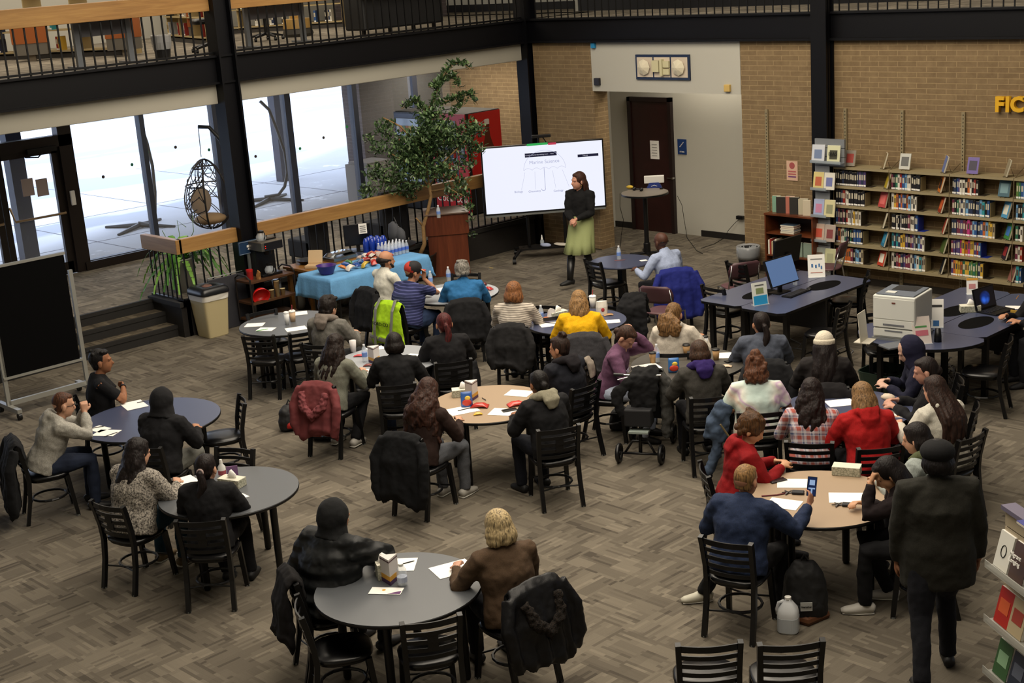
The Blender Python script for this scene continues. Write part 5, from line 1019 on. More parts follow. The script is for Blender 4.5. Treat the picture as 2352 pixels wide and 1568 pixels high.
tag(MB().lathe([(0.06, 0), (0.11, 0.05), (0.13, 0.12), (0.135, 0.12), (0.1, 0.03), (0, 0.02)], seg=28).build('red_bowl', mat('d01c18', 0.35), loc=CL_(0.10, -0.2, 0.52), smooth=True, rot=(0.3, 2.0, 0.0)), 'red plastic bowl on the middle shelf of the cart', 'bowl')
for k, (dx, dy, h_) in enumerate(((0.08, 0.0, 0.12), (0.1, 0.09, 0.24), (0.08, 0.2, 0.1))): tag(MB().lathe([(0.03, 0), (0.042, h_), (0.044, h_)], seg=14).build('cup_stack', mat('d8c494', 0.7), loc=CL_(dx+0.05, dy, 0.395), smooth=True), ('left', 'tall middle', 'right')[k] + ' stack of kraft paper cups on the cart', 'cups')
tag(MB().lathe([(0.06, 0), (0.07, 0.2)], seg=18).build('plastic_tub', mat('a8b0bc', 0.2, alpha=0.6), loc=CL_(-0.08, 0.25, 0.395), smooth=True), 'clear plastic tub of cups on the cart right side', 'tub')
# sign on the column
p = XP(568, 567, XL+0.2); t = thing('column_sign', 'framed dark blue sign with a white emblem beside the column', 'sign', (XL+0.22, p.y, p.z), pi/2)
MB().bx(-0.17, 0.17, -0.01, 0.01, -0.1, 0.1).build('panel', mat('1c3350', 0.4), t); MB().tube([(-0.16, -0.012, -0.09), (0.16, -0.012, -0.09), (0.16, -0.012, 0.09), (-0.16, -0.012, 0.09)], 0.004, 4, closed=True).build('border', mat('8a98a8', 0.4), t); MB().prism([(-0.05, 0.03), (0.04, 0.04), (0.0, 0.01), (0.05, 0.0), (-0.01, -0.02), (0.02, -0.05), (-0.04, -0.03), (-0.01, 0.0), (-0.05, 0.0)], 0, 0.004).build('emblem', WHITE, t, loc=(0.02, -0.011, 0), rot=(pi/2, 0, 0)); MB().bx(-0.02, 0.02, 0.0, 0.03, -1.0, -0.1).build('post', GREYM, t)
# ---------------------------------------------------------------- wood table and snack table
t = thing('wooden_table', 'small wooden table between the cart and the snack table', 'table', (-17.3, 12.45, 0))
MB().bx(-0.33, 0.33, -0.5, 0.5, 0.72, 0.76).build('tabletop', DESKOAK, t, bevel=0.005); MB().bx(-0.28, 0.28, -0.45, 0.45, 0.64, 0.72).build('apron', DESKOAK, t)
for sx_ in (-1, 1):
    for sy_ in (-1, 1): MB().box((sx_*0.27, sy_*0.43, 0.34), (0.06, 0.06, 0.68)).build('leg', DESKOAK, t)
o = thing('takeout_box', 'open beige takeout box on the wooden table', 'takeout box', (-17.1, 12.15, 0.76), 0.6); MB().bx(-0.11, 0.11, -0.11, 0.11, 0, 0.05).build('base', mat('b89a74', 0.8), o, bevel=0.01); MB().box((0, 0.11, 0.14), (0.22, 0.05, 0.2), rot=M.Rotation(-0.3, 3, 'X')).build('lid', mat('c4a882', 0.8), o, bevel=0.01)
tag(MB().lathe([(0.12, 0), (0.17, 0.05), (0.175, 0.06), (0.0, 0.03)], seg=24).build('frying_pan', BLK, loc=(-17.45, 12.3, 0.76)), 'black round pan on the wooden table', 'pan')
o = thing('chafing_dish', 'silver covered food dish on the wooden table', 'food dish', (-17.2, 12.72, 0.76)); MB().bx(-0.15, 0.15, -0.22, 0.22, 0, 0.07).build('tray', mat('8a8a88', 0.25, 0.9), o, bevel=0.01); MB().tube([(0, -0.2, 0.07), (0, -0.15, 0.11), (0, 0.15, 0.11), (0, 0.2, 0.07)], [(0.14, 0.01), (0.13, 0.02), (0.13, 0.02), (0.14, 0.01)], 10, side=(1, 0, 0)).build('lid', mat('9aa0a6', 0.15, 0.9), o); MB().lathe([(0.025, 0.12), (0.02, 0.15)], seg=10).build('knob', WHITE, o)
X0, X1, Y0_, Y1_ = -16.98, -16.2, 11.78, 13.65
t = thing('folding_table', 'long folding table under the blue cloth with snacks', 'table', ((X0+X1)/2, (Y0_+Y1_)/2, 0))
MB().bx(-0.38, 0.38, -0.92, 0.92, 0.71, 0.74).build('tabletop', GREYM, t)
for e in (-1, 1): MB().tube([(-0.3, e*0.75, 0.0), (-0.3, e*0.75, 0.7), (0.3, e*0.75, 0.7), (0.3, e*0.75, 0.0)], 0.016).build('leg_frame', BLKM, t)
CLB = cloth('4c86a8', 'denim') if False else mat('66a0d2', 0.9, noise=0.08, nscale=6, bump=0.3, bscale=40)
b = MB(); nx, ny = 26, 46; vs = []
for i in range(nx+1):
    for j in range(ny+1):
        u = -0.72+1.44*i/nx; v = -1.28+2.56*j/ny; ox = max(abs(u)-0.4, 0); oy = max(abs(v)-0.945, 0); dr = max(ox, oy); 
        x = math.copysign(min(abs(u), 0.4), u)+math.copysign(0.018*sin(v*16)*min(1, ox*6)+0.03*ox, u)*(ox > 0); y = math.copysign(min(abs(v), 0.945), v)+math.copysign(0.02*sin(u*18)*min(1, oy*6)+0.03*oy, v)*(oy > 0)
        if ox > 0 and oy > 0: k_ = min(ox, oy)*0.12; x += math.copysign(k_, u); y += math.copysign(k_, v)
        vs.append((x, y, 0.752-dr))
b.add(vs, [(i*(ny+1)+j, (i+1)*(ny+1)+j, (i+1)*(ny+1)+j+1, i*(ny+1)+j+1) for i in range(nx) for j in range(ny)])
o = b.build('tablecloth', CLB, loc=((X0+X1)/2, (Y0_+Y1_)/2, 0), smooth=True); m_ = o.modifiers.new('thick', 'SOLIDIFY'); m_.thickness = 0.004; tag(o, 'sky blue cloth draped over the long snack table', 'tablecloth')
tag(MB().lathe([(0.08, 0), (0.1, 0.01), (0.145, 0.13), (0.155, 0.135), (0.14, 0.13), (0.095, 0.02), (0, 0.02)], seg=30).build('purple_bowl', mat('3c1c6e', 0.35), loc=(-16.55, 11.98, 0.757), smooth=True), 'deep purple plastic bowl at the near end of the snack table', 'bowl')
rn = random.Random(8); wc = ['ae2a24', 'c8c2ba', '8a1c1c', 'c43a2c', 'b8a498', 'b86a50', 'd0ccc8']; wn = dict(ae2a24='red', c8c2ba='white', c43a2c='bright red', b8a498='beige', b86a50='orange brown', d0ccc8='pale grey'); wn['8a1c1c'] = 'dark red'
def snack(x, y, z, c, lab, w=0.07, l=0.05):
    o = packet(0, 700, 0.76, 0, c, lab, w, l, 0.03); o.location = (x, y, z); o.rotation_euler = (rn.uniform(-.5, .5), rn.uniform(-.5, .5), rn.uniform(0, 6.3)); return o
for k, (x, y, c, n) in enumerate(((-16.5, 12.22, 'c8762c', 'orange'), (-16.4, 12.3, 'd8cfc4', 'white and orange'), (-16.62, 12.38, '3a5aa0', 'blue'), (-16.45, 12.45, '2a4a90', 'dark blue'), (-16.7, 12.5, '4a7a4a', 'green'), (-16.35, 12.55, 'c8a83a', 'yellow'), (-16.52, 12.6, '30508a', 'navy'))): snack(x, y, 0.79, c, '%s snack bag near the purple bowl on the snack table' % n)
HP_ = [(rn.uniform(-16.85, -16.35), rn.uniform(12.68, 13.18)) for _ in range(22)]; HP_ = sorted(HP_[:13], key=lambda q_: q_[1]) + sorted(HP_[13:], key=lambda q_: q_[1])
for k in range(22):
    x, y = HP_[k]; layer = 0 if k < 13 else 1; c = wc[k % 7]; o = snack(x if not layer else -16.6+(x+16.6)*0.5, y if not layer else 12.93+(y-12.93)*0.5, 0.79+layer*0.05, c, '%s chip bag, %s from the bowl in the heap, %s layer' % (wn[c], ORD[k if not layer else k-13], ('bottom', 'upper')[layer])); o['group'] = '%s chip bags in the heap, layer %d' % (wn[c], layer+1)
k = 0
for i in range(6):
    for j in range(4):
        o = bottle(900, 700, 0, 'small water bottle with blue label at the far end of the snack table', 0.95, 'e8ecf4', '4a6ac0'); o.location = (-16.85+j*0.08, 13.22+i*0.072, 0.757); o['group'] = 'water bottles massed at the far end of the snack table'; o['label'] = 'water bottle in the %s row from the snack heap, %s from the railing side' % (ORD[i], ORD[j])
# things under the snack table
for (px, py, s_, c, nm, lab, cat) in ((733, 715, (0.17, 0.14, 0.2), '7a5238', 'grocery_bag', 'brown plastic grocery bag under the near end of the snack table', 'bag'), (790, 700, (0.15, 0.12, 0.17), 'b8b4b0', 'grocery_bag', 'pale plastic bag under the middle of the snack table', 'bag'), (690, 712, (0.1, 0.1, 0.17), '9a9890', 'grocery_bag', 'small grey plastic bag beside the wooden table leg', 'bag')):
    p = P(px, py, 0); tag(MB().ell((0, 0, s_[2]), s_).tube([(0, 0, s_[2]*1.6), (0.02, 0, s_[2]*2.3)], [0.05, 0.02], 8).build(nm, mat(c, 0.35, spec=0.6), loc=p, disp=0.07, dscale=0.08, smooth=True), lab, cat)
p = P(848, 722, 0); tag(MB().lathe([(0.1, 0), (0.13, 0.26), (0.12, 0.26), (0.09, 0.02), (0, 0.02)], seg=24, sq=6).build('white_box', mat('b4b2ac', 0.6), loc=(p.x, p.y, 0)), 'white tub on the floor under the snack table', 'tub')
p = P(806, 690, 0); tag(MB().bx(-0.07, 0.07, -0.07, 0.07, 0, 0.22).build('orange_carton', mat('b8862a', 0.6), loc=(p.x-0.3, p.y-0.3, 0)), 'yellow carton on the floor under the snack table', 'carton')
# ---------------------------------------------------------------- dark round table with the monitor behind the snacks
c = P(815, 583, 0.74); t = thing('round_table', 'small dark round table with a monitor in front of the long railing', 'table', (c.x, c.y, 0)); MB().lathe([(0.47, 0.71), (0.48, 0.74)], seg=40).build('tabletop', BLUELAM, t); MB().lathe([(0.04, 0.02), (0.04, 0.71)], seg=14).build('pedestal', LEGM, t); MB().box((0, 0, 0.015), (0.6, 0.08, 0.03)).box((0, 0, 0.015), (0.08, 0.6, 0.03)).build('base', LEGM, t)
m_ = monitor(824, 577, 0.74, 10, 0.42, 0.34, mat('0a0d14', 0.25), 'dark monitor with a paper taped on it, behind the snacks', tilt=0); MB().bx(0.03, 0.16, -0.026, -0.02, 0.28, 0.44).build('taped_paper', PAPER, m_)
for k in range(4): MB().bx(0.05, 0.14, -0.028, -0.026, 0.305+k*0.03, 0.315+k*0.03).build('print_line', mat('555555', 0.8), m_)
o = thing('water_pack', 'blue shrink-wrapped pack of large water bottles behind the snack heap', 'water pack', P(863, 578, 0.755), 0.5); BW = mat('1a3ca8', 0.15, alpha=0.85, spec=0.8)
for i in range(3):
    for j in range(3): MB().lathe([(0.052, 0), (0.055, 0.02), (0.05, 0.09), (0.055, 0.1), (0.05, 0.18), (0.03, 0.23), (0.02, 0.24)], ((i-1)*0.105, (j-1)*0.105, 0), 12).build('bottle', BW, o, smooth=True)
p = P(906, 560, 0.74); t = thing('round_table', 'dark round stand holding a grey backpack behind the water bottles', 'table', (p.x, p.y, 0)); MB().lathe([(0.33, 0.70), (0.35, 0.74)], seg=32).lathe([(0.05, 0.0), (0.05, 0.7)], seg=12).build('tabletop', BLK, t)
t = thing('backpack', 'grey backpack standing on the dark table by the railing', 'backpack', (p.x-0.05, p.y+0.05, 0.74)); MB().ell((0, 0, 0.18), (0.12, 0.09, 0.18)).ell((0.12, 0.03, 0.13), (0.11, 0.07, 0.14)).build('bag', mat('4a4c52', 0.8), t, disp=0.06, dscale=0.08, smooth=True); MB().tube([(0, 0, 0.36), (0.04, 0, 0.42), (0.08, 0, 0.34)], 0.012).build('handle', BLK, t)
o = bottle(917, 548, 0.76, 'water bottle on the dark table beside the grey backpack')
for (px, py, w_, h_, lab) in ((893, 560, 0.55, 1.0, 'black upholstered lobby chair behind the long railing, right one'), (716, 600, 0.4, 0.95, 'black upholstered lobby chair behind the long railing, left one')):
    p = XP(px, py-10, XL-0.5); t = thing('lobby_chair', lab, 'armchair', (XL-0.55, p.y, ZP)); MB().bx(-0.3, 0.3, -w_/2, w_/2, 0.12, 0.42).build('seat', mat('141417', 0.7), t, bevel=0.03); MB().bx(0.18, 0.32, -w_/2, w_/2, 0.1, h_-0.05).build('backrest', mat('111114', 0.7), t, bevel=0.03); [MB().box((sx_*0.25, sy_*(w_/2-0.05), 0.06), (0.04, 0.04, 0.12)).build('leg', BLK, t) for sx_ in (-1, 1) for sy_ in (-1, 1)]
p = P(712+3, 590, 0.5)
# ---------------------------------------------------------------- high table gear
def on_ht(px, py, z=1.07): return P(px, py, z)
p = on_ht(1503, 430); t = thing('projector_case', 'white rectangular device on a blue cradle on the high table', 'device', p, rz(-8)); MB().bx(-0.17, 0.17, -0.05, 0.05, 0.08, 0.2).build('white_body', mat('d8d6d0', 0.5), t, bevel=0.006); MB().prism([(-0.13, 0), (0.13, 0), (0.08, 0.09), (-0.08, 0.09)], -0.07, 0.07).build('blue_cradle', mat('1a2f78', 0.5), t, rot=(pi/2, 0, 0)); MB().tube([(-0.05, -0.076, 0.03), (0, -0.076, 0.05), (0.05, -0.076, 0.03)], 0.004).build('emblem', WHITE, t)
p = on_ht(1466, 438); t = thing('headset', 'black headset and cables on the high table', 'headset', p); MB().tube([(0.07*cos(a_), 0.07*sin(a_), 0.02) for a_ in [k*pi/8 for k in range(9)]], 0.012).ell((0.08, -0.01, 0.03), (0.03, 0.04, 0.03)).ell((-0.08, -0.01, 0.03), (0.03, 0.04, 0.03)).build('headset', BLK, t, smooth=True)
tag(MB().ell((0, 0, 0.02), (0.07, 0.045, 0.03)).build('yellow_cloth', mat('c8a83c', 0.8), loc=on_ht(1446, 432), disp=0.03, dscale=0.04, smooth=True), 'crumpled yellow item at the left of the high table', 'cloth')
tag(MB().lathe([(0.03, 0), (0.03, 0.02)], seg=14).build('round_puck', BLK, loc=on_ht(1519, 434)), 'small black puck at the right of the high table', 'device')
# cables on the floor by the niche
b = MB()
def fl(pts): b.tube([P(x, y, 0.006) for x, y in pts], 0.006, 5)
q = P(1430, 520, 0.006)
b1 = MB().tube([on_ht(1424, 440)-V((0, 0, 0.03)), P(1424, 475, 0.6), P(1432, 505, 0.3), P(1427, 540, 0.01), P(1425, 565, 0.01)], 0.005, 5).build('cable', BLK); tag(b1, 'thin black cable hanging from the left of the high table', 'cable')
b2 = MB().tube([P(1556, 450, 1.0), P(1566, 470, 0.75), P(1574, 520, 0.15), P(1578, 545, 0.01), P(1600, 575, 0.01), P(1614, 582, 0.01)], 0.005, 5).build('cable', BLK); tag(b2, 'black cable running from the high table to the floor at right', 'cable')
b3 = MB().tube([YP(1703, 500, YN-0.03), YP(1690, 510, YN-0.05), YP(1672, 530, YN-0.1), P(1665, 545, 0.01), P(1640, 560, 0.01), P(1610, 570, 0.01)], 0.005, 5).build('cable', BLK); tag(b3, 'black cable from the wall outlet to the floor in the niche', 'cable')
p = YP(1703, 499, YN-0.03); tag(MB().bx(-0.08, 0.06, -0.05, 0.01, -0.03, 0.03).build('plug_adapter', BLK, loc=(p.x, YN-0.03, p.z)), 'black plug adapter on the white niche wall near its right corner', 'plug')
# waste basket with liner beside the bookcase
p = P(1720, 628, 0); t = thing('waste_basket', 'black waste basket with a clear liner left of the cherry bookcase', 'waste basket', (p.x, p.y, 0)); MB().lathe([(0.13, 0), (0.18, 0.42), (0.17, 0.42), (0.12, 0.02), (0, 0.02)], seg=24).build('basket', mat('17171a', 0.6), t); MB().lathe([(0.17, 0.25), (0.188, 0.3), (0.19, 0.44), (0.175, 0.45), (0.16, 0.35)], seg=24).build('liner', mat('b8bcc0', 0.2, alpha=0.45, spec=0.9), t, disp=0.02, dscale=0.05, smooth=True)
# ---------------------------------------------------------------- upper floor
PALEW = mat('a89468', 0.6); ORW = mat('9c5420', 0.5)
def stack_shelf(x0, y0, x1, y1, label, h=1.5, seed=1):
    A_ = V((x0, y0, ZM)); B2 = V((x1, y1, ZM)); d = (B2-A_); L_ = d.length; t = thing('library_shelf', label, 'bookshelf', (A_+B2)/2, math.atan2(d.y, d.x), 'upper floor book stacks'); n = int(L_/0.9)
    MB().bx(-L_/2, L_/2, -0.22, 0.22, 0.0, 0.07).build('base', mat('3a3632', 0.7), t)
    for z in (0.12, 0.45, 0.78, 1.11, 1.44): MB().bx(-L_/2, L_/2, -0.25, 0.25, z-0.02, z).build('shelf', PALEW, t)
    for k in range(n+1): MB().bx(-L_/2+L_*k/n-0.01, -L_/2+L_*k/n+0.01, -0.2, 0.2, 0, h).build('upright', PALEW, t)
    rn = random.Random(seed); Rr = M.Rotation(math.atan2(d.y, d.x), 3, 'Z'); mc = (A_+B2)/2
    for r_, z in enumerate((0.12, 0.45)):
        x = -L_/2+0.05; kk = 0
        while x < L_/2-0.1 and kk < 19:
            if rn.random() < 0.35: x += rn.uniform(0.15, 0.4); continue
            ch = rn.choice('kwrbgtnmcsoy'); w = rn.choice((0.03, 0.04)); key = (ch, w)
            if key not in BM: mb, ms = bookmesh(PAL[ch], w, 0.22, 0.15); oo = mb.build('book', ms); BM[key] = oo.data
            else: oo = bpy.data.objects.new('book', BM[key]); COL.objects.link(oo)
            q = mc+Rr @ V((x, -0.14, z)); oo.location = q; oo.rotation_euler = (0, 0, math.atan2(d.y, d.x)); tag(oo, '%s book, %s from the end, %s shelf, %s' % (CN[ch], ORD[kk], ('bottom', 'second')[r_], label.replace('upper floor stack', 'upstairs stack')), 'book', '%s books on %s, row %d' % (CN[ch], label, r_+1)); x += w+0.004; kk += 1
    return t
stack_shelf(-24.4, 10.3, -20.6, 11.6, 'upper floor stack at left', seed=1)
stack_shelf(-23.6, 14.3, -20.9, 13.4, 'upper floor stack behind the waste bin', seed=5)
stack_shelf(-24.6, 15.2, -22.0, 17.0, 'upper floor stack behind the stool', seed=9)
for (x, y), lab in ((P(77, 140, ZM).xy, 'orange wood cabinet behind the upper railing at far left'), (P(290, 128, ZM).xy, 'orange wood cabinet behind the grey table leg upstairs'), (P(472, 96, ZM).xy, 'orange wood end cabinet beside the dark column upstairs')):
    t = thing('end_cabinet', lab, 'cabinet', (x, y, ZM), rz(10)); MB().bx(-0.27, 0.27, -0.15, 0.15, 0.28, 0.75).build('panel', ORW, t); MB().bx(-0.26, 0.26, -0.14, 0.14, 0.1, 0.28).build('kick', mat('6a645a', 0.7), t); MB().bx(-0.05, 0.05, -0.05, 0.05, 0, 0.1).build('foot', mat('8a7c68', 0.7), t)
def grey_desk(ax, ay, bx_, by, label):
    A_, B2 = V((ax, ay, ZM)), V((bx_, by, ZM)); m = (A_+B2)/2; L_ = (B2-A_).length; t = thing('study_desk', label, 'desk', m, math.atan2((B2-A_).y, (B2-A_).x)); GM = mat('6d7176', 0.4, 0.3)
    for e in (-1, 1): MB().bx(e*L_/2-0.04, e*L_/2+0.04, -0.03, 0.03, 0.02, 0.7).build('leg', GM, t); MB().bx(e*L_/2-0.04, e*L_/2+0.04, -0.3, 0.3, 0, 0.03).build('foot', GM, t)
    MB().bx(-L_/2-0.15, L_/2+0.15, -0.35, 0.35, 0.7, 0.73).build('desktop', mat('8a8a86', 0.4), t); MB().bx(-L_/2, L_/2, -0.01, 0.01, 0.42, 0.7).build('modesty_panel', mat('5a5a60', 0.5), t)
grey_desk(-18.35, 9.5, -18.35, 10.3, 'grey legged desk behind the upper railing at left'); grey_desk(-18.65, 12.5, -18.6, 13.5, 'grey legged desk behind the upper railing right of the column')
p = V((-18.25, 10.75, ZM)); t = thing('waste_basket', 'black waste basket with clear liner on the upper floor', 'waste basket', p); MB().lathe([(0.1, 0), (0.14, 0.33), (0.13, 0.33), (0, 0.02)], seg=20).build('basket', mat('141416', 0.4), t); MB().lathe([(0.13, 0.15), (0.146, 0.25), (0.145, 0.35), (0.13, 0.34)], seg=20).build('liner', mat('c8c8c8', 0.2, alpha=0.45, spec=0.9), t, disp=0.02, dscale=0.05)
def task_chair(x, y, label):
    t = thing('task_chair', label, 'chair', (x, y, ZM), 1.2); MB().lathe([(0.03, 0.1), (0.03, 0.42)], seg=10).build('gas_post', BLK, t)
    for k in range(5):
        c_, s_ = cos(k*1.2566), sin(k*1.2566); MB().tube([(0, 0, 0.12), (0.28*c_, 0.28*s_, 0.07)], [0.03, 0.018], 6).build('leg', BLK, t); MB().cyl((0.28*c_-0.02, 0.28*s_, 0.03), (0.28*c_+0.02, 0.28*s_, 0.03), 0.03).build('caster', BLK, t)
    MB().lathe([(0, 0.42), (0.22, 0.42), (0.24, 0.46), (0.2, 0.5), (0, 0.49)], seg=20, sq=4).build('seat', BLK, t, smooth=True); MB().tube([(0, -0.22, 0.45), (0, -0.28, 0.6), (0, -0.27, 0.7)], 0.02).build('back_bar', BLK, t); MB().bx(-0.2, 0.2, -0.29, -0.24, 0.62, 1.0).build('backrest', BLK, t, bevel=0.02)
task_chair(-18.9, 11.95, 'black wheeled task chair on the upper floor beside the column'); task_chair(-20.2, 13.9, 'black wheeled task chair on the upper floor in front of the stool')
p = V((-20.4, 14.7, ZM)); t = thing('round_stool', 'round pale wood stool on the upper floor', 'stool', p); MB().lathe([(0.25, 0), (0.27, 0.05), (0.24, 0.14), (0.0, 0.14)], seg=24).build('base', mat('3a362e', 0.6), t); MB().lathe([(0.25, 0.14), (0.24, 0.3), (0.0, 0.3)], seg=24).build('drum', mat('a88548', 0.5), t); MB().bx(-0.16, 0.16, -0.02, 0.02, 0.3, 0.62).build('back_panel', mat('a88548', 0.5), t)
y0, y1 = 14.3, 16.0
t = thing('privacy_curtain', 'black padded bench standing along the upper railing', 'bench', (XL-0.4, (y0+y1)/2, ZM)); MB().bx(-0.25, 0.25, y0-(y0+y1)/2, y1-(y0+y1)/2, 0.1, 0.72).build('padded_body', mat('0b0b0d', 0.6), t, bevel=0.03); [MB().box((0.1, y_, 0.05), (0.05, 0.05, 0.1)).build('leg', BLK, t) for y_ in (-0.75, -0.2, 0.3, 0.75)]
t.name = 'padded_bench'
# ================================================================ people
def skinmat(c): return mat(c, 0.55, spec=0.35, noise=0.05, nscale=18)
def cloth(c, kind='plain'):
    key = ('cloth', c, kind)
    if key in MATS: return MATS[key]
    t = NT('cloth_' + kind); oc = t.tc.outputs['Object']
    fine = t.n('TexNoise', oc, i_Scale=140.0, i_Detail=2.0)
    d = '%02x%02x%02x' % tuple(int(int(c[i:i+2], 16)*0.86) for i in (0, 2, 4))
    col = t.ramp(fine, [(0.3, d), (0.7, c)]); rough = 0.9
    sp = t.n('SeparateXYZ', oc)
    if kind == 'stripe' or kind == 'navy_stripe':
        a, b, f = (c, '6f675f', 40.0) if kind == 'stripe' else (c, '4a4e7c', 28.0)
        wv = t.math('FRACT', t.math('MULTIPLY', sp.outputs[2], f)); col = t.mixc(t.math('GREATER_THAN', wv, 0.7), a, b)
    elif kind == 'plaid':
        x, y, z = sp.outputs
        u = t.math('FRACT', t.math('MULTIPLY', t.math('ADD', x, t.math('MULTIPLY', y, 0.5)), 14.0)); w = t.math('FRACT', t.math('MULTIPLY', t.math('ADD', z, t.math('MULTIPLY', y, 0.35)), 12.0))
        g = lambda s_, lo, hi: t.math('MULTIPLY', t.math('GREATER_THAN', s_, lo), t.math('LESS_THAN', s_, hi))
        col = t.mixc(t.math('MULTIPLY', t.math('ADD', g(u, 0.0, 0.42), g(w, 0.0, 0.42)), 0.5), 'b9b4bc', 'a4564c')
        col = t.mixc(t.math('MULTIPLY', t.math('ADD', g(u, 0.55, 0.68), g(w, 0.55, 0.68)), 0.5), col, '3c4a70')
        col = t.mixc(t.math('MULTIPLY', t.math('MAXIMUM', g(u, 0.8, 0.86), g(w, 0.8, 0.86)), 0.6), col, 'd8d0cc')
    elif kind == 'tiedye':
        wv = t.n('TexWave', t.n('Mapping', oc, i_Rotation=(0.3, 0.8, 0.6)), i_Scale=0.7, i_Distortion=5.0, i_Detail=3.0); wv.inputs['Detail Scale'].default_value = 2.0
        col = t.ramp(wv, [(0.0, 'bed2c8'), (0.2, 'dcdcd0'), (0.4, 'dec6b4'), (0.55, 'dddbce'), (0.7, 'c6abc6'), (0.8, 'dcdcd2'), (1.0, 'c0d4ce')])
    elif kind == 'fleece':
        n = t.n('TexNoise', oc, i_Scale=62.0, i_Detail=3.0, i_Roughness=0.7); col = t.ramp(n, [(0.38, '3e3a36'), (0.5, '8a847c'), (0.62, 'b4aca0')]); fine = n
    elif kind == 'fur': n = t.n('TexNoise', oc, i_Scale=120.0, i_Detail=3.0); col = t.ramp(n, [(0.4, '0a0807'), (0.6, '2a221c')]); fine = n
    elif kind == 'heather':
        n = t.n('TexNoise', oc, i_Scale=90.0, i_Detail=4.0); col = t.ramp(n, [(0.35, d), (0.65, c)])
    elif kind == 'denim':
        n = t.n('TexNoise', oc, i_Scale=9.0, i_Detail=5.0); col = t.ramp(n, [(0.3, d), (0.7, c)])
    elif kind == 'puffer':
        wv = t.math('SINE', t.math('MULTIPLY', sp.outputs[2], 62.0)); fine = wv; rough = 0.55
    elif kind == 'shiny': rough = 0.45
    t.bump(fine, 0.5 if kind in ('fleece', 'puffer', 'fur') else 0.25, 0.02 if kind in ('fleece', 'puffer', 'fur') else 0.004)
    MATS[key] = t.out(col, rough, 0.3); return MATS[key]
def hairmat(c):
    key = ('hair', c)
    if key in MATS: return MATS[key]
    t = NT('hair'); n = t.n('TexNoise', t.n('Mapping', t.tc.outputs['Object'], i_Scale=(60, 60, 7)), i_Scale=1.5, i_Detail=4.0)
    d = '%02x%02x%02x' % tuple(int(int(c[i:i+2], 16)*0.5) for i in (0, 2, 4)); l = '%02x%02x%02x' % tuple(min(255, int(int(c[i:i+2], 16)*1.25)) for i in (0, 2, 4))
    t.bump(n, 0.6, 0.01); MATS[key] = t.out(t.ramp(n, [(0.3, d), (0.5, c), (0.72, l)]), 0.55, 0.25); return MATS[key]
def ik(a, b, l1, l2, pole):
    d = b-a; L = min(d.length, (l1+l2)*0.995); d.normalize() if d.length > 1e-6 else None
    b2 = a+d*L; x = (l1*l1-l2*l2+L*L)/(2*L); h2 = max(l1*l1-x*x, 0); p = V(pole); p = p-d*p.dot(d)
    if p.length < 1e-5: p = V((0, 0, -1))-d*d.dot(V((0, 0, -1)))
    p.normalize(); return a+d*x+p*math.sqrt(h2), b2
def basis(yaw, pitch, rollz=0):     # head/torso frame: x right, y forward, z up
    return (M.Rotation(radians(yaw), 3, 'Z') @ M.Rotation(radians(-pitch), 3, 'X') @ M.Rotation(radians(rollz), 3, 'Y'))
ARM = dict(tab=((-.17, .40, .79), (.17, .40, .79)), tabin=((-.06, .40, .79), (.08, .38, .79)), lap=((-.12, .26, .63), (.12, .26, .63)), down=((-.24, .02, .52), (.24, .02, .52)))
def hand(b, w, d, palm, sgn, curl=0.5, s=1.0):
    """five separate bent fingers on a palm; w wrist, d direction, palm = normal of the palm side, sgn +1 for a right hand"""
    d = d.normalized(); n = (palm-d*palm.dot(d)).normalized(); sd = d.cross(n)*sgn
    b.tube([w-d*0.01, w+d*0.03*s, w+d*0.085*s], [(0.024*s, 0.018*s), (0.036*s, 0.016*s), (0.04*s, 0.013*s)], 8, side=sd)
    for k, (off, ln) in enumerate(((-0.03, 0.066), (-0.01, 0.076), (0.01, 0.072), (0.03, 0.056))):
        p0 = w+d*0.078*s+sd*off*s; c1 = curl*(0.8+0.12*k); d1 = (d*cos(c1)+n*sin(c1)); d2 = (d*cos(2*c1)+n*sin(2*c1)); d3 = d*cos(2.7*c1)+n*sin(2.7*c1)
        p1 = p0+d1*ln*0.45*s; p2 = p1+d2*ln*0.32*s; p3 = p2+d3*ln*0.27*s
        b.tube([p0-d*0.01, p0, p1, p2, p3], [0.0095*s, 0.0095*s, 0.0088*s, 0.0082*s, 0.0065*s], 7)
    q0 = w+d*0.025*s-sd*0.03*s; q1 = q0+(d*0.6-sd*0.75+n*0.35).normalized()*0.036*s; q2 = q1+(d*0.95-sd*0.1+n*0.4*curl).normalized()*0.034*s
    b.tube([q0, q1, q2], [0.013*s, 0.011*s, 0.0085*s], 7)
NP = [0]; WRW = {}; HDW = {}
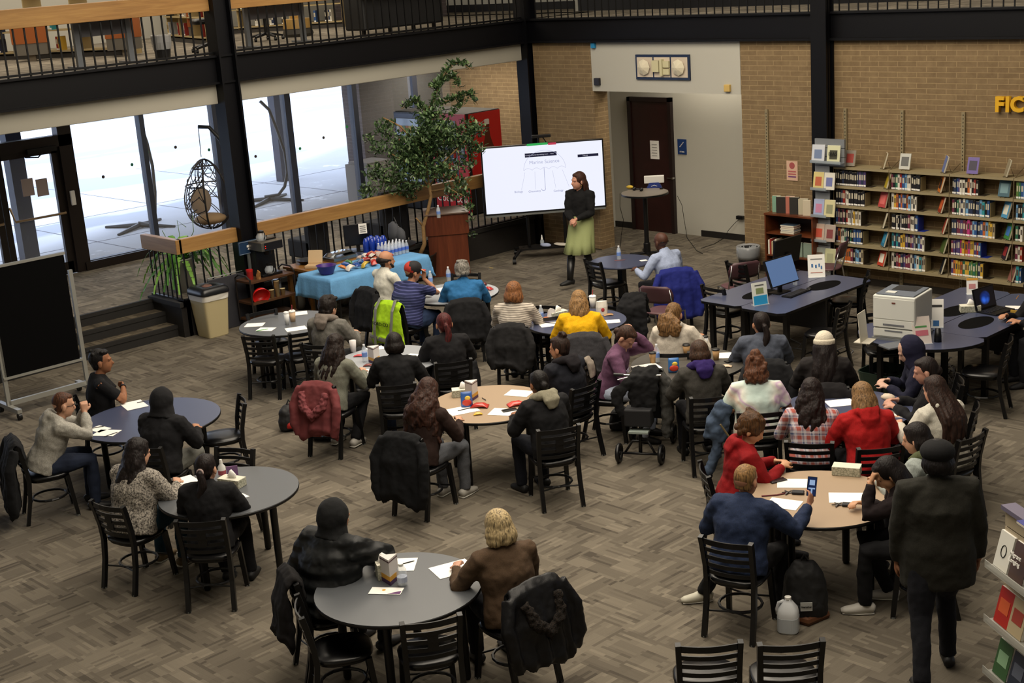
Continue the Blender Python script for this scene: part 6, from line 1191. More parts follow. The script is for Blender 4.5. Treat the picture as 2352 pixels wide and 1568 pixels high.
def person(label, px, py, a, top=('1a1a1d', 'plain', 'hoodie'), skin='b98a6c', hair=('short', '241812'), pants='1b1c22', shoes='17171a', lean=14, side=0, head=(0, 8), arms='tab',
           legs=None, hood=None, sc=1.0, wide=1.0, ch=None, blocks=True, ch_a=None, pole=None, standing=None, acc=(), curl=0.55, pk='plain', sink=0, hairk=None, z0=0.0):
    s = sc
    if standing is None:
        Hc = V((0, -0.02, 0.545)); up = V((sin(radians(side)), sin(radians(lean)), cos(radians(lean)))).normalized(); yaw_t = 0
    else:
        Hc = V((0, 0, 0.93*s)); up = V((sin(radians(side)), sin(radians(lean)), cos(radians(lean)))).normalized()
    R = M.Rotation(0, 3, 'Z'); fw = (V((0, 1, 0))-up*up.y).normalized(); rt = fw.cross(up)
    def T(x, y, z): return Hc + rt*(x*s) + fw*(y*s) + up*(z*s)
    NB = T(0, 0.015, 0.50); hb = basis(head[0], head[1]+lean*0.35, 0 if len(head) < 3 else head[2])
    HC = NB + (up*0.55+V((0, 0.12, 0.75))).normalized()*0.114*s + V((0, 0.012, 0))
    hy = hb @ V((0, 1, 0)); hx = hb @ V((1, 0, 0)); hz = hb @ V((0, 0, 1))
    # place the figure so that the centre of its head meets the photograph's line of sight
    Rw = M.Rotation(rz(a), 3, 'Z')
    if standing is None: w = P(px, py, HC.z+z0) - (Rw @ V((HC.x, HC.y, 0)))
    else: w = P(standing[0], standing[1], 0)
    root = thing('person', label, 'person', (w.x, w.y, z0), rz(a))
    sk = skinmat(skin); b = MB()
    wd = wide
    # torso
    b.tube([T(0, 0, -0.07), T(0, 0, 0.03), T(0, 0.01, 0.15), T(0, 0.01, 0.30), T(0, 0, 0.42), T(0, 0, 0.49)], [(0.15*wd, 0.10*wd), (0.165*wd, 0.115*wd), (0.135*wd, 0.10*wd), (0.16*wd, 0.11*wd), (0.15, 0.085), (0.06, 0.055)], 14, side=rt)
    b.tube([NB-up*0.05, NB, HC-hz*0.06], [0.058*s, 0.053*s, 0.05*s], 10)
    # head: skull, face, jaw, nose, ears, brow, lips
    s = sc*1.11
    def HD(x, y, z): return HC + hx*(x*s) + hy*(y*s) + hz*(z*s)
    b.ell(HD(0, -0.012, 0.03), (0.076*s, 0.094*s, 0.088*s), hb, 16, 10)
    b.ell(HD(0, 0.022, -0.03), (0.062*s, 0.066*s, 0.082*s), hb, 14, 9)
    b.ell(HD(0, 0.045, -0.08), (0.034*s, 0.034*s, 0.028*s), hb)
    b.tube([HD(0, 0.083, 0.008), HD(0, 0.103, -0.03), HD(0, 0.086, -0.04)], [0.009*s, 0.013*s, 0.011*s], 7)
    b.tube([HD(-0.045, 0.068, 0.02), HD(0, 0.086, 0.02), HD(0.045, 0.068, 0.02)], 0.011*s, 6)
    b.tube([HD(-0.022, 0.077, -0.058), HD(0, 0.088, -0.057), HD(0.022, 0.077, -0.058)], [0.004*s, 0.009*s, 0.004*s], 6)
    for e in (-1, 1): b.ell(HD(e*0.079, -0.01, -0.012), (0.011*s, 0.02*s, 0.032*s), hb, 8, 6)
    s = sc
    # arms
    tg = ARM[arms] if isinstance(arms, str) else arms; SH = []; EL = []; WR = []; HDIR = []
    for i, e in enumerate((-1, 1)):
        sh = T(e*0.172*(1+(wd-1)*0.6), 0.0, 0.422); t_ = V(tg[i][:3])*1.0
        if standing is not None: pass
        pl = (pole[i] if pole else (e*0.7, -0.35, -0.9))
        el, wr = ik(sh, t_, 0.285*s, 0.25*s, pl); SH.append(sh); EL.append(el); WR.append(wr)
        b.tube([T(e*0.10, 0, 0.43), sh, sh.lerp(el, 0.5), el, el.lerp(wr, 0.35), wr], [0.06, 0.058*s, 0.048*s, 0.04*s, 0.038*s, 0.026*s], 9)
        hd = V(tg[i][3:6]) if len(tg[i]) > 3 else ((wr-el).normalized()+V((-e*0.3, 0.2, -0.1)))
        pn = V(tg[i][6:9]) if len(tg[i]) > 6 else V((-e*0.35, 0, -1))
        hand(b, wr, hd, pn, e, curl, s); HDIR.append(hd)
    # legs
    KN = []; AN = []; HP = []; FT = []
    for i, e in enumerate((-1, 1)):
        hp = Hc + rt*(e*0.095*s) - V((0, 0, 0.01))
        if standing is None:
            kn, an = (V((e*0.13, 0.43*s, 0.53)), V((e*0.13, 0.40*s, 0.085)))
            ft = V((e*0.05, 1, 0))
            if legs: kn, an = V(legs[i][0]), V(legs[i][1]); ft = V(legs[i][2]) if len(legs[i]) > 2 else ft
        else:
            an = V(legs[i][0]) if len(legs[i][0]) == 3 else (Rw.transposed() @ (P(*legs[i][0], legs[i][2])-w)); ft = V(legs[i][1]); kn, an = ik(hp, an, 0.44*s, 0.43*s, (0, 1, 0.1))
        HP.append(hp); KN.append(kn); AN.append(an); FT.append(ft.normalized())
        b.tube([hp, hp.lerp(kn, 0.5), kn, kn.lerp(an, 0.35), an], [0.082*s, 0.072*s, 0.053*s, 0.052*s, 0.035*s], 10)
        f = FT[-1]; b.tube([an-f*0.04-V((0, 0, 0.04)), an-V((0, 0, 0.04))+f*0.06, an-V((0, 0, 0.055))+f*0.15], [0.022, 0.02, 0.014], 8)
    bald = hair[0] in ('bald', 'balding')
    body = b.build('body', sk, root, remesh=0.0085 if NP[0] >= 0 else 0.012, smoothit=3)
    # eyes
    for e in (-1, 1): MB().ell(HD(e*0.03, 0.077, 0.001), (0.014, 0.008, 0.006), hb, 8, 6).build('eye', mat('1d1512', 0.3), root, smooth=True)
    if hair[0] != 'none':
        for e in (-1, 1): MB().tube([HD(e*0.014, 0.09, 0.022), HD(e*0.03, 0.089, 0.028), HD(e*0.048, 0.076, 0.024)], 0.0035, 5).build('eyebrow', mat(hair[1], 0.7), root, smooth=True)
    q = MB().tube([HD(-0.02, 0.0885, -0.06), HD(0, 0.094, -0.059), HD(0.02, 0.0885, -0.06)], [0.002, 0.005, 0.002], 6); q.build('lips', mat('8a4a42', 0.5), root, smooth=True)
    # trousers or skirt
    if pants != 'none' and standing is None or (standing is not None and pants != 'skirt'):
        q = MB(); g = 0.016
        q.tube([T(0, 0, -0.08), T(0, 0, 0.0), T(0, 0, 0.10)], [(0.165*wd, 0.12*wd), (0.18*wd, 0.125*wd), (0.155*wd, 0.112*wd)], 14, side=rt)
        for i in (0, 1):
            lo = AN[i]-V((0, 0, 0.015))
            q.tube([HP[i], HP[i].lerp(KN[i], 0.5), KN[i], KN[i].lerp(AN[i], 0.4), lo], [0.1*s*wd, 0.088*s*wd, (0.068+0.004)*s, 0.064*s, 0.056*s], 11)
        if True: q.build('trousers', cloth(pants, pk), root, remesh=0.014, smoothit=4, disp=0.022, dscale=0.1)
    if pants == 'skirt':
        q = MB(); vs = []; n = 40
        for (z, r1, r2, am) in ((0.10, 0.155, 0.12, 0), (0.02, 0.182, 0.145, 0), (-0.12, 0.195, 0.165, 0), (-0.28, 0.2, 0.185, 0.012), (-0.42, 0.205, 0.2, 0.045)):
            fk = max(0, -z)/0.44; mk = (KN[0]+KN[1])/2; r1 += fk*max(0, abs(KN[0].x-KN[1].x)/2-0.10); r2 += fk*max(0, abs(KN[0].y-KN[1].y)/2-0.06)
            for k in range(n):
                th = 2*pi*k/n; m_ = 1+am*5*(1 if k % 5 < 4 else -1.6)*0.5; vs.append(T(r1*cos(th)*m_, r2*sin(th)*m_, z)+V((mk.x, mk.y, 0))*fk)
        q.add(vs, [(i*n+k, i*n+(k+1) % n, (i+1)*n+(k+1) % n, (i+1)*n+k) for i in range(4) for k in range(n)])
        o_ = q.build('pleated_skirt', mat('8b9362', 0.85, bump=0.2), root, smooth=True); m_ = o_.modifiers.new('thick', 'SOLIDIFY'); m_.thickness = 0.008
        q = MB()
        for i in (0, 1): q.tube([HP[i], HP[i].lerp(KN[i], 0.5), KN[i], KN[i].lerp(AN[i], 0.4), AN[i]], [0.086, 0.076, 0.058, 0.058, 0.042], 12)
        q.build('black_tights', mat('0c0c0e', 0.7), root, smooth=True)
        for i in (0, 1): MB().tube([AN[i]-V((0, 0, 0.02)), AN[i]+(KN[i]-AN[i])*0.3, AN[i]+(KN[i]-AN[i])*0.72], [0.048, 0.056, 0.066], 12).tube([AN[i]-V((0, 0, 0.05))-FT[i]*0.05, AN[i]-V((0, 0, 0.088))-FT[i]*0.055], [0.03, 0.022], 8).build('boot', mat('101012', 0.4), root, smooth=True)
    # shoes
    for i in (0, 1):
        f = FT[i]; u0 = AN[i]-V((0, 0, 0.045)); q = MB()
        q.tube([u0-f*0.075-V((0, 0, 0.005)), u0-f*0.06+V((0, 0, 0.0)), u0+f*0.0+V((0, 0, 0.008)), u0+f*0.07-V((0, 0, 0.008)), u0+f*0.15-V((0, 0, 0.016)), u0+f*0.18-V((0, 0, 0.02))], [(0.026, 0.028), (0.04, 0.042), (0.044, 0.052), (0.047, 0.038), (0.042, 0.026), (0.024, 0.016)], 10, side=f.cross(V((0, 0, 1))))
        sh_ = q.build('shoe', mat(shoes, 0.6), root, smooth=True)
        if shoes not in ('17171a', '0c0c0e'): MB().tube([u0-f*0.07-V((0, 0, 0.036)), u0+f*0.05-V((0, 0, 0.036)), u0+f*0.17-V((0, 0, 0.036))], [(0.038, 0.008), (0.046, 0.008), (0.036, 0.007)], 10, side=f.cross(V((0, 0, 1)))).build('sole', mat('c8c4ba', 0.7), sh_, smooth=True)
    # top garment
    col, kind, style = top; tm = cloth(col, kind)
    g = dict(tee=0.021, shirt=0.016, sweater=0.022, hoodie=0.03, jacket=0.032, puffer=0.052, blazer=0.03)[style]; q = MB(); G = wd
    hem = {'tee': -0.05, 'shirt': -0.03, 'blazer': -0.24 if standing else -0.1}.get(style, -0.07)
    q.tube([T(0, -0.005, hem), T(0, -0.005, 0.02), T(0, 0.005, 0.16), T(0, 0.0, 0.31), T(0, -0.005, 0.40), T(0, -0.012, 0.455), T(0, -0.012, 0.50)], [((0.17+g)*G, (0.12+g)*G), ((0.17+g)*G, (0.122+g)*G), ((0.148+g)*G, (0.108+g)*G), ((0.165+g)*G, (0.115+g)*G), ((0.150+g)*G, 0.10+g), (0.116+g*0.75, 0.074+g), (0.07+g*0.5, 0.06+g*0.4)], 16, side=rt)
    for i, e in enumerate((-1, 1)):
        sh, el, wr = SH[i], EL[i], WR[i]; ss = T(e*0.09, -0.005, 0.432)
        if style == 'tee': q.tube([ss, sh, sh.lerp(el, 0.4), sh.lerp(el, 0.72)], [0.066, 0.07, 0.066, 0.066], 10)
        else: q.tube([ss, sh, sh.lerp(el, 0.5), el, el.lerp(wr, 0.5), el.lerp(wr, 0.96)], [0.05+g, (0.06+g)*s, (0.05+g*0.9)*s, (0.044+g*0.8)*s, (0.036+g*0.8)*s, (0.029+g*0.35)*s], 10)
    if hood == 'down' or (style == 'hoodie' and hood is None):
        q.tube([T(-0.09, 0.075, 0.455), T(-0.115, 0.0, 0.49), T(-0.075, -0.085, 0.50), T(0, -0.115, 0.49), T(0.075, -0.085, 0.50), T(0.115, 0.0, 0.49), T(0.09, 0.075, 0.455)], [0.022, 0.036, 0.042, 0.046, 0.042, 0.036, 0.022], 8)
        q.tube([T(0, -0.12, 0.50), T(0, -0.14, 0.42), T(0, -0.13, 0.33)], [(0.085, 0.03), (0.09, 0.035), (0.04, 0.02)], 10, side=rt)
    elif style in ('shirt', 'sweater', 'jacket', 'puffer', 'blazer'):
        q.tube([T(0, -0.008, 0.47), T(0, 0.0, 0.53)], [(0.075, 0.07), (0.066, 0.062)], 14, side=rt)
    ob = q.build({'tee': 'tee_shirt', 'puffer': 'puffer_jacket'}.get(style, style), tm, root, remesh=0.013, smoothit=4, disp=0.018 if style in ('tee', 'shirt', 'blazer') else 0.028, dscale=0.09)
    if hood and hood not in ('down', 'none') and len(hood) == 2 and hood[0] == 'collar':
        q = MB().tube([T(-0.09, 0.07, 0.47), T(-0.115, 0.0, 0.50), T(-0.08, -0.09, 0.515), T(0, -0.12, 0.51), T(0.08, -0.09, 0.515), T(0.115, 0.0, 0.50), T(0.09, 0.07, 0.47)], [0.026, 0.04, 0.046, 0.05, 0.046, 0.04, 0.026], 8).tube([T(0, -0.13, 0.52), T(0, -0.16, 0.45), T(0, -0.155, 0.37)], [(0.09, 0.034), (0.095, 0.04), (0.05, 0.02)], 10, side=rt)
        q.build('hood', cloth(hood[1], 'plain'), root, remesh=0.012, smoothit=3, disp=0.02, dscale=0.07)
    if hood and hood[0] == 'up':
        q = MB().ell(HD(0, -0.042, 0.014), (0.118*s, 0.12*s, 0.14*s), hb, 16, 12)
        q.tube([HD(0, -0.035, -0.04), NB+V((0, -0.02, 0.01)), T(0, -0.02, 0.45)], [(0.112, 0.11), (0.128, 0.108), (0.165, 0.105)], 14, side=hx)
        q.build('hood', cloth(hood[1], 'plain'), root, remesh=0.012, smoothit=3, disp=0.015, dscale=0.08)
    # hair
    hk, hc = hair[0], hair[1]; hm = hairmat(hc); q = MB(); rr = random.Random(int(px*7+py))
    def cap(gx=1.0, lo=-0.02):
        q.ell(HD(0, 0.024, 0.092), (0.066*s, 0.062*s, 0.034*s), hb, 14, 8); q.ell(HD(0, -0.022, 0.038), (0.086*s*gx, 0.097*s*gx, 0.097*s*gx), hb, 16, 12); q.tube([HD(0, -0.05, 0.03), HD(0, -0.06, -0.03), HD(0, -0.055, -0.075)], [(0.083*gx, 0.06), (0.076*gx, 0.045), (0.05, 0.03)], 12, side=hx)
    def locks(n, length, spread, rad, wav, back=0.13, front=False):
        for k in range(n):
            u = -1+2*k/(n-1); th = u*(1.45 if front else 1.15); x0 = sin(th)*0.085; y0 = -cos(th)*0.09-0.02
            pts = [HD(x0*0.7, y0*0.75, 0.075)]; st_ = HD(x0*1.02, y0*1.02, -0.02); pts.append(st_); L = length*rr.uniform(0.85, 1.08)
            m_ = 7; ph = rr.uniform(0, 6)
            for j in range(1, m_+1):
                f_ = j/m_; down = V((0, 0, -1))*0.75 + (-up)*0.25
                base = st_ + down*(L*f_) + rt*(x0*spread*f_) + fw*((-back*0.45 if y0 < 0 else 0.02)*min(1, f_*1.6))
                pts.append(base + rt*(wav*sin(ph+f_*9)) + fw*(wav*cos(ph+f_*8)))
            q.tube(pts, [rad*0.8]+[rad*(1-0.55*(j/m_)**2) for j in range(m_+1)], 7)
    if hk == 'buzz': q.ell(HD(0, 0.022, 0.09), (0.064*s, 0.06*s, 0.03*s), hb, 14, 8); q.ell(HD(0, -0.021, 0.042), (0.085*s, 0.098*s, 0.094*s), hb, 16, 12); q.tube([HD(0, -0.045, 0.02), HD(0, -0.05, -0.06)], [(0.084, 0.056), (0.064, 0.036)], 12, side=hx)
    elif hk == 'short': cap(1.03); [q.ell(HD(rr.uniform(-.07, .07), rr.uniform(-.09, .045), 0.1+rr.uniform(-.02, .02)), (0.03, 0.03, 0.02), hb, 7, 5) for _ in range(10)]
    elif hk == 'shag': cap(1.22); [q.ell(HD(sin(t_)*0.08, -cos(t_)*0.085-0.03, rr.uniform(-.05, .03)), (0.03, 0.03, 0.034), hb, 7, 5) for t_ in [k*0.33-1.3 for k in range(9)]]; [q.ell(HD(rr.uniform(-.055, .055), rr.uniform(-.09, .06), 0.118+rr.uniform(-.015, .015)), (0.034, 0.034, 0.024), hb, 7, 5) for _ in range(16)]
    elif hk == 'balding': q.tube([HD(-0.078, 0.03, 0.01), HD(-0.083, -0.03, 0.012), HD(-0.05, -0.093, 0.015), HD(0, -0.107, 0.015), HD(0.05, -0.093, 0.015), HD(0.083, -0.03, 0.012), HD(0.078, 0.03, 0.01)], [0.012, 0.026, 0.042, 0.05, 0.042, 0.026, 0.012], 8); q.tube([HD(0, -0.07, -0.02), HD(0, -0.06, -0.08)], [(0.07, 0.03), (0.05, 0.02)], 10, side=hx)
    elif hk == 'bald': q.tube([HD(-0.0765, 0.0, 0.0), HD(-0.05, -0.088, 0.0), HD(0, -0.1, 0.0), HD(0.05, -0.088, 0.0), HD(0.0765, 0.0, 0.0)], 0.012, 8)
    elif hk == 'bob': cap(1.16); locks(15, 0.085, 0.2, 0.036, 0.004, 0.03, True)
    elif hk == 'bobs': cap(1.1); locks(13, 0.07, -0.2, 0.03, 0.003, 0.0, True)
    elif hk == 'mid': cap(1.1); locks(13, 0.24, 0.3, 0.032, 0.006, 0.1, True)
    elif hk == 'long': cap(1.08); locks(13, 0.42, 0.45, 0.034, 0.009, 0.40 if style == 'hoodie' else 0.2, True)
    elif hk == 'wavy': cap(1.12); locks(15, 0.42, 0.7, 0.034, 0.018, 0.17, True)
    elif hk == 'curly': cap(1.15); locks(17, 0.44, 1.1, 0.044, 0.026, 0.2, True); locks(13, 0.32, 0.8, 0.046, 0.02, 0.26)
    elif hk == 'pony':
        cap(1.04); pts = [HD(0, -0.1, 0.01), HD(0, -0.14, -0.01)] + [HD(0, -0.14, -0.02)+V((0, 0, -1))*(0.3*j/6)+fw*(-0.03*j/6)+rt*(0.02*sin(j)) for j in range(1, 7)]; q.tube(pts, [0.02, 0.03, 0.036, 0.04, 0.04, 0.036, 0.028, 0.01], 8)
    elif hk == 'ponycurly':
        cap(1.05); q.ell(HD(0, -0.115, 0.03), (0.03, 0.03, 0.03), hb)
        for k in range(20): q.tube([HD(0, -0.13, 0.02), HD(rr.uniform(-.11, .11), -0.18, -0.04+rr.uniform(-.04, .04)), HD(rr.uniform(-.13, .13), -0.2, -0.13+rr.uniform(-.04, .04)), HD(rr.uniform(-.11, .11), -0.19, -0.22)], [0.022, 0.032, 0.032, 0.02], 6)
    elif hk == 'bun': cap(1.04); q.ell(HD(0, -0.115, -0.02 if not hairk else 0.05), (0.042, 0.036, 0.042), hb)
    elif hk == 'topbun': cap(1.06); q.ell(HD(0.0, -0.06, 0.14), (0.045, 0.045, 0.04), hb); [q.ell(HD(0.035*cos(k), -0.06+0.035*sin(k), 0.145+rr.uniform(-.02, .03)), (0.02, 0.02, 0.016), hb, 7, 5) for k in range(9)]
    elif hk == 'updo': cap(1.14); q.ell(HD(0, -0.05, 0.13), (0.055, 0.05, 0.05), hb); locks(13, 0.12, 0.25, 0.034, 0.014, 0.06); [q.ell(HD(rr.uniform(-.09, .09), -0.1+rr.uniform(-.02, .03), rr.uniform(-.1, .1)), (0.026, 0.024, 0.026), hb, 7, 5) for _ in range(16)]
    if q.v and hk != 'none': q.build('hair', hm, root, remesh=0.0085, smoothit=1, disp=0.012 if hk in ('curly', 'updo', 'shag', 'wavy', 'ponycurly') else 0.0, dscale=0.035)
    for k in acc:
        if k == 'glasses': MB().tube([HD(-0.078, -0.0, 0.005), HD(-0.062, 0.075, 0.006), HD(-0.035, 0.092, 0.018), HD(-0.005, 0.097, 0.008), HD(0.005, 0.097, 0.008), HD(0.035, 0.092, 0.018), HD(0.062, 0.075, 0.006), HD(0.078, 0, 0.005)], 0.003, 6).tube([HD(-0.052, 0.09, -0.012), HD(-0.03, 0.095, -0.018), HD(-0.01, 0.097, -0.008)], 0.003, 6).tube([HD(0.052, 0.09, -0.012), HD(0.03, 0.095, -0.018), HD(0.01, 0.097, -0.008)], 0.003, 6).build('glasses', BLK, root)
        if k == 'beard': MB().tube([HD(-0.066, 0.02, -0.035), HD(-0.05, 0.055, -0.08), HD(0, 0.085, -0.098), HD(0.05, 0.055, -0.08), HD(0.066, 0.02, -0.035)], [0.014, 0.02, 0.022, 0.02, 0.014], 8).build('beard', hm, root, smooth=True)
        if k == 'beanie':
            MB().ell(HD(0, -0.02, 0.05), (0.095, 0.108, 0.1), hb, 18, 12).build('beanie', mat('c9c0ae', 0.95, bump=0.5, bscale=60), root, remesh=0.01, smoothit=2); MB().tube([HD(0.098*cos(t_*pi/9), -0.02+0.11*sin(t_*pi/9), 0.035) for t_ in range(18)], [(0.03, 0.01)]*18, 6, side=hz, closed=True).build('beanie_cuff', mat('c4bba8', 0.95, bump=0.5, bscale=60), root, smooth=True)
        if k == 'flatcap': MB().ell(HD(0, -0.025, 0.06), (0.118, 0.132, 0.085), hb, 18, 10).ell(HD(0, 0.09, 0.04), (0.07, 0.05, 0.012), hb, 12, 8).build('cap', cloth('121214'), root, remesh=0.01, smoothit=3)
        if k == 'redcap':
            c_ = MB().ell(HD(0, -0.012, 0.052), (0.101, 0.115, 0.098), hb, 18, 12).build('cap', mat('a82c22', 0.8), root, smooth=True)
            MB().ell(HD(0.02, 0.0, 0.06), (0.088, 0.112, 0.096), hb, 16, 10).build('cap_panel', mat('18161a', 0.8), c_, smooth=True)
            MB().ell(HD(0, 0.12, 0.03), (0.07, 0.075, 0.012), hb, 14, 8).build('cap_brim', mat('b03a30', 0.8), c_, smooth=True)
        if k == 'scrunchie': MB().tube([HD(0.025*cos(t_), -0.125, -0.005+0.025*sin(t_)) for t_ in [j*pi/5 for j in range(10)]], 0.01, 6, closed=True).build('scrunchie', mat('b09a94', 0.8), root, smooth=True)
        if k == 'print': text('NKT', 0.07, T(0.02, 0.158, 0.29), (pi/2-radians(lean), 0, pi), mat('a8a0b4', 0.8), root, name='sweatshirt_lettering')
        if k == 'watch': MB().tube([WR[1]+HDIR[1].normalized()*-0.02, WR[1]], 0.034, 12).build('watch', BLK, root)
        if k == 'earring': MB().ell(HD(-0.085, 0.0, -0.06), (0.006, 0.006, 0.012), hb).build('earring', mat('c9b060', 0.3, 1), root)
    if ch is not None:      # the chair the person sits on
        c_ = Rw @ V((0, 0.0, 0)); ca = a if ch_a is None else ch_a
        if ch_a is not None: pass
        chair(w.x, w.y, ca, ch, blocks)
    NP[0] += 1
    WRW[label] = [(Rw @ q_)+V((w.x, w.y, z0)) for q_ in WR]; HDW[label] = [Rw @ q_ for q_ in HDIR]
    return root, w
SK1, SK2, SK3, SK4 = 'c4957a', 'b07e60', '8a5c40', '4a2c20'
person('woman presenting in a black turtleneck, green pleated skirt and black boots', 1333, 425, 150, ('101012', 'plain', 'sweater'), 'b98670', ('mid', '3a2118'), 'skirt', '0c0c0e', lean=0, head=(-32, 0), arms=((-.04, .27, 1.08), (.02, .27, 1.06)), legs=(((1362, 640), (-.2, 1, 0), 0.09), ((1308, 652), (.5, .8, 0), 0.09)), standing=(1344, 650), sc=1.06, wide=0.9, acc=('earring',), curl=1.0)
person('bald man in a light blue shirt with a blue jacket on his chair', 1518, 556, 38, ('9fabc8', 'plain', 'shirt'), SK4, ('bald', '1a1210'), '14151c', lean=16, head=(0, 6), arms=((-.28, .40, .79), (.2, .36, .79)), wide=1.22, sc=1.03, ch='under the bald man in a light blue shirt', ch_a=8)
person('balding bearded man in a white shirt looking right', 888, 598, -52, ('dcdace', 'plain', 'shirt'), SK2, ('balding', '1d1512'), '2a2c34', lean=6, head=(-8, -2), arms=((-.1, .36, .76), (.1, .36, .76)), wide=1.1, sc=1.03, acc=('beard',), ch='under the bearded man in a white shirt')
person('large man in a red and black cap and navy striped polo', 948, 625, -42, ('23284c', 'navy_stripe', 'tee'), SK2, ('buzz', '2a1c16'), '2c3c5c', lean=18, head=(-14, 4), arms=((-.1, .42, .79), (.12, .27, 1.06, .1, .1, 1, 0, -1, 0)), wide=1.42, sc=1.04, acc=('redcap',), ch='under the man in a red cap', pk='denim')
person('woman with short grey hair in a teal sweater, seen from behind', 1062, 622, 2, ('2a689c', 'plain', 'sweater'), SK1, ('shag', '77736c'), '23262e', lean=14, head=(0, 6), wide=1.25, sc=1.0, ch='under the grey haired woman in teal')
person('young man in a heather grey hoodie with dark hair, seen from behind', 755, 706, -26, ('6d6a64', 'heather', 'hoodie'), SK1, ('shag', '1a1310'), '2a2c30', lean=10, head=(-12, 2), hood=('collar', '7a7068'), wide=1.1, sc=1.04, ch='under the young man in a grey hoodie')
person('woman with long dark hair in a grey green long sleeve top', 772, 795, -26, ('77786c', 'plain', 'sweater'), SK1, ('wavy', '211713'), '0e0e12', 'b0aca4', lean=16, head=(-4, 6), legs=(((-.12, .42, .5), (-.12, .16, .1)), ((.14, .42, .5), (.14, .14, .1))), ch='under the long haired woman in grey green, with a dusty red hoodie')
person('person with chin length black hair in a black fleece jacket', 906, 792, 2, ('131316', 'plain', 'jacket'), SK2, ('bobs', '17110f'), '2a3650', lean=16, head=(0, 8), ch='under the person in a black fleece jacket', pk='denim')
person('person in a dark jacket with long maroon tied hair', 1020, 745, 12, ('121114', 'plain', 'jacket'), SK2, ('pony', '4a1c1c'), '14141a', lean=14, head=(0, 6), wide=1.08, ch='under the maroon haired person, with a backpack')
person('woman with auburn bob in a beige and brown striped sweater', 1181, 672, -12, ('bcb3a7', 'stripe', 'sweater'), SK1, ('bob', '7a5030'), '242c40', lean=8, head=(-6, 4), wide=1.12, ch='under the woman in a striped sweater', pk='denim')
person('woman in a bright yellow top with light brown hair', 1330, 693, -4, ('e4ae06', 'plain', 'sweater'), SK1, ('mid', '866640'), '2a2c38', lean=24, head=(-4, 16), wide=1.15, ch='under the woman in yellow')
person('woman in a white hoodie with a curly light brown ponytail', 1548, 722, -14, ('cbc2b4', 'plain', 'hoodie'), SK2, ('ponycurly', '6d5030'), '2c2c34', lean=16, head=(-10, 4), arms=((-.1, .36, .78), (.3, .34, .82)), ch='under the woman with a curly ponytail')
person('young woman in a purple sweatshirt writing, her head on her hand', 1437, 775, -112, ('6b4862', 'plain', 'sweater'), 'c09078', ('bun', '3a261c'), 'bcc6dc', lean=20, head=(-6, 38), arms=((-.10, .26, 1.14, .2, -.3, 1, 0, -1, 0), (.12, .44, .79)), pole=((-.4, .7, -.7), (.7, -.35, -.9)), ch='under the young woman in purple', acc=('print',))
person('person in a navy jacket with a messy top bun, facing away', 1285, 800, 42, ('14161f', 'plain', 'jacket'), SK2, ('topbun', '2c1e18'), '14151c', lean=8, head=(20, 4), wide=1.2, hood=('collar', '19151a'), arms=((-.1, .36, .76), (.1, .36, .76)), ch='under the person in a navy jacket at the middle tan table')
person('person in a grey jacket with a purple hood collar, seen from behind', 1606, 812, 6, ('3c3a36', 'heather', 'jacket'), SK1, ('bobs', '3d2a1e'), '14141a', lean=14, head=(0, 10), hood=('collar', '2c1a5c'), ch='under the person with a purple hood')
person('person in a slate blue jacket with a long brown ponytail', 1748, 744, -4, ('4c5260', 'plain', 'jacket'), SK2, ('pony', '1d1412'), '1c1d24', lean=10, head=(10, 4), wide=1.15, ch='under the person in a slate blue jacket')
person('person in a cream beanie with very long dark hair', 1893, 792, -10, ('201c1c', 'plain', 'jacket'), SK1, ('long', '1a1312'), '14141a', lean=10, head=(0, 6), acc=('beanie',), ch='under the person in a cream beanie')
person('woman in a pastel tie-dye tee with curly auburn hair pinned up', 1735, 842, -6, ('c9c8b8', 'tiedye', 'tee'), SK3, ('updo', '573624'), '2a2c30', lean=10, head=(0, 6), wide=1.22, arms=((-.2, .3, .66), (.2, .3, .66)), ch='under the person in the tie-dye tee')
person('woman in a pink and blue plaid shirt with curly dark hair', 1864, 902, -16, ('b9b4bc', 'plaid', 'shirt'), SK1, ('wavy', '1f1413'), '14141a', lean=16, head=(0, 8), wide=1.08, ch='under the woman in a plaid shirt', blocks=False)
person('woman in a bright red hoodie with long blond brown hair', 1980, 912, 6, ('a81416', 'plain', 'hoodie'), SK1, ('mid', '7d6040'), '1a1a20', lean=18, head=(6, 14), wide=1.1, ch='under the woman in the red hoodie', blocks=False)
person('person in a navy hood in profile, facing left', 2088, 806, 78, ('17182e', 'plain', 'hoodie'), 'c09a86', ('none', '1a1312'), '14141c', lean=22, head=(0, 20), hood=('up', '1b1b34'), arms=((-.12, .44, .79), (.1, .42, .79)), ch='under the person in a navy hood')
person('person in a black jacket with dark pinned hair, holding food', 2126, 852, 66, ('141418', 'plain', 'jacket'), 'b98a76', ('bun', '1d1413'), '14141c', lean=18, head=(8, 8), arms=((-.1, .46, .80), (.1, .46, .80)), ch='under the dark haired person holding food')
person('woman in a white hoodie with very long brown hair', 2146, 896, 28, ('cdc9bc', 'plain', 'hoodie'), SK1, ('long', '2c1c16'), '1c1c22', lean=14, head=(4, 6), wide=1.12, ch='under the long haired woman in a white hoodie', ch_a=38, blocks=False)
person('boy in a red hoodie with curly brown hair looking down', 1726, 985, -88, ('8e0f14', 'plain', 'hoodie'), 'c0906e', ('shag', '4a3018'), '1c1c22', lean=14, head=(-16, 24), arms=((-.12, .38, .79), (.02, .40, .79)), ch='under the boy in the red hoodie')
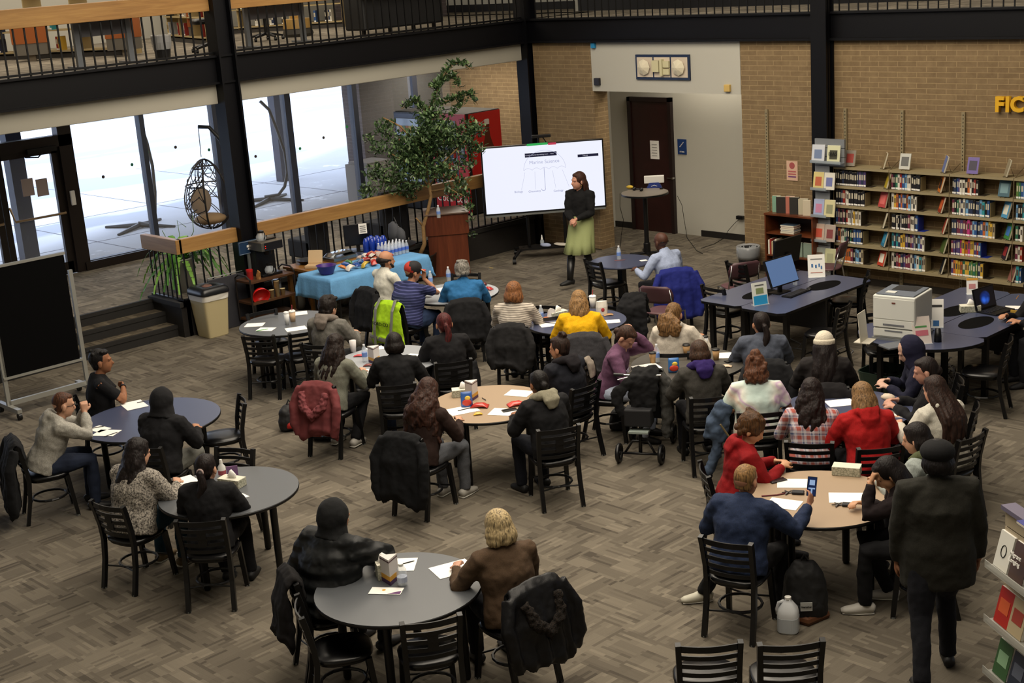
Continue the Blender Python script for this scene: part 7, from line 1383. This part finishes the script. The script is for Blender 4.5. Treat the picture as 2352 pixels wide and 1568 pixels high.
person('man in a navy quarter zip holding up a phone', 1714, 1104, -32, ('222f4c', 'heather', 'jacket'), 'b98468', ('buzz', '866640'), '0e0e11', 'b8b4a4', lean=16, head=(-8, 4), arms=((-.2, .34, .78), (.40, .42, .90, .1, .5, .85, -1, .3, 0)), pole=((-.7, -.35, -.9), (.5, -.2, -.9)), legs=(((-.18, .30, .5), (-.44, .28, .09), (-.7, -.5, 0)), ((.16, .42, .5), (.2, .34, .09))), ch='under the man in the navy quarter zip', blocks=False, wide=1.15)
person('woman in a dark brown sweater with long black hair, head on hand', 2040, 1088, 78, ('1c1214', 'plain', 'sweater'), 'c0906e', ('long', '140e0e'), '0e0e12', 'bcb8b0', lean=24, head=(8, 26), arms=((-.04, .37, 1.05, .05, -.35, 1, .2, -1, 0), (.2, .42, .79)), pole=((-.2, .5, -1), (.7, -.35, -.9)), legs=(((-.12, .42, .52), (-.12, .42, .09)), ((.14, .42, .52), (.14, .22, .09))), ch='under the woman in a dark brown sweater', blocks=False)
person('person in a pale grey top and olive hood, dark hair', 2104, 1008, 50, ('a2aaa6', 'plain', 'jacket'), SK1, ('bobs', '17100f'), '1c1c22', lean=14, head=(10, 8), hood=('collar', '5c6244'), ch='under the person with an olive hood', blocks=False)
person('man standing in a dark tweed blazer and black cap, seen from behind', 2168, 1066, -4, ('25241e', 'heather', 'blazer'), SK3, ('bobs', '141011'), '0d0e16', '0c0c0e', lean=2, head=(4, 6), arms=((-.27, .06, .80, 0, .2, -1, 1, 0, 0), (.29, .04, .84, -.1, .4, -1, -1, 0, 0)), legs=(((2118, 1592), (-.1, 1, 0), 0.09), ((2178, 1500), (.1, 1, 0), 0.09)), standing=(2150, 1545), sc=1.03, wide=1.3, acc=('flatcap',))
person('woman with very long curly brown hair in a dark brown sweater', 985, 900, -34, ('2a1a15', 'plain', 'sweater'), SK1, ('curly', '38221a'), '5e6066', lean=18, head=(4, 10), wide=1.05, ch='under the curly haired woman, with a black coat', legs=(((-.12, .42, .52), (-.06, .36, .09)), ((.16, .44, .52), (.16, .42, .09))), shoes='a8a49c')
person('person in black with a low bun and beige hood collar', 1238, 882, 30, ('111114', 'plain', 'jacket'), SK3, ('bun', '120e0d'), '151822', lean=16, head=(-6, 10), hood=('collar', '8f8a76'), wide=1.12, ch='under the person with a beige hood', ch_a=14)
person('man in a black tee with folded arms, in profile', 232, 830, -72, ('121215', 'plain', 'tee'), SK3, ('short', '0f0c0c'), '17181e', lean=4, head=(-4, -2), arms=((.10, .20, .82, 1, .1, .1, 0, -1, 0), (-.08, .25, .86, -1, .05, 0, 0, -1, 0)), pole=((-1, .1, -.5), (1, .1, -.5)), wide=1.1, sc=1.07, acc=('watch',), ch='under the man in a black tee')
person('man with glasses in a light grey hoodie, hands clasped at his chin', 146, 930, -66, ('a8a59c', 'heather', 'hoodie'), SK1, ('buzz', '4a2c1c'), '232c40', lean=26, head=(4, 2), arms=((-.045, .44, 1.0, .15, .1, .95, .95, 0, 0), (.045, .44, 1.0, -.15, .1, .95, -.95, 0, 0)), pole=((-.5, .8, -.9), (.5, .8, -.9)), wide=1.12, acc=('glasses',), ch='under the man with glasses, with a black jacket', pk='denim', curl=0.9)
person('person in a black zip hoodie with the hood up at the blue table', 377, 922, -22, ('17171a', 'plain', 'jacket'), SK2, ('none', '0f0c0c'), '6c6c66', lean=16, head=(0, 6), hood=('up', '1a1a1d'), wide=1.15, ch='under the black hooded person at the blue table')
person('woman with long wavy black hair in a speckled fleece', 318, 1040, -30, ('8a847c', 'fleece', 'hoodie'), SK1, ('wavy', '1a1312'), '1c3a4a', '6a5a40', lean=16, head=(-14, 6), hood='none', wide=1.22, ch='under the woman in a speckled fleece', ch_a=-34)
person('woman in a black jacket with a low ponytail and scrunchie', 474, 1076, -4, ('121215', 'plain', 'jacket'), SK1, ('pony', '1a1211'), '111115', '0c0c0e', lean=10, head=(-10, 4), sc=0.97, acc=('scrunchie',), ch='under the woman with a low ponytail', arms=((-.14, .36, .78), (.14, .36, .78)), legs=(((-.12, .42, .52), (-.02, .38, .085)), ((.16, .42, .52), (.2, .36, .085))))
person('person in a black puffer jacket with the hood up', 773, 1188, -38, ('121416', 'puffer', 'puffer'), SK2, ('none', '0f0c0c'), '17181c', lean=16, head=(-2, 8), hood=('up', '1a1b1d'), arms=((-.22, .26, .70), (.06, .44, .81, -1, .2, 0)), pole=((-.7, -.35, -.9), (1, .1, -.1)), wide=1.28, sc=1.03, ch='under the person in a black puffer jacket', ch_a=-70)
person('woman with a blond bob in a brown sweater', 1143, 1212, 24, ('53402f', 'plain', 'sweater'), 'c09078', ('bob', 'aa9670'), '1c1c22', lean=12, head=(4, 4), wide=1.15, arms=((-.24, .40, .79), (.12, .36, .78)), ch='under the blond woman, with a fur trimmed coat', ch_a=38)
person('person cut off at the right picture edge, writing with a pencil', 2375, 665, 95, ('141214', 'plain', 'sweater'), 'b07e60', ('mid', '1a1312'), '17181c', lean=26, head=(0, 22), arms=((-.16, .50, .79), (.12, .52, .80)), ch='at the right picture edge under the writing person')
# ================================================================ coats, bags and small things around the people
def coat(key, c, label, kind='plain', low=0.22, w=0.25, sleeves=True, hoodb=None, side=0.0, name='coat', top=0.855, th=0.035, cloth_kind=None):
    x, y, a = CHP[key]; t = thing(name, label, 'coat', (x, y, 0), rz(a)); b = MB()
    path = [(side*0.3, -0.20, 0.66, 0.8, 0.7), (side*0.5, -0.225, 0.80, 0.86, 0.9), (side*0.6, -0.265, top, 0.86, 0.9), (side*0.75, -0.325, 0.79, 0.95, 1.1), (side*0.9, -0.35, 0.62, 1.04, 1.3), (side, -0.355, 0.43, 1.12, 1.4), (side*1.1, -0.37, low+0.05, 1.2, 1.5), (side*1.15, -0.365, low, 1.12, 1.0)]
    rr = random.Random(int(x*100+y*37)); ph, kf = rr.uniform(0, 6), rr.choice((5, 6, 7)); vs = []; n = 36
    for i, (px_, py_, pz, wk, tk) in enumerate(path):
        f_ = max(0, (i-2)/5)
        for k in range(n):
            th_ = 2*pi*k/n; m_ = 1+0.10*f_*sin(kf*2*th_+ph)+0.05*f_*sin(3*th_+ph*2); zz = (0.05*sin(th_*2+ph)+0.03*sin(5*th_))*(1 if i > 5 else 0)
            nx_, ny_, nz_ = (0, -1, 0) if i > 3 else ((0, 1, 0) if i < 2 else (0, 0, 1))
            q = V((px_+w*wk*cos(th_)*(1+0.03*f_*sin(9*th_)), py_, pz+zz)) + V((nx_, ny_, nz_))*(th*tk*sin(th_)*m_*(1.0+0.9*f_*abs(sin(kf*th_+ph)))*(1 if i < 2 else 1)); vs.append(q)
    b.add(vs, [(i*n+k, i*n+(k+1) % n, (i+1)*n+(k+1) % n, (i+1)*n+k) for i in range(len(path)-1) for k in range(n)]+[tuple(range(n))[::-1], tuple((len(path)-1)*n+k for k in range(n))])
    if sleeves:
        for e in (-1, 1): b.tube([(e*w*0.9+side, -0.29, 0.80), (e*(w+0.05)+side, -0.36, 0.62), (e*(w+0.04)+side, -0.40, low+0.12), (e*(w)+side, -0.39, low+0.0)], [0.05, 0.055, 0.05, 0.042], 9)
    b.build('body', cloth(c, kind), t, remesh=0.013, smoothit=2, disp=0.03, dscale=0.12)
    if hoodb:
        MB().tube([(-0.15, -0.35, 0.77), (-0.12, -0.41, 0.63), (0, -0.43, 0.53), (0.12, -0.41, 0.63), (0.15, -0.35, 0.77)], [0.035, 0.05, 0.055, 0.05, 0.035], 8).build('hood', cloth(hoodb, 'fur' if hoodb == '1b1512' else 'plain'), t, remesh=0.012, smoothit=1, disp=0.05, dscale=0.03)
    return t
U = 'under the '
coat(U+'bald man in a light blue shirt', '1a2372', 'royal blue jacket hung on the chair of the bald man', 'plain', 0.2, 0.27)
coat(U+'bearded man in a white shirt', '101013', 'black jacket on the chair of the bearded man', 'plain', 0.3, 0.23)
v = coat(U+'man in a red cap', 'a8d420', 'neon yellow safety vest on the chair of the red cap man', 'plain', 0.3, 0.26, False, name='safety_vest'); v['category'] = 'safety vest'
GS = mat('8a8a84', 0.4, 0.3)
for xx in (-0.14, 0.14): MB().tube([(xx, -0.245, 0.885), (xx, -0.30, 0.9), (xx*1.1, -0.39, 0.77), (xx*1.1, -0.445, 0.5), (xx*1.1, -0.45, 0.3)], [(0.025, 0.006)]*5, 6, side=(1, 0, 0)).build('reflective_strip', GS, v)
MB().tube([(-0.27, -0.42, 0.4), (0, -0.455, 0.38), (0.27, -0.42, 0.4)], [(0.006, 0.03)]*3, 6, side=(0, 1, 0)).build('reflective_strip', GS, v)
text('FORD CO', 0.066, (0.0, -0.475, 0.60), (pi/2, 0, 0), BLK, v)
coat(U+'grey haired woman in teal', '121215', 'black coat on the chair of the grey haired woman', 'plain', 0.3, 0.23)
coat(U+'long haired woman in grey green, with a dusty red hoodie', '7a3c3e', 'dusty red hoodie hung on the chair of the long haired woman', 'denim', 0.3, 0.22, hoodb='86464a', name='hoodie_coat')
coat(U+'woman in a striped sweater', '1d1c1e', 'dark speckled tweed jacket on the chair of the striped sweater woman', 'heather', 0.34, 0.21)
coat(U+'woman in yellow', '37363a', 'grey zip jacket on the chair of the woman in yellow', 'heather', 0.4, 0.23, side=0.06)
coat(U+'curly haired woman, with a black coat', '101114', 'long black coat on the chair of the curly haired woman', 'plain', 0.2, 0.24)
coat(U+'man with glasses, with a black jacket', '101114', 'long black jacket on the chair of the man with glasses', 'plain', 0.14, 0.26)
coat(U+'blond woman, with a fur trimmed coat', '0f0f12', 'black puffer coat with fur hood on the blond woman chair', 'shiny', 0.3, 0.26, hoodb='1b1512', th=0.045)
coat(U+'person in a black puffer jacket', '120f10', 'dark brown furry coat on the chair of the puffer jacket person', 'heather', 0.35, 0.2, False)
coat(U+'person in a cream beanie', '161316', 'dark jacket on the chair of the person in a beanie', 'plain', 0.3, 0.22)
coat(U+'person in a slate blue jacket', '1c1d20', 'charcoal jacket on the chair of the slate blue jacket person', 'plain', 0.3, 0.22)
coat(U+'young woman in purple', '8e8478', 'cream jacket hanging low on the chair of the woman in purple', 'plain', 0.28, 0.09, False, side=-0.14)
# denim jacket hanging beside the tie-dye person
t = thing('denim_jacket', 'faded denim jacket hanging at the left of the tie-dye person', 'jacket', P(1650, 1110, 0), rz(-20)); b = MB()
O = t.location.copy(); Ri = M.Rotation(-rz(-20), 3, 'Z'); f = lambda x, y, d=0.0: Ri @ (CPT(x, y, O)+vf*d-O)
b.tube([f(1668, 925), f(1655, 950), f(1645, 985), f(1640, 1010)], [(0.07, 0.06), (0.10, 0.07), (0.12, 0.07), (0.11, 0.05)], 10, side=(1, 0, 0)).tube([f(1650, 985), f(1645, 1040), f(1625, 1090)], [0.055, 0.058, 0.048], 9)
b.build('body', cloth('45546a', 'denim'), t, remesh=0.013, smoothit=3, disp=0.06, dscale=0.09); MB().tube([f(1625, 1088), f(1620, 1105)], [0.055, 0.045], 9).build('cuff', mat('121216', 0.9), t)
MB().tube([f(1650, 965, -0.12), f(1678, 1005, -0.12)], 0.01, 6).build('zip', mat('8a7a5a', 0.4, 0.6), t)
# black coat on the mauve chair
p = P(1500, 735, 0.45); t = thing('coat', 'black coat hung on the mauve chair behind the white hoodie woman', 'coat', (p.x, p.y, 0), rz(-30)); MB().tube([(-0.1, -0.2, 0.6), (-0.12, -0.25, 0.86), (-0.14, -0.34, 0.7), (-0.15, -0.38, 0.2)], [(0.17, 0.03), (0.19, 0.035), (0.22, 0.045), (0.24, 0.05)], 12, side=(1, 0, 0)).build('body', cloth('101013'), t, remesh=0.014, smoothit=3, disp=0.05, dscale=0.1)
# ---------------------------------------------------------------- bags on the floor
def backpack(px, py, a, c, label, h=0.45, w=0.17, d=0.12, pocket=None, lie=0):
    t = thing('backpack', label, 'backpack', P(px, py, 0), rz(a)); R = (radians(lie), 0, 0)
    MB().tube([(0, 0, 0.02), (0, 0, h*0.35), (0, 0.01, h*0.8), (0, 0.02, h)], [(w, d), (w*1.05, d*1.05), (w*0.9, d*0.85), (w*0.45, d*0.4)], 16, side=(1, 0, 0)).build('bag', mat(c, 0.7), t, remesh=0.012, smoothit=6, disp=0.03, dscale=0.1, rot=R)
    MB().tube([(-0.03, 0.02, h), (0, 0.02, h+0.05), (0.03, 0.02, h)], 0.01).build('handle', mat(c, 0.8), t, rot=R)
    if pocket: MB().tube([(0, -d*0.55, 0.05), (0, -d*0.62, h*0.28), (0, -d*0.5, h*0.45)], [(w*0.8, d*0.5), (w*0.8, d*0.52), (w*0.7, d*0.4)], 14, side=(1, 0, 0)).build('front_pocket', mat(pocket, 0.7), t, remesh=0.012, smoothit=4, rot=R)
    return t
t = backpack(1850, 1415, -5, '101012', 'black backpack with a white label on the floor under the tan table', 0.46, 0.17, 0.13, '131316'); MB().bx(-0.055, 0.035, -0.152, -0.145, 0.12, 0.19).build('white_label', mat('b8b8b4', 0.7), t); text('Herschel', 0.022, (-0.01, -0.154, 0.155), (pi/2, 0, 0), BLK, t); MB().tube([(-0.16, -0.02, 0.03), (0, -0.15, 0.03), (0.16, -0.02, 0.03)], [0.035]*3, 8).build('leather_base', mat('5a3418', 0.6), t)
backpack(672, 985, 40, '17171a', 'black and bright red backpack lying on the floor left of the dusty red hoodie', 0.3, 0.15, 0.11, 'b0201a', 0)
backpack(745, 1008, -10, '1a1412', 'dark backpack with orange trim under the dusty red hoodie', 0.3, 0.14, 0.1, 'a83a18', 0)
backpack(1078, 905, 10, '141418', 'black backpack hanging behind the maroon haired person', 0.5, 0.15, 0.1)
backpack(1012, 905, 0, '1c4038', 'dark green bag on the floor behind the maroon haired person', 0.28, 0.14, 0.09)
backpack(1428, 985, 20, '101013', 'small black bag on the floor beside the woman in purple', 0.25, 0.13, 0.1)
p = P(2035, 905, 0); tag(MB().lathe([(0.2, 0), (0.25, 0.3), (0.24, 0.3), (0.19, 0.02), (0, 0.02)], seg=28, sq=6).build('green_bin', mat('12281f', 0.5), loc=(p.x, p.y, 0)), 'dark green recycling bin under the printer table', 'bin')
# gallon jug
t = thing('water_jug', 'translucent gallon jug half full of water on the floor', 'jug', P(1811, 1447, 0), rz(160)); JG = mat('d6d9dc', 0.25, spec=0.6)
MB().lathe([(0.075, 0), (0.08, 0.01), (0.08, 0.15), (0.07, 0.19), (0.035, 0.24), (0.022, 0.255), (0.022, 0.265)], seg=28, sq=3.2).build('jug', JG, t, smooth=True); MB().tube([(0.03, 0, 0.245), (0.07, 0, 0.225), (0.085, 0, 0.17), (0.08, 0, 0.13)], 0.013, 8).build('handle', JG, t, smooth=True); MB().lathe([(0.0815, 0.012), (0.0815, 0.125)], seg=28, sq=3.2).build('water_level', mat('bcc2c8', 0.2, spec=0.6), t); MB().lathe([(0.025, 0.262), (0.025, 0.28)], seg=16).build('cap', WHITE, t)
# phone held up by the man in navy
_k = 'man in a navy quarter zip holding up a phone'; PHW = WRW[_k][1]+HDW[_k][1].normalized()*0.125+V((-0.01, 0.0, 0.02))
o = MB().box((0, 0, 0), (0.072, 0.009, 0.15)).build('phone', mat('101114', 0.3), loc=PHW, rot=(radians(-20), radians(8), rz(-8)), bevel=0.003); tag(o, 'phone held up by the man in the navy quarter zip, screen lit', 'phone'); MB().box((0, -0.006, 0), (0.064, 0.002, 0.14)).build('screen', mat('16264a', 0.2, emit=0.8), o); MB().bx(-0.02, 0.02, -0.009, -0.007, 0.01, 0.05).bx(-0.025, 0.025, -0.009, -0.007, -0.02, -0.01).bx(-0.006, 0.006, -0.009, -0.007, -0.06, -0.02).build('screen_picture', mat('9ab4d8', 0.3, emit=0.8), o)
# food held / pencil held
tag(MB().ell((0, 0, 0), (0.07, 0.05, 0.035)).build('wrapped_food', mat('c8b8a4', 0.6), loc=P(2040, 912, 0.8), disp=0.03, dscale=0.03, smooth=True), 'half eaten wrapped food held over the blue table', 'food')
pencil(2337, 683, 60, 'pencil held upright by the person at the right edge', 'c8862a', 0.84)
tag(MB().box((0, 0, 0), (0.14, 0.02, 0.03)).build('pencil_pouch', mat('a8842a', 0.7), loc=P(2335, 716, 0.76)), 'small yellow pouch at the right edge of the laptop desk', 'pouch')
# knee walker
O = P(1483, 1050, 0); t = thing('knee_walker', 'black knee scooter with four wheels and a coat on its handlebar', 'knee scooter', (O.x, O.y, 0), rz(-18)); BK = mat('0e0e10', 0.4)
for x, y in ((-0.24, -0.16), (0.2, -0.16), (-0.24, 0.5), (0.2, 0.5)):
    w_ = MB(); w_.tube([(x, y+0.1*cos(k*pi/10), 0.1+0.085*sin(k*pi/10)) for k in range(20)], [(0.022, 0.018)]*20, 6, side=(1, 0, 0), closed=True); w_.cyl((x-0.02, y, 0.1), (x+0.02, y, 0.1), 0.022); [w_.tube([(x, y, 0.1), (x, y+0.085*cos(k*2*pi/5), 0.1+0.085*sin(k*2*pi/5))], 0.009, 5) for k in range(5)]; w_.build('wheel', BK, t, smooth=True)
MB().tube([(-0.21, -0.16, 0.1), (0.17, -0.16, 0.1)], 0.014).tube([(-0.21, 0.5, 0.1), (0.17, 0.5, 0.1)], 0.014).tube([(-0.18, -0.16, 0.1), (-0.1, -0.12, 0.22), (0.06, -0.12, 0.22), (0.14, -0.16, 0.1)], 0.013).tube([(-0.02, -0.14, 0.1), (-0.02, -0.1, 0.35), (-0.02, 0.5, 0.3)], 0.02).build('frame', BK, t, smooth=True)
MB().tube([(-0.02, -0.1, 0.3), (-0.02, -0.06, 0.88)], 0.017).build('steering_post', BK, t); MB().tube([(-0.26, -0.1, 0.92), (-0.1, -0.06, 0.9), (0.06, -0.06, 0.9), (0.22, -0.1, 0.92)], 0.012).build('handlebar', CHROME, t); MB().tube([(-0.27, -0.1, 0.92), (-0.17, -0.08, 0.91)], 0.018).build('grip', BLK, t); MB().tube([(-0.12, -0.12, 0.9), (-0.22, -0.15, 0.88)], 0.006).build('brake_lever', CHROME, t)
MB().bx(-0.15, 0.13, -0.26, -0.08, 0.42, 0.6).build('basket', mat('151519', 0.7), t, bevel=0.015); MB().bx(-0.1, 0.08, 0.1, 0.42, 0.45, 0.52).build('knee_pad', BK, t, bevel=0.02); MB().box((0.0, -0.24, 0.37), (0.2, 0.12, 0.02)).build('folded_paper', mat('8f9a94', 0.7), t)
t2 = thing('coat', 'black and grey coat draped over the knee scooter handlebar', 'coat', (O.x, O.y, 0), rz(-18)); MB().tube([(0.03, -0.15, 0.55), (0.03, -0.1, 0.9), (0.05, 0.0, 0.96), (0.1, 0.1, 0.8), (0.12, 0.12, 0.4)], [(0.14, 0.03), (0.17, 0.04), (0.17, 0.04), (0.17, 0.045), (0.13, 0.04)], 12, side=(1, 0, 0)).tube([(-0.1, -0.13, 0.88), (-0.24, -0.17, 0.72), (-0.18, -0.2, 0.5)], [(0.05, 0.02), (0.08, 0.025), (0.04, 0.02)], 9).build('body', cloth('121214'), t2, remesh=0.013, smoothit=3, disp=0.05, dscale=0.09); MB().tube([(0.16, 0.02, 0.93), (0.24, 0.02, 0.8), (0.25, 0.02, 0.5), (0.22, 0.02, 0.22)], [0.06, 0.075, 0.07, 0.045], 9).build('grey_lining', cloth('4a4a48', 'heather'), t2, remesh=0.013, smoothit=3, disp=0.05, dscale=0.08)
# cables under the computer desks
for k, pts in enumerate((((1800, 770), (1840, 790), (1830, 800), (1790, 795), (1850, 803)), ((1900, 810), (1945, 795), (1960, 805), (1950, 818)))):
    o = MB().tube([P(x, y, 0.01) for x, y in pts], 0.006, 5).build('cable', mat('77777a', 0.5)); tag(o, ('grey cable loop on the floor under the far desks', 'white cable on the floor near the printer table')[k], 'cable')
rn = random.Random(6); b = MB()
for k in range(9): b.tube([P(2165+rn.uniform(-40, 40), 850+rn.uniform(-30, 40), 0.01) for _ in range(4)], 0.006, 5)
o = b.build('cable_tangle', mat('4a4a50', 0.5)); tag(o, 'tangle of grey cables on the floor right of the printer table', 'cables'); o['kind'] = 'stuff'
tag(MB().bx(-0.02, 0.02, -0.012, 0.012, 0, 0.002).build('floor_scrap', mat('b03a20', 0.8), loc=P(925, 1107, 0)), 'small red scrap on the carpet near the black coat', 'scrap'); tag(MB().bx(-0.04, 0.04, -0.01, 0.01, 0, 0.002).build('floor_scrap', mat('b09a40', 0.8), loc=P(1128, 615, 0)), 'small yellow scrap on the carpet before the screen', 'scrap')
